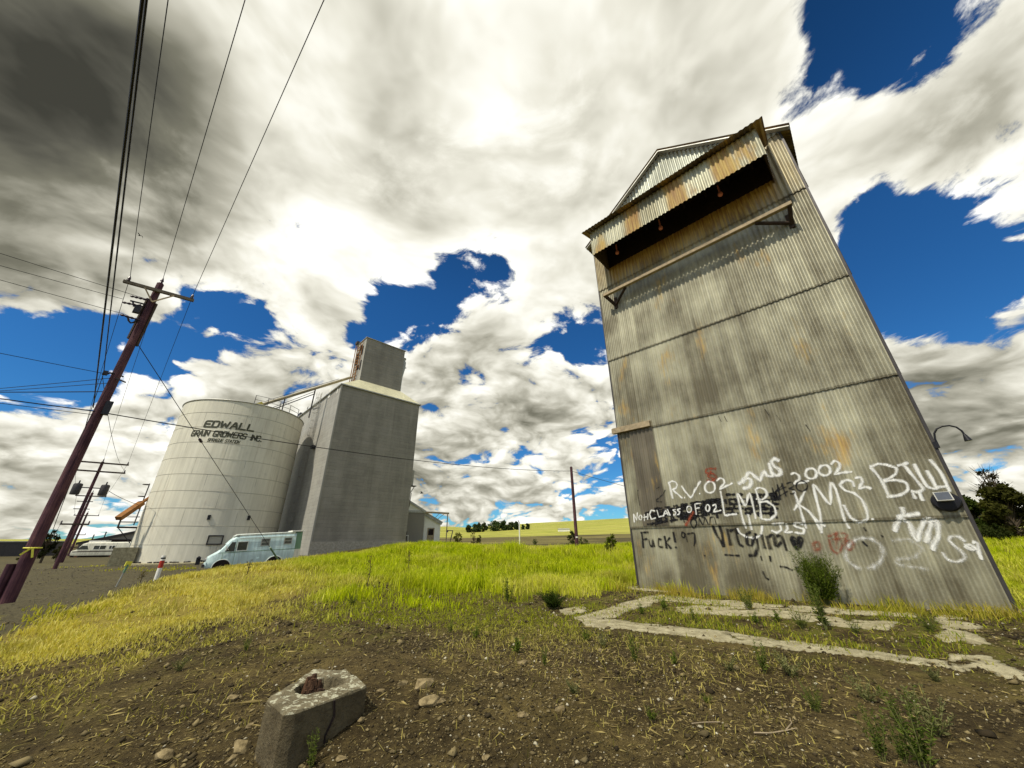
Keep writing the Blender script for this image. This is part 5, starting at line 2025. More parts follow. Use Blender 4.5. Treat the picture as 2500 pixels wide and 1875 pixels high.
for x0, y0, x1, y1 in ((540, 455, 790, 515), (430, 540, 720, 600), (400, 705, 690, 790)):
    p, q = atD(*Z3(x0, y0), 19.9), atD(*Z3(x1, y1), 19.9)
    b = MB()
    n = 9
    b.tube([p + (q - p) * k / n for k in range(n + 1)], [.02] + [.055 if k % 2 else .028 for k in range(1, n)] + [.02], 8)
    b.build('strain_insulator', M['insulator'], upole, smooth=True)
b = MB()
c = atD(*Z3(632, 640), 19.9)
b.obox(c, ad, toC, ZUP, .10, .08, .16)
b.beam(atD(*Z3(575, 530), 19.9), atD(*Z3(590, 600), 19.9), .05, .05)
b.beam(atD(*Z3(540, 520), 19.9), atD(*Z3(745, 570), 19.9), .05, .05)
b.beam(atD(*Z3(590, 590), 19.9), atD(*Z3(690, 580), 19.9), .06, .06)
b.build('fuse_cutout', M['black_metal'], upole)
b = MB()
b.tube([atD(*Z3(x, y), 19.9) for x, y in ((510, 735), (520, 790), (545, 820), (590, 815), (635, 775))], .035, 8)
b.build('line_clamp', M['black_metal'], upole, smooth=True)
b = MB()
b.tube([atD(*Z3(x, y), 19.9) for x, y in ((190, 1490), (235, 1510), (265, 1495), (330, 1505))], .035, 8)
b.obox(atD(*Z3(205, 1497), 19.9), ad, toC, ZUP, .07, .06, .08)
b.build('spool_bracket', M['black_metal'], upole, smooth=True)
b = MB()
c = atD(*Z4(1448, 755), 19.85)
b.obox(c, ad, toC, ZUP, .10, .10, .26)
b.build('splice_case', M['black_metal'], upole)
for x0, y0, x1, y1 in ((1560, 350, 1700, 408), (1640, 320, 1668, 334)):
    b = MB()
    b.beam(atD(*Z4(x0, y0), 19.8), atD(*Z4(x1, y1), 19.8), .045, .045)
    b.build('pole_step', M['dark_metal'], upole)
tz0 = EYE + azt(62, 1338)[1] * 20
b = MB()
b.tube([P0 + np.array([.188 * math.cos(k), .188 * math.sin(k), tz0]) for k in np.linspace(0, 2 * math.pi, 25)], .022, 5)
pf_ = P0 + toC * .20 + ZUP * tz0
b.beam(pf_ - ad * .03, pf_ - ad * .20 - ZUP * .20, .05, .02, up=tuple(toC))
b.beam(pf_, pf_ + ad * .08 - ZUP * .28, .05, .02, up=tuple(toC))
b.build('yellow_tape', M['tape'], upole)
b = MB()
b.tube([P0 - ad * .275 + toC * .05 + ZUP * (bz - .5), P0 - ad * .275 + toC * .05 + ZUP * (tz0 - .45)], .10, 12)
b.build('stub_post', M['pole'], upole, smooth=True)


def far_pole(az, D, ztop, arms, label, tr=False, r=.15):
    p = pol(az, D)
    z0 = tz(p[0], p[1])
    t = thing('utility_pole', label, 'utility pole', (p[0], p[1], z0), 0, 'power poles along the gravel')
    b = MB()
    b.tube([p + ZUP * (z0 - .4), p + ZUP * ztop], [r * 1.2, r * .85], 12)
    b.build('pole', M['pole'], t, smooth=True)
    out = []
    for dzz, half in arms:
        b = MB()
        c = p + ZUP * (ztop - dzz) + np.array([-p[0], -p[1], 0]) / D * .16
        b.beam(c - ad * half, c + ad * half, .12, .14)
        ca = b.build('crossarm', M['dark_wood'], t)
        for s in (-.95, .95):
            b = MB()
            insulator(b, c + ad * half * s + ZUP * .07, .25, .07)
            b.build('insulator', M['insulator'], ca, smooth=True)
            out.append(c + ad * half * s + ZUP * .25)
    if tr:
        for s in (-1, 1):
            b = MB()
            q = p + ad * s * .95 + ZUP * (ztop - 2.7)
            b.lathe(q, [(.05, -.62), (.30, -.6), (.33, -.5), (.33, .35), (.28, .45), (.06, .5), (.05, .75)], 14)
            b.beam(q + ZUP * .1, p + ZUP * (ztop - 2.6), .07, .09)
            b.build('transformer', M['dark_metal'], t, smooth=True)
        b = MB()
        for dzz in (3.9, 4.6):
            c = p + ZUP * (ztop - dzz)
            b.beam(c - ad * .55, c + ad * .55, .06, .07)
        b.build('secondary_rack', M['dark_metal'], t)
    b = MB()
    insulator(b, p + ZUP * ztop, .35, .06)
    b.build('insulator', M['insulator'], t, smooth=True)
    return out + [p + ZUP * (ztop + .3)]


w2 = far_pole(-49.0, 56, EYE + .1423 * 56, ((.15, 1.95), (1.0, 1.95), (6.0, .95)), 'dark power pole with two crossarms and a pair of transformer drums', True, .135)
a3, t3 = azt(226, 1203)
w3 = far_pole(a3, 84, EYE + t3 * 84, ((.5, 1.6),), 'thinner dark pole with one crossarm standing just behind the transformer pole', False, .16)
a4, t4 = azt(214, 1252)
w4 = far_pole(a4, 112, EYE + t4 * 112, ((.5, 1.7), (4.0, 1.0), (6.2, .8)), 'shortest looking of the dark power poles, last in the row beside the motorhome', False, .16)

mp = pol(9.17, 36)
mz = tz(mp[0], mp[1])
mtop = EYE + .1862 * 36
mpole = thing('timber_pole', 'plain thin timber pole standing alone in the green grass between the elevators', 'utility pole', (mp[0], mp[1], mz))
b = MB()
b.tube([mp + ZUP * (mz - .4), mp + ZUP * mtop], [.16, .125], 14)
b.build('pole', M['pole'], mpole, smooth=True)
b = MB()
b.obox(mp + np.array([0, -.16, 0]) + ZUP * (mz + 1.0), (1, 0, 0), (0, 1, 0), ZUP, .10, .02, .06)
b.build('tag_plate', M['white_paint'], mpole)
b = MB()
insulator(b, mp + ZUP * (mtop - .05), .15, .05)
b.build('insulator', M['insulator'], mpole, smooth=True)


def wire(p, q, sag, r, label, n=24, grp=None, name='power_line', mat='wire'):
    p, q = np.array(p, float), np.array(q, float)
    pts = [p + (q - p) * t - ZUP * sag * 4 * t * (1 - t) for t in np.linspace(0, 1, n + 1)]
    b = MB()
    b.tube(pts, r, 5)
    o = b.build(name, M[mat], None, smooth=True)
    o.location = tuple(p)
    o.data.transform(Matrix.Translation(-Vector(p)))
    tag(o, label, 'cable' if name == 'power_line' else 'guy wire', grp)
    return o


G1 = 'wires on the power poles'


def overhead(p, px, label, r=.010, ext=1.5, sag=.05):
    q = atz(px[0], px[1], p[2])
    wire(p, p + (q - p) * ext, sag, r, label, 40, G1)


overhead(ins[0], (412, 0), 'thin wire rising from the inner crossarm insulator, nearest the pair of thick cables')
overhead(ptop, (599, 0), 'thin wire rising from the insulator on the very top of the big pole')
overhead(ins[1], (791, 0), 'thin wire rising from the silo-side end of the big crossarm, farthest from the thick cables')
cA1 = atD(228, 995, 19.8)
overhead(cA1, (352, 0), 'thick black cable overhead, outermost of the close pair, meeting the big pole lowest', .016)
cB1 = atD(253, 912, 19.8)
overhead(cB1, (361, 0), 'thick black cable overhead ending at the spool bracket of the big pole', .014)
for (p, q, lab) in ((ins[0], w2[0], 'slack wire from the inner crossarm insulator down to the transformer pole'), (ptop, w2[-1], 'slack wire from the big pole top down to the transformer pole top'), (ins[1], w2[1], 'slack wire from the silo-side crossarm end to the transformer pole')):
    wire(p, q, .5, .010, lab, 24, G1)
wire(cB1, w2[2], .35, .012, 'black cable from the spool bracket running on to the lower arm of the transformer pole', 24, G1)
wire(cB1 - ZUP * .1, w2[3], .5, .010, 'second thin cable from the spool bracket to the lower arm of the transformer pole', 24, G1)
wire(atD(205, 1098, 20.2), w2[4], 2.2, .014, 'drooping cable hanging in a deep loop to the low arm of the transformer pole', 24, G1)
for i in range(2):
    wire(w2[i], w3[i], .4, .012, ('outer' if i else 'inner') + ' short wire between the transformer pole and the next thin pole', 12, G1)
    wire(w3[i], w4[i], .4, .014, ('outer' if i else 'inner') + ' short wire between the last two poles of the row', 12, G1)
for (x0, y0, x1, y1, r, lab) in ((0, 618, 368, 733, .010, 'thin wire leaving the frame past the big pole, topmost of three'), (0, 648, 300, 730, .010, 'thin wire leaving the frame past the big pole, middle one of three'), (0, 683, 308, 768, .010, 'thin wire leaving the frame past the big pole, lowest of three'),
                                 (0, 862, 250, 911, .011, 'single thin wire running to the spool bracket below the crossarm'), (0, 948, 270, 923, .012, 'thin cable rising slightly to the big pole, upper of two close together'), (0, 954, 266, 935, .012, 'thin cable rising slightly to the big pole, lower of two close together'),
                                 (0, 957, 258, 956, .018, 'thick level black cable meeting the big pole at half height'), (0, 973, 232, 1004, .020, 'thick sloping black cable meeting the big pole below the level cable'), (0, 984, 226, 1012, .011, 'thin cable just under the thick sloping cable at the big pole')):
    p = atD(x1, y1, 19.9)
    q = atz(x0, y0, p[2] + .001) if ray(x0, y0)[2] > 0 else p
    if np.hypot(q[0], q[1]) > 90:
        q = atD(x0, y0, 60)
    wire(p, p + (q - p) * 1.25, .02 * np.linalg.norm(q - p) / 10, r, lab, 24, G1)
cM = atD(260, 1009, 19.8)
wire(cM, mp + ZUP * (mtop - .4), .55, .020, 'thick black cable slung across the yard from the big pole to the lone timber pole', 50, G1)
q = atD(1526, 1181, 34)
m0 = mp + ZUP * (mtop - .4)
wire(m0, m0 + (q - m0) * 3.0, .25, .020, 'black cable running from the lone timber pole behind the graffiti tower', 24, G1)
wire(atD(252, 1190, 56), atD(340, 1233, 57), .15, .022, 'short cable from the transformer pole to the rusty grain spout', 16, G1)
gA = atD(338, 843, 19.85)
gg = atD(676, 1362, 33.0)
gz = tz(gg[0], gg[1])
gB = np.array([gg[0], gg[1], gz])
gB = gA + (gg - gA) * ((gz - gA[2]) / (gg[2] - gA[2])) if gg[2] < gA[2] else gg
guy = thing('guy_wire', 'slanting steel guy wire from the big pole to the ground in front of the van', 'guy wire', gA)
b = MB()
b.tube([gA, gB], .014, 6)
b.build('cable', M['wire'], guy)
b = MB()
gi = gA + (gB - gA) * .30
gd = (gB - gA) / np.linalg.norm(gB - gA)
b.tube([gi - gd * .16, gi - gd * .08, gi, gi + gd * .08, gi + gd * .16], [.02, .07, .055, .07, .02], 10)
b.build('insulator', M['insulator'], guy, smooth=True)
b = MB()
b.tube([gB - gd * 2.5, gB], .055, 8)
b.build('guard_sleeve', M['van_green'], guy, smooth=True)


# marker posts
def marker(px, py, ytop, D, parts, label, cat='marker post', r=.07, name='marker_post'):
    a, t = azt(px, py)
    p = pol(a, D)
    z0 = tz(p[0], p[1])
    top = EYE + azt(px + (py - ytop) * .25, ytop)[1] * D
    o = thing(name, label, cat, (p[0], p[1], z0))
    h = top - z0
    for nm, f0, f1, m, rr in parts:
        b = MB()
        b.tube([p + ZUP * (z0 + h * f0 - (.3 if f0 == 0 else 0)), p + ZUP * (z0 + h * f1)], r * rr, 12)
        b.build(nm, M[m], o, smooth=True)
    return o, p, z0, h


marker(386, 1400, 1356, 24, (('post', 0, .52, 'white_paint', 1), ('red_band', .52, .80, 'red_paint', 1.02), ('post_top', .80, .86, 'white_paint', 1.0), ('black_band', .86, .92, 'black_metal', 1.02), ('cap', .92, 1, 'white_paint', 1.0)), 'short white post with a red band standing at the grass edge before the silo', r=.085)
o, p, z0, h = marker(283, 1432, 1372, 22, (('stake', 0, .6, 'grey_metal', .5), ('painted_stake', .6, .9, 'van_green', .8)), 'thin leaning stake with a yellow tip at the edge of the gravel', 'stake', .05, 'survey_stake')
b = MB()
b.obox(p + ZUP * (z0 + h * .93), ad, toC, ZUP, .10, .015, .09)
b.build('yellow_tag', M['tape'], o)
o.rotation_euler = (0, R(7), R(40))
o, p, z0, h = marker(1269, 1336, 1276, 29, (('post', 0, 1, 'white_paint', .55),), 'slim white post with a small dark top in the middle of the field', r=.08)
b = MB()
b.beam(p + ZUP * (z0 + h), p + ZUP * (z0 + h + .18) - np.array([.1, 0, 0]), .06, .04)
b.build('post_tip', M['dark_metal'], o)

# ------------------------------------------------------------------ concrete pier with a rotted post
HB = .30
tn_ = lambda x, y: azt(x, y)
corn = []
for x, y in ((698, 1747), (898, 1676), (848, 1634), (770, 1632), (650, 1707)):
    a, t = azt(x, y)
    corn.append(pol(a, (EYE - HB) / -t)[:2])
C4 = np.array(corn)
pier = thing('concrete_pier', 'weathered concrete pier block with a rotted post stump in its round hole', 'concrete block', (C4[:, 0].mean(), C4[:, 1].mean(), -.2))
hc_ = atz(600 + 1090 * .1658, 1600 + 425 * .1658, HB)[:2]
e1 = atz(600 + 740 * .1658, 1600 + 520 * .1658, HB)[:2]
e2 = atz(600 + 1445 * .1658, 1600 + 350 * .1658, HB)[:2]
ex = (e2 - e1) / 2
hc_ = (e1 + e2) / 2
ey = np.array([-ex[1], ex[0]]) * .86
n = 48
outer, inner = [], []
P5 = [C4[i] for i in range(5)]
for k in range(n):
    a = 2 * math.pi * k / n
    dirv = ex * math.cos(a) + ey * math.sin(a)
    dirv = dirv / np.linalg.norm(dirv)
    best = None
    for i in range(5):
        p, q = P5[i], P5[(i + 1) % 5]
        m_ = np.array([[dirv[0], -(q - p)[0]], [dirv[1], -(q - p)[1]]])
        if abs(np.linalg.det(m_)) < 1e-9:
            continue
        s, t = np.linalg.solve(m_, p - hc_)
        if s > 0 and -1e-6 <= t <= 1 + 1e-6:
            best = s if best is None else min(best, s)
    outer.append(hc_ + dirv * best)
    inner.append(hc_ + (ex * math.cos(a) + ey * math.sin(a)) * (1 + .05 * math.sin(k * 2.3)))
b = MB()
rings = []
for f in (0, .06, .25, .5, .75, .95, 1.0):
    ring = []
    for k in range(n):
        p = inner[k] * (1 - f) + outer[k] * f
        z = HB + (fbm(p[0], p[1], 9, 4, 5) - .5) * .05 - (.025 if f in (1.0, 0) else 0)
        ring.append((p[0], p[1], float(z)))
    rings.append(ring)
hole = [(p[0], p[1], HB - .34) for p in inner]
vs = [q for r_ in [hole] + rings for q in r_]
fs = []
for i in range(len(rings)):
    for k in range(n):
        k2 = (k + 1) % n
        fs.append((i * n + k, (i + 1) * n + k, (i + 1) * n + k2, i * n + k2))
fs.append(tuple(range(n)))
b.add(vs, fs)
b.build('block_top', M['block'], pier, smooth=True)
b = MB()
vs, fs = [], []
zl = np.linspace(HB - .012, -.75, 9)
for j, z in enumerate(zl):
    for k in range(n):
        p = outer[k] + (outer[k] - hc_) * .02 * max(0, (HB - z))
        d_ = (fbm(p[0] * 3, z * 3 + p[1], 3, 3, 8) - .5) * .02
        v_ = (outer[k] - hc_)
        p = p + v_ / np.linalg.norm(v_) * d_
        vs.append((p[0], p[1], z))
for j in range(8):
    for k in range(n):
        k2 = (k + 1) % n
        fs.append((j * n + k, (j + 1) * n + k, (j + 1) * n + k2, j * n + k2))
b.add(vs, fs)
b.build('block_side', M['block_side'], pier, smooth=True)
b = MB()                             # crack down the long side
pc = P5[0] * .46 + P5[1] * .54
out_ = np.array([(P5[1] - P5[0])[1], -(P5[1] - P5[0])[0]])
out_ /= np.linalg.norm(out_)
if out_ @ pc > 0:
    out_ = -out_
al_ = (P5[1] - P5[0]) / np.linalg.norm(P5[1] - P5[0])
zz, off = HB - .01, 0
pts = []
rr = random.Random(2)
for k in range(9):
    q = pc + al_ * off + out_ * .012
    pts.append((q[0], q[1], zz))
    zz -= .06
    off += rr.uniform(-.035, .015)
b.tube(pts, [.012, .010, .012, .009, .008, .010, .007, .006, .003], 5)
b.build('crack', M['hood_dark'], pier)
stump = thing('rotted_stump', 'rotted brown timber stump splintering inside the concrete pier hole', 'post stump', (hc_[0], hc_[1], 0))
b = MB()
rr = random.Random(9)
for k in range(46):
    a, r_ = rr.uniform(0, 6.28), math.sqrt(rr.random()) * .80
    p = hc_ - ex * .36 + ex * .55 * r_ * math.cos(a) + ey * .70 * r_ * math.sin(a)
    h = HB - .03 + rr.uniform(-.03, .05) + .06 * math.cos(a - 1.2)
    th = rr.uniform(.024, .048)
    b.tube([(p[0], p[1], -.02), (p[0] + rr.uniform(-.008, .008), p[1] + rr.uniform(-.008, .008), h * .7), (p[0] + rr.uniform(-.015, .015), p[1] + rr.uniform(-.015, .015), h)], [th * 1.2, th, th * .55], 6)
M['rot'] = flat('rotten_red_brown_wood', (.055, .027, .013), .95, var=.6, sc=26, bump=.5)
b.build('splinters', M['rot'], stump)


# ------------------------------------------------------------------ plants
def leaf_quads(centers, dirs, ups, ln, wd):
    c, d, u = (np.asarray(q, float) for q in (centers, dirs, ups))
    d = d / (np.linalg.norm(d, axis=1)[:, None] + 1e-9)
    s = np.cross(d, u)
    s /= (np.linalg.norm(s, axis=1)[:, None] + 1e-9)
    ln, wd = np.asarray(ln)[:, None], np.asarray(wd)[:, None]
    nn = np.cross(s, d)
    a = c - d * 0
    V = np.stack([a, c + d * ln * .5 + s * wd * .5 + nn * ln * .06, c + d * ln, c + d * ln * .5 - s * wd * .5 + nn * ln * .06], 1).reshape(-1, 3)
    F = np.arange(len(c) * 4).reshape(-1, 4)
    return V, F


def rnd_dirs(n, g):
    v = g.normal(size=(n, 3))
    return v / np.linalg.norm(v, axis=1)[:, None]


def make_weed(name, label, cat, h, spread, stems, lpb, ll, lw, c0, c1, seed, group=None, bushy=0.0):
    g = np.random.default_rng(seed)
    root = thing(name, label, cat, (0, 0, 0), 0, group)
    b = MB()
    C, Dv, Uv, L, Wd = [], [], [], [], []
    for s in range(stems):
        a = g.uniform(0, 6.283)
        lean = spread * (g.random() ** .7)
        hh = h * g.uniform(.6, 1.0) * (1 - .35 * lean / max(spread, .01) * .5)
        base = np.array([math.cos(a), math.sin(a), 0]) * g.uniform(0, .05) * h
        tip = base + np.array([math.cos(a) * lean, math.sin(a) * lean, hh])
        mid = (base + tip) / 2 + np.array([math.cos(a), math.sin(a), 0]) * lean * -.12
        pts = [base * (1 - t) ** 2 + mid * 2 * t * (1 - t) + tip * t * t for t in np.linspace(0, 1, 5)]
        b.tube(pts, [.006 * h + .002, .005 * h + .002, .004 * h + .001, .003 * h + .001, .001], 4)
        for k in range(lpb):
            t = g.uniform(.08, 1.0) ** .8
            p = base * (1 - t) ** 2 + mid * 2 * t * (1 - t) + tip * t * t
            dv = rnd_dirs(1, g)[0]
            dv[2] = abs(dv[2]) * .8 + .15
            off = bushy * g.random() * (1 - t * .6)
            C.append(p + np.array([dv[0], dv[1], dv[2] * .3]) * off * h)
            Dv.append(dv)
            Uv.append(rnd_dirs(1, g)[0])
            sc = (1.15 - .7 * t)
            L.append(ll * sc * g.uniform(.6, 1.2))
            Wd.append(lw * sc * g.uniform(.7, 1.2))
    b.build('stems', M['stem'], root, local=True)
    V, F = leaf_quads(C, Dv, Uv, L, Wd)
    k = g.random(len(C))[:, None]
    col = np.repeat(np.array(c0) * (1 - k) + np.array(c1) * k, 4, 0)
    np_mesh('leaves', V, F, M['leaf'], col, root)
    return root


M['stem'] = flat('green_stem', (.12, .13, .035), .8, var=.2)
GA, GB_ = (.055, .085, .012), (.16, .21, .030)
protos = {
    'rosette': make_weed('weed', 'p', 'weed', .40, .22, 9, 22, .10, .026, GA, GB_, 1),
    'upright': make_weed('weed', 'p', 'weed', .62, .16, 7, 40, .085, .020, (.06, .085, .014), (.17, .21, .04), 2),
    'feather': make_weed('weed', 'p', 'weed', .55, .28, 12, 46, .06, .012, (.05, .075, .014), (.15, .18, .035), 3),
    'tall': make_weed('weed', 'p', 'weed', .9, .20, 9, 52, .10, .022, (.045, .07, .012), (.13, .17, .03), 4),
    'dusty': make_weed('weed', 'p', 'weed', .5, .25, 9, 30, .09, .022, (.10, .105, .04), (.24, .24, .10), 5),
    'bush': make_weed('weed', 'p', 'bush', 1.0, .44, 34, 260, .085, .020, (.028, .050, .006), (.13, .17, .022), 6, None, .20),
    'ball': make_weed('weed', 'p', 'bush', .5, .40, 30, 170, .06, .020, (.015, .03, .006), (.06, .09, .015), 7, None, .22),
}
WEEDS = [
    # prototype, base px, base py, height px, label, group   (pixels of the survey photo)
    ('upright', 1549, 1616, 64, 'bright green leafy weed alone in the dirt just outside the longest concrete strip', None),
    ('upright', 1329, 1628, 50, 'slender green weed in bare dirt nearest the tan rocks', None),
    ('rosette', 1264, 1594, 40, 'low green weed in the dirt below the round dark bush', None),
    ('dusty', 1402, 1696, 42, 'dusty pale weed in the middle of the bare dirt', None),
    ('rosette', 1433, 1566, 30, 'green weed sprouting from the dirt near the strip corner', 'small weeds in the dirt'),
    ('dusty', 1472, 1583, 36, 'greyish weed beside the leafy green weed near the longest strip', 'small weeds in the dirt'),
    ('rosette', 1646, 1622, 30, 'small green weed sprouting from the bare dirt in front of the strips', 'small weeds in the dirt'),
    ('dusty', 1782, 1640, 40, 'small green weed sprouting from the bare dirt in front of the strips', 'small weeds in the dirt'),
    ('rosette', 1730, 1718, 24, 'small green weed sprouting from the bare dirt in front of the strips', 'small weeds in the dirt'),
    ('rosette', 1595, 1765, 36, 'small green weed sprouting from the bare dirt in front of the strips', 'small weeds in the dirt'),
    ('upright', 1866, 1646, 78, 'tall slim green weed standing before the middle of the longest strip', None),
    ('dusty', 1934, 1652, 64, 'bushy dusty green weed next to the tall slim weed before the strip', None),
    ('feather', 1996, 1742, 80, 'bushy bright weed halfway between the longest strip and the big dark weeds', None),
    ('dusty', 2120, 1716, 66, 'pale green weed above the big dark weed clump', None),
    ('tall', 2160, 1862, 130, 'big dark green weed at the left of the tall clump in the corner', None),
    ('tall', 2215, 1872, 110, 'bushy dark green weed in the middle of the tall corner clump', None),
    ('tall', 2262, 1890, 190, 'tallest dark green weed of the corner clump', None),
    ('dusty', 2290, 1800, 110, 'loose dark weed behind the tall corner clump', None),
    ('dusty', 2288, 1664, 44, 'small weed growing where the longest concrete strip ends', None),
    ('feather', 2275, 1545, 52, 'dark green weed between the inner slab and the ragged corner patch', None),
    ('rosette', 1622, 1490, 30, 'yellow green weed just inside the slanting strip', 'weeds inside the foundation'),
    ('rosette', 1568, 1502, 26, 'green weed growing inside the old foundation outline', 'weeds inside the foundation'),
    ('upright', 1696, 1520, 40, 'upright weed growing at the near end of the inner slab', None),
    ('feather', 1832, 1492, 66, 'fluffy green weed over the back strip by the tower foot', None),
    ('feather', 1960, 1536, 56, 'fluffy yellow green weed spilling over the inner slab', None),
    ('tall', 2018, 1540, 110, 'tall green weed growing through the inner slab in front of the big bush', None),
    ('rosette', 1846, 1524, 28, 'green weed growing inside the old foundation outline', 'weeds inside the foundation'),
    ('rosette', 1900, 1520, 30, 'green weed growing inside the old foundation outline', 'weeds inside the foundation'),
    ('feather', 2090, 1548, 40, 'green weed growing inside the old foundation outline', 'weeds inside the foundation'),
    ('bush', 2010, 1462, 112, 'tall bushy dark green shrub growing against the foot of the graffiti wall', None),
    ('ball', 1352, 1488, 46, 'round dark green bush at the grass edge before the tower corner', None),
    ('dusty', 435, 1640, 40, 'faint green weed on the dark gravel slope left of the pier', None),
    ('feather', 600, 1590, 40, 'low dull weed on the gravel between the pier and the straw bank', None),
    ('upright', 758, 1882, 90, 'spindly green weed rising against the front of the concrete pier', None),
    ('upright', 1100, 1545, 34, 'small pale weed on the bare ground below the green grass', 'weeds below the grass'),
    ('rosette', 1160, 1560, 30, 'small pale weed on the bare ground below the green grass', 'weeds below the grass'),
    ('upright', 1240, 1470, 60, 'leafy weed standing at the near edge of the tall green grass', None),
    ('feather', 860, 1478, 34, 'small pale weed on the bare ground below the green grass', 'weeds below the grass'),
    ('feather', 2478, 1478, 40, 'shaggy weed at the far foot of the tower by the concrete sill', None),
]
PH = {'rosette': .40, 'upright': .62, 'feather': .55, 'tall': .9, 'dusty': .5, 'bush': 1.0, 'ball': .5}
used = set()
rw = random.Random(4)
for kind, px, py, hp_, lab, grp in WEEDS:
    p = on_ground(px, min(py, 1874))
    if py > 1874:
        q = on_ground(px, 1874)
        q2 = on_ground(px, 1850)
        p = q + (q - q2) * (py - 1874) / 24
        p[2] = tz(p[0], p[1])
    if kind == 'bush':
        q = wp(*(wall_uv(px, 1440)[0], 0), .42)
        p = np.array([q[0], q[1], tz(q[0], q[1])])
    D = float(np.hypot(p[0], p[1]))
    a0, a1 = azt(px, py)[1], azt(px, py - hp_)[1]
    h = (a1 - a0) * D * (1.25 if kind not in ('bush', 'ball') else 1.42 if kind == 'bush' else 1.08)
    o = protos[kind] if kind not in used else copy_tree(protos[kind])
    used.add(kind)
    s = h / PH[kind]
    o.location = tuple(p - np.array([0, 0, .01]))
    o.rotation_euler = (0, 0, rw.uniform(0, 6.28))
    ws = min(s * rw.uniform(.95, 1.25), s * 1.25) * (.72 if kind == 'bush' else 1)
    o.scale = (ws, ws, s)
    tag(o, lab, 'bush' if kind in ('bush', 'ball') else 'weed', grp)
    if grp is None and 'group' in o:
        del o['group']
    if kind in ('bush', 'ball'):
        o.name = 'bush'

for px, py, hp_, lab in ((995, 1395, 50, 'tall thin dry stalk in the green grass, nearest the elevator side'), (600, 1410, 40, 'dark dry stalk standing in the straw below the van'), (340, 1425, 26, 'short dark stalk on the straw bank near the red banded post'), (895, 1440, 82, 'tallest thin dry stalk rising from the middle of the grass')):
    p = on_ground(px, py)
    D = float(np.hypot(p[0], p[1]))
    h = (azt(px, py - hp_)[1] - azt(px, py)[1]) * D
    o = thing('dry_stalk', lab, 'plant stalk', p)
    b = MB()
    b.tube([p, p + np.array([.03, 0, h * .6]), p + np.array([.0, 0, h])], [.014, .010, .004], 5)
    for k in range(7):
        z = h * (.45 + .55 * k / 7)
        a = k * 2.4
        b.tube([p + ZUP * z, p + np.array([.10 * math.cos(a), .10 * math.sin(a), z + .10])], [.006, .002], 4)
    b.build('stem', M['bark'], o)
    g = np.random.default_rng(int(px))
    n = 40
    C = p + np.stack([g.normal(0, .05, n), g.normal(0, .05, n), h * g.uniform(.4, 1.05, n)], 1)
    V, F = leaf_quads(C - p, rnd_dirs(n, g), rnd_dirs(n, g), np.full(n, .07), np.full(n, .03))
    np_mesh('seed_head', V, F, M['leaf'], np.tile([.14, .11, .03], (len(V), 1)), o)


def make_tree(name, label, cat, p, h, w, shape, c0, c1, seed, nleaf=2600, lsz=.05, trunk=.25, bare=0, group=None, clumps=26):
    """tapered trunk, forking limbs and a crown of leaf clumps at the limb ends"""
    g = np.random.default_rng(seed)
    t = thing(name, label, cat, p, 0, group)
    b = MB()
    tips = []
    th = h * trunk
    b.tube([(0, 0, -.2), (w * .02, 0, th * .6), (0, w * .02, th), (w * .03, 0, h * .72)], [h * .035, h * .028, h * .022, h * .006], 8)
    for i in range(clumps):
        zf = g.uniform(0, 1)
        z = h * (trunk * .6 + (1 - trunk * .6) * zf)
        prof = {'round': math.sqrt(max(0, 1 - (2 * zf - .9) ** 2 / 1.25)), 'tall': math.sqrt(max(0, 1 - (2 * zf - .8) ** 2 / 1.5)) * .9, 'bush': math.sqrt(max(0, 1 - zf ** 2)), 'wild': .35 + .65 * abs(math.sin(zf * 3 + seed))}[shape]
        a = g.uniform(0, 6.283)
        r_ = w / 2 * prof * (g.uniform(.25, 1.0) ** .6)
        tip = np.array([r_ * math.cos(a), r_ * math.sin(a), z * g.uniform(.92, 1.0)])
        st = np.array([0, 0, min(max(z * .45, th * .35), h * .6)])
        md = (st + tip) / 2 + np.array([0, 0, h * .05])
        b.tube([st, md, tip], [h * .012, h * .008, h * .003], 5)
        tips.append(tip)
        if bare:
            for k in range(bare):
                dv = rnd_dirs(1, g)[0]
                dv[2] = abs(dv[2])
                b.tube([md + (tip - md) * g.random(), tip + dv * h * .13], [h * .004, h * .001], 4)
    b.build('trunk', M['bark'], t, local=True)
    n = nleaf
    k = g.integers(0, len(tips), n)
    tp = np.array(tips)[k]
    cs = w * g.uniform(.08, .17, len(tips))[k][:, None]
    C = tp + rnd_dirs(n, g) * cs * (g.random((n, 1)) ** .45) * np.array([1, 1, .75])
    C[:, 2] = np.maximum(C[:, 2], .02 * h)
    tone = np.clip(g.random(n) * .6 + g.random(len(tips))[k] * .5, 0, 1)[:, None]
    L = h * lsz * g.uniform(.5, 1.3, n)
    V, F = leaf_quads(C, rnd_dirs(n, g), rnd_dirs(n, g), L, L * .6)
    col = np.repeat(np.array(c0) * (1 - tone) + np.array(c1) * tone, 4, 0)
    np_mesh('crown', V, F, M['leaf'], col, t)
    return t


DKG, MDG = (.014, .024, .006), (.075, .105, .020)


def tree_at(px, py, ytop, wpx, name, label, cat, shape, c0, c1, seed, D=None, **kw):
    if D is None:
        p = on_ground(px, py)
        D = float(np.hypot(p[0], p[1]))
    else:
        p = pol(azt(px, py)[0], D)
        p[2] = tz(p[0], p[1])
    h = EYE + azt(px, ytop)[1] * D - p[2]
    wdt = abs(R(azt(px + wpx / 2, py)[0] - azt(px - wpx / 2, py)[0])) * D
    make_tree(name, label, cat, p, h, wdt, shape, c0, c1, seed, **kw)


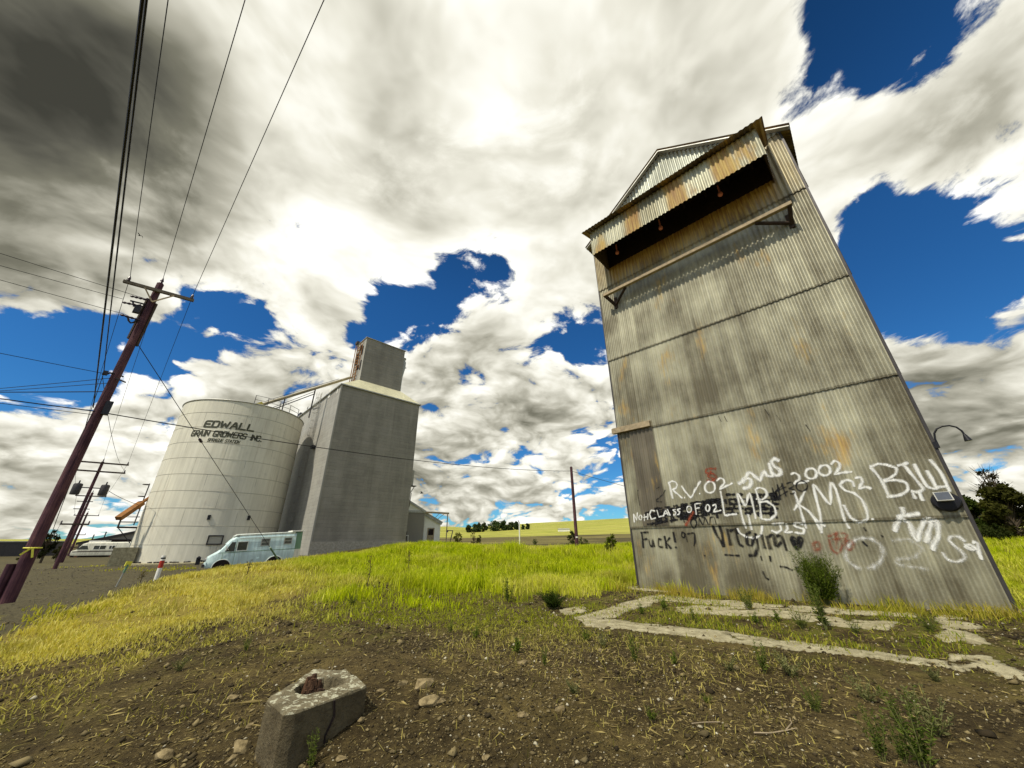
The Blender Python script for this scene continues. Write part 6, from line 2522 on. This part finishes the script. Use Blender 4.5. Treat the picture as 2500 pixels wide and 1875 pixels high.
tree_at(2400, 1318, 1214, 150, 'shrub', 'dense dark green shrub just past the lamp edge of the tower', 'shrub', 'bush', DKG, MDG, 11, D=44, nleaf=9000, lsz=.085, trunk=.1, clumps=40)
tree_at(2500, 1322, 1180, 170, 'shrub', 'brownish dark shrub at the very edge beside the dark green shrub', 'shrub', 'bush', (.018, .020, .006), (.085, .085, .020), 12, D=42, nleaf=9000, lsz=.075, trunk=.1, clumps=40)
tree_at(2480, 1300, 1128, 110, 'tree', 'thin twiggy tree with bare branch ends rising over the shrubs', 'tree', 'wild', (.014, .014, .008), (.05, .045, .02), 13, D=52, nleaf=1500, lsz=.03, trunk=.4, bare=6, clumps=34)
tree_at(2440, 1318, 1282, 90, 'shrub', 'low dark shrub filling the gap beneath the two taller shrubs', 'shrub', 'bush', DKG, (.05, .06, .016), 14, D=40, nleaf=3600, lsz=.13, trunk=.1)
tree_at(108, 1352, 1290, 58, 'tree', 'ragged dark tree leaning beside the big pole across the gravel', 'tree', 'wild', (.008, .010, .006), (.04, .045, .016), 15, D=84, nleaf=2200, lsz=.05, trunk=.3, bare=3)
tree_at(70, 1352, 1330, 44, 'shrub', 'low dark bush behind the big pole foot', 'shrub', 'bush', (.012, .014, .006), (.06, .06, .02), 16, D=90, nleaf=900, lsz=.09, trunk=.1)
tree_at(140, 1356, 1330, 40, 'shrub', 'low dark bush between the ragged tree and the power poles', 'shrub', 'bush', (.012, .014, .006), (.06, .06, .02), 17, D=90, nleaf=900, lsz=.09, trunk=.1)
tree_at(1117, 1326, 1302, 30, 'shrub', 'olive green bush beside the iron derrick', 'shrub', 'bush', (.03, .035, .008), (.13, .13, .03), 18, D=54, nleaf=1200, lsz=.09, trunk=.1)
tree_at(1156, 1322, 1298, 18, 'shrub', 'sparse twiggy bush farther along from the derrick bush', 'shrub', 'wild', (.05, .04, .02), (.16, .14, .05), 19, D=60, nleaf=300, lsz=.07, trunk=.2, bare=4)
tree_at(1170, 1324, 1306, 14, 'shrub', 'small dark bush next to the sparse twiggy bush', 'shrub', 'bush', (.02, .025, .008), (.09, .09, .025), 20, D=62, nleaf=500, lsz=.1, trunk=.1)
tree_at(1398, 1330, 1298, 26, 'shrub', 'dark bush half hidden behind the lone timber pole', 'shrub', 'bush', (.02, .028, .010), (.08, .09, .03), 21, D=48, nleaf=900, lsz=.1, trunk=.1)
tree_at(1424, 1332, 1312, 28, 'shrub', 'dull green bush just past the lone timber pole', 'shrub', 'bush', (.03, .04, .012), (.10, .12, .03), 22, D=46, nleaf=900, lsz=.1, trunk=.1)
tree_at(1306, 1334, 1316, 18, 'shrub', 'small grey green bush near the slim white post', 'shrub', 'bush', (.04, .05, .02), (.12, .13, .05), 23, D=40, nleaf=500, lsz=.1, trunk=.1)
tree_at(1495, 1345, 1306, 36, 'shrub', 'green bush in the tall grass between lone pole and tower', 'shrub', 'bush', (.05, .07, .01), (.17, .20, .03), 24, D=24, nleaf=1100, lsz=.09, trunk=.1)
XX = lambda x, y: (950 + .339 * x, 1100 + .339 * y)
G2 = 'trees along the hill skyline'
for i, (x, w_, y0, y1, shp, lab) in enumerate(((572, 46, 566, 536, 'bush', 'low dark tree at the near end of the hill treeline'), (622, 60, 566, 534, 'round', 'broad low tree second from the near end of the treeline'), (648, 20, 566, 520, 'tall', 'narrow pointed tree among the low trees of the treeline'), (684, 44, 565, 524, 'round', 'rounded tree beside the biggest dome tree'), (762, 132, 563, 514, 'round', 'biggest dome shaped green tree of the hill treeline'), (826, 56, 562, 506, 'wild', 'sparse tall tree rising past the big dome tree'), (878, 56, 560, 518, 'round', 'brownish tree after the sparse tall one'), (918, 34, 558, 516, 'round', 'last tree of the row, just before the white post'), (964, 24, 552, 532, 'bush', 'small lone tree just past the white post'), (998, 26, 550, 522, 'round', 'lone round tree farthest out on the skyline'))):
    px, py = XX(x, y0 + 8)
    _, pt = XX(x, y1)
    tree_at(px, py, pt, w_ * .339, 'tree', lab, 'tree', shp, (.022, .036, .014) if i % 3 else (.035, .030, .016), (.085, .12, .04), 40 + i, D=470, nleaf=1500, lsz=.17, trunk=.06, group=G2, clumps=34, bare=2 if shp == 'wild' else 0)


# ------------------------------------------------------------------ rocks
def make_rock(p, sx, sy, sz, seed, label, grp=None, mat='rock'):
    bm_ = __import__('bmesh').new()
    __import__('bmesh').ops.create_icosphere(bm_, subdivisions=4, radius=1)
    g = np.random.default_rng(seed)
    ph = g.uniform(0, 6, 6)
    for v in bm_.verts:
        c = v.co
        k = 1 + .16 * math.sin(c.x * 2.3 + ph[0]) * math.cos(c.y * 2.1 + ph[1]) + .12 * math.sin(c.z * 3.7 + c.x * 2 + ph[2]) + .05 * math.sin(c.x * 9 + ph[3]) * math.sin(c.y * 8 + ph[4])
        v.co = Vector((c.x * k, c.y * k, c.z * k))
    for q in range(11):              # break planes
        nv = Vector(rnd_dirs(1, g)[0])
        lim = g.uniform(.55, .85)
        for v in bm_.verts:
            e = v.co.dot(nv) - lim
            if e > 0:
                v.co -= nv * e * .92
    for v in bm_.verts:
        v.co = Vector((v.co.x * sx, v.co.y * sy, v.co.z * sz))
    me = bpy.data.meshes.new('rock')
    bm_.to_mesh(me)
    bm_.free()
    me.materials.append(M[mat])
    o = bpy.data.objects.new('rock', me)
    o.location = tuple(p)
    o.rotation_euler = (0, 0, g.uniform(0, 6))
    link(o)
    return tag(o, label, 'rock', grp)


R5 = lambda x, y: (.5651 * x, 1300 + .5651 * y)
R6 = lambda x, y: (1250 + .5651 * x, 1350 + .5651 * y)
for i, ((px, py), s, lab, grp) in enumerate((
        (R5(1825, 665), 46, 'tan angular rock just past the far end of the concrete pier', None), (R5(1860, 745), 44, 'rounded tan rock nearer the camera of the two pier rocks', None), (R5(1905, 745), 24, 'small tan rock touching the rounded pier rock', None),
        (R6(208, 690), 26, 'pale yellow upright stone in the dirt below the dusty weed', None), (R6(45, 480), 24, 'flat tan stone half sunk in the dirt', None), (R6(45, 710), 26, 'dull half buried stone beside the upright pale stone', None),
        (R5(1640, 700), 22, 'reddish pebble rock against the pier end', None), (R5(1040, 945), 40, 'flat pale stone in the dark dirt left of the pier', None), (R5(710, 985), 40, 'broad flat grey stone nearest the bottom edge', None), (R5(1075, 840), 16, 'small cream stone on the dark slope beside the pier', 'small stones by the pier'),
        (R5(1005, 730), 24, 'long pale stone lying by the left of the pier', None), (R5(1560, 825), 20, 'small tan stone on the dirt at the pier foot', 'small stones by the pier'), (R5(1000, 1000), 24, 'flat greenish stone at the bottom edge left of the pier', None), (R5(2100, 990), 18, 'squarish brown stone at the bottom edge', None), (R5(1470, 990), 22, 'reddish brown stone right of the pier weed', None), (R5(1740, 660), 24, 'dark stone between the pier and the tan angular rock', None))):
    p = on_ground(px, min(py, 1872))
    D = float(np.hypot(p[0], p[1]))
    sz = s * D / FPX * .5 * .95
    make_rock(p + np.array([0, 0, sz * .1]), sz, sz * .72, sz * .5, 100 + i, lab, grp)

tw = on_ground(*R6(1150, 790))
twig = thing('twig', 'pale forked dry twig lying on the dark dirt', 'twig', tw)
b = MB()
P_tw = [on_ground(*R6(x, y)) + ZUP * .02 for x, y in ((1050, 796), (1120, 793), (1190, 786), (1235, 776))]
b.tube(P_tw, [.007, .006, .005, .003], 5)
P_t2 = [on_ground(*R6(x, y)) + ZUP * .025 for x, y in ((1190, 786), (1215, 760), (1205, 735))]
b.tube(P_t2, [.005, .004, .002], 5)
P_t3 = [on_ground(*R6(x, y)) + ZUP * .02 for x, y in ((780, 752), (860, 745), (900, 742))]
b.build('stick', M['straw_stick'] if 'straw_stick' in M else M['old_wood'], twig)
P_t3 = [on_ground(*R6(x, y)) + ZUP * .02 for x, y in ((780, 752), (830, 746), (900, 742))]
twig2 = thing('twig', 'thin straight pale stick on the dirt left of the forked twig', 'twig', P_t3[0])
b = MB()
b.tube(P_t3, .005, 5)
b.build('stick', M['old_wood'], twig2)


# ------------------------------------------------------------------ birds
def bird(px, py, D, label, s=1.0):
    p = atD(px, py, D)
    o = thing('bird', label, 'bird', p)
    b = MB()
    b.tube([(-.14, 0, 0), (-.05, 0, .0), (.06, 0, .01), (.15, 0, .0), (.19, 0, -.0)], [.012, .045, .045, .025, .004], 8)
    b.build('body', M['black_metal'], o, smooth=True, local=True)
    b = MB()
    for q in (-1, 1):
        b.add([(.06, q * .02, .02), (-.04, q * .02, .02), (-.02, q * .22, .12), (.05, q * .20, .13), (-.10, q * .42, -.02)], [(0, 3, 2, 1), (3, 4, 2)])
    b.build('wings', M['black_metal'], o, local=True)
    o.scale = (s, s, s)


bird(1029, 1204, 60, 'tiny dark bird with drooping wings above the white shed', 1.8)
bird(341, 575, 60, 'tiny bird gliding level near the overhead wires', 1.4)


# ------------------------------------------------------------------ grass and litter
def blades(name, n, azr, Dr, dens, hgt, wid, colf, seed, kind='stuff', lean=.45, pw=1.0):
    g = np.random.default_rng(seed)
    m = n * 4
    az = g.uniform(*azr, m)
    D = Dr[0] * (Dr[1] / Dr[0]) ** (g.random(m) ** pw)
    x, y = np.sin(np.radians(az)) * D, np.cos(np.radians(az)) * D
    keep = g.random(m) < dens(x, y, az, D)
    x, y, az, D = x[keep][:n], y[keep][:n], az[keep][:n], D[keep][:n]
    n = len(x)
    z = terrain(x, y)
    h = hgt(x, y, D, g)
    wd = wid(D) * g.uniform(.6, 1.4, n)
    a = g.uniform(0, 6.283, n)
    ln = np.abs(g.normal(0, lean, n))
    dx_, dy_ = np.cos(a) * ln * h, np.sin(a) * ln * h
    f = g.uniform(0, 6.283, n)
    sx, sy = np.cos(f) * wd / 2, np.sin(f) * wd / 2
    b0 = np.stack([x, y, z - .02], 1)
    V = np.empty((n, 5, 3))
    s3 = np.stack([sx, sy, np.zeros(n)], 1)
    mid = b0 + np.stack([dx_ * .35, dy_ * .35, h * .6], 1)
    tip = b0 + np.stack([dx_, dy_, h * np.clip(1 - ln * .3, .4, 1)], 1)
    V[:, 0], V[:, 1] = b0 - s3, b0 + s3
    V[:, 2], V[:, 3] = mid + s3 * .8, mid - s3 * .8
    V[:, 4] = tip
    i = np.arange(n)[:, None] * 5
    F = np.concatenate([i + [0, 1, 2], i + [0, 2, 3], i + [3, 2, 4]])
    col = np.repeat(colf(x, y, D, g), 5, 0)
    o = np_mesh(name, V.reshape(-1, 3), F, M['grass'], col)
    return tag(o, kind=kind)


def mixc(a, b, k):
    return np.asarray(a) * (1 - k)[:, None] + np.asarray(b) * k[:, None]


def grass_cols(x, y, D, g):
    gg_ = np.clip(greenness(x, y) + g.normal(0, .16, len(x)), 0, 1)
    c = mixc((.55, .46, .08), (.33, .42, .003), gg_)
    c2 = mixc((.80, .71, .27), (.64, .68, .02), gg_)
    k2 = smooth(fbm(x, y, .9, 4, 131), .50, .70)[:, None] * .55
    c = c * (1 - k2) + np.array((.13, .11, .02)) * k2
    k4 = smooth(fbm(x, y, 1.7, 3, 151), .56, .70)[:, None] * .6 * gg_[:, None]
    c = c * (1 - k4) + np.array((.12, .19, .008)) * k4
    k3 = smooth(fbm(x, y, .6, 4, 141), .55, .72)[:, None] * .7
    c = c * (1 - k3) + np.array((.62, .53, .17)) * k3
    return mixc((0, 0, 0), (1, 1, 1), np.ones(len(x))) * 0 + c * (1 - (k := g.random(len(x)) ** 1.6)[:, None]) + c2 * k[:, None]


def h_main(x, y, D, g):
    gr_ = greenness(x, y)
    az = np.degrees(np.arctan2(x, y))
    hill = np.exp(-((az - 1) / 5) ** 2 - ((D - 24) / 5) ** 2) * .45 + np.exp(-((az - 13) / 3) ** 2 - ((D - 24) / 6) ** 2) * .35
    return (hill * smooth(fbm(x, y, .5, 3, 66), .3, .6) + .07 + .20 * fbm(x, y, 1.1, 3, 15) ** 1.5 + .30 * gr_ * fbm(x, y, .35, 3, 12) * 1.6) * g.uniform(.5, 1.25, len(x)) * np.clip((D - 8) / 5, .5, 1)


not_tower = lambda x, y: ~((((x - LW[0]) * U[0] + (y - LW[1]) * U[1]) > -.1) & (((x - LW[0]) * U[0] + (y - LW[1]) * U[1]) < WID + .1) & (((x - LW[0]) * Nn[0] + (y - LW[1]) * Nn[1]) < .12) & (((x - LW[0]) * Nn[0] + (y - LW[1]) * Nn[1]) > -9.2))
blades('tall_grass', 210000, (-56, 60), (9.0, 52), lambda x, y, az, D: grassiness(x, y) * not_tower(x, y) * (.07 + .93 * smooth(fbm(x, y, 1.0, 5, 44), .41, .60)), h_main, lambda D: .010 + .0009 * D, grass_cols, 1, pw=.9)


_SP = np.array([on_ground(px, py)[:2] for px, py in ((205, 1384), (235, 1379), (128, 1364), (335, 1389), (440, 1389), (520, 1385), (60, 1500), (170, 1502))])


def d_spots(x, y, az, D):
    k = 0
    for i, (a, b) in enumerate(_SP):
        r_ = np.hypot(a, b)
        # drifts stretched across the line of sight
        t_ = np.array([b, -a]) / r_
        du, dv = (x - a) * t_[0] + (y - b) * t_[1], (x - a) * t_[1] - (y - b) * t_[0]
        k = k + np.exp(-(du / (.045 * r_)) ** 2 - (dv / (.03 * r_)) ** 2)
    return np.clip(k, 0, 1) * smooth(fbm(x, y, .8, 3, 205), .35, .55)


blades('roadside_grass', 9000, (-53, -36), (9, 62), d_spots, lambda x, y, D, g: .16 * g.uniform(.3, 1.4, len(x)), lambda D: .012 + .0012 * D, lambda x, y, D, g: mixc((.34, .34, .02), (.52, .46, .08), g.random(len(x))), 23, lean=.7)


def d_tuft(x, y, az, D):
    uu = (x - LW[0]) * U[0] + (y - LW[1]) * U[1]
    nn = (x - LW[0]) * Nn[0] + (y - LW[1]) * Nn[1]
    base = (uu > -.6) & (uu < WID + 1.2) & (nn > .03) & (nn < 1.3)
    return base * smooth(fbm(x, y, 1.3, 3, 5), .42, .60) * np.exp(-np.abs(nn - .3) * 1.6)


blades('dry_grass_tufts', 16000, (10, 58), (8.5, 16), d_tuft, lambda x, y, D, g: .30 * g.uniform(.3, 1.25, len(x)) * (.5 + fbm(x, y, 1.3, 2, 77)), lambda D: np.full(len(D), .013), lambda x, y, D, g: mixc((.44, .35, .07), (.24, .27, .02), np.clip(g.random(len(x)) * .7 + (fbm(x, y, .8, 2, 6) - .5) * 1.4, 0, 1)), 2, lean=.6)


def d_sparse(x, y, az, D):
    k = smooth(fbm(x, y, .55, 4, 91), .50, .66)
    return (.02 + k * .55 * smooth(fbm(x, y, .18, 3, 17), .35, .65) * (.35 + .65 * smooth(D, 5, 8)) + .85 * smooth(D, 6.6, 10.2) * (az < 9) * smooth(fbm(x, y, .8, 4, 222), .40, .58)) * (1 - grassiness(x, y)) * (1 - park_at(az, D)) * not_tower(x, y) * np.clip(.25 + smooth(D, 4.5, 9), 0, 1)


def park_at(az, D):
    return smooth(D, np.interp(az, [-75, -52, -47, -42, -35, -29, -26, 0], [9, 9.5, 13, 17.5, 23, 35, 60, 900]), np.interp(az, [-75, -52, -47, -42, -35, -29, -26, 0], [11, 11.5, 15, 19.5, 26, 38, 70, 950]))


def d_found(x, y, az, D):
    f = inside(az, D, [(7, 9.3), (19, 13.2), (47, 12.2), (46, 8.4), (40, 7.6), (20, 8.6)])
    return f * not_tower(x, y) * (.06 + .94 * smooth(fbm(x, y, 1.1, 4, 191), .50, .64))


blades('foundation_grass', 4200, (6, 48), (7.4, 13), d_found, lambda x, y, D, g: .095 * g.uniform(.3, 1.5, len(x)), lambda D: .006 + .0009 * D, lambda x, y, D, g: mixc((.16, .22, .012), (.46, .40, .07), g.random(len(x)) ** 1.2), 13, lean=.8)
blades('sparse_dry_grass', 42000, (-58, 58), (3.2, 14), d_sparse, lambda x, y, D, g: .075 * g.uniform(.3, 1.6, len(x)) * (1 + (D - 6) * .06), lambda D: .006 + .0008 * D, lambda x, y, D, g: mixc(mixc((.56, .47, .15), (.36, .40, .02), np.clip(greenness(x, y) * smooth(D, 6, 9), 0, 1)), (.16, .15, .03), g.random(len(x)) ** 1.5), 3, lean=1.3)


def litter(name, n, Dr, size, colr, seed, flatn, dens=None, azr=(-62, 62), aspect=(.5, 1.0)):
    """small stones and bits of straw lying on the dirt"""
    g = np.random.default_rng(seed)
    az = g.uniform(*azr, n)
    D = Dr[0] * (Dr[1] / Dr[0]) ** g.random(n)
    x, y = np.sin(np.radians(az)) * D, np.cos(np.radians(az)) * D
    k = g.random(n) < (1 - .9 * grassiness(x, y)) * not_tower(x, y) * (1 if dens is None else dens(x, y, az, D))
    x, y, D = x[k], y[k], D[k]
    n = len(x)
    z = terrain(x, y)
    s = size(D, n, g)
    a = g.uniform(0, 6.283, n)
    asp = g.uniform(*aspect, n)
    base = np.array([[1, 0, 0], [0, 1, 0], [-1, 0, 0], [0, -1, 0], [0, 0, 1], [0, 0, -1]], float)
    jit = g.uniform(.7, 1.3, (n, 6, 1))
    P = base[None] * jit
    P[:, 4] += g.uniform(-.4, .4, (n, 3)) * [1, 1, 0]
    ca, sa = np.cos(a), np.sin(a)
    X = P[..., 0] * s[:, None]
    Y = P[..., 1] * (s * asp)[:, None]
    Zc = P[..., 2] * (s * flatn * g.uniform(.5, 1.3, n))[:, None]
    V = np.stack([x[:, None] + X * ca[:, None] - Y * sa[:, None], y[:, None] + X * sa[:, None] + Y * ca[:, None], z[:, None] + Zc + (s * flatn * .35)[:, None]], -1)
    f0 = np.array([[0, 1, 4], [1, 2, 4], [2, 3, 4], [3, 0, 4], [1, 0, 5], [2, 1, 5], [3, 2, 5], [0, 3, 5]])
    F = (np.arange(n)[:, None, None] * 6 + f0[None]).reshape(-1, 3)
    col = np.repeat(colr(n, g, x, y), 6, 0)
    o = np_mesh(name, V.reshape(-1, 3), F, M['chips'], col)
    return tag(o, kind='stuff')


def stone_cols(n, g, x, y):
    k = g.random(n)
    c = mixc((.030, .022, .011), (.24, .19, .09), k ** 1.8)
    w_ = g.random(n) < .03
    c[w_] = mixc((.30, .27, .18), (.50, .46, .34), g.random(w_.sum()))
    return c


litter('gravel', 90000, (2.9, 15), lambda D, n, g: (.0042 + .0009 * D) * g.lognormal(0, .55, n), stone_cols, 5, .6, lambda x, y, az, D: .45 + .55 * smooth(fbm(x, y, .9, 4, 231), .40, .60))
litter('straw_litter', 36000, (2.9, 13), lambda D, n, g: (.015 + .0022 * D) * g.lognormal(0, .5, n), lambda n, g, x, y: mixc((.09, .066, .024), (.40, .32, .12), g.random(n) ** 2.0), 6, .10, lambda x, y, az, D: .25 + smooth(fbm(x, y, .55, 4, 91), .42, .62), aspect=(.07, .16))
litter('parking_gravel', 9000, (10, 60), lambda D, n, g: (.005 + .0006 * D) * g.lognormal(0, .4, n), lambda n, g, x, y: mixc((.05, .043, .03), (.20, .17, .12), g.random(n) ** 1.5), 8, .5, lambda x, y, az, D: park_at(az, D), (-56, -24))
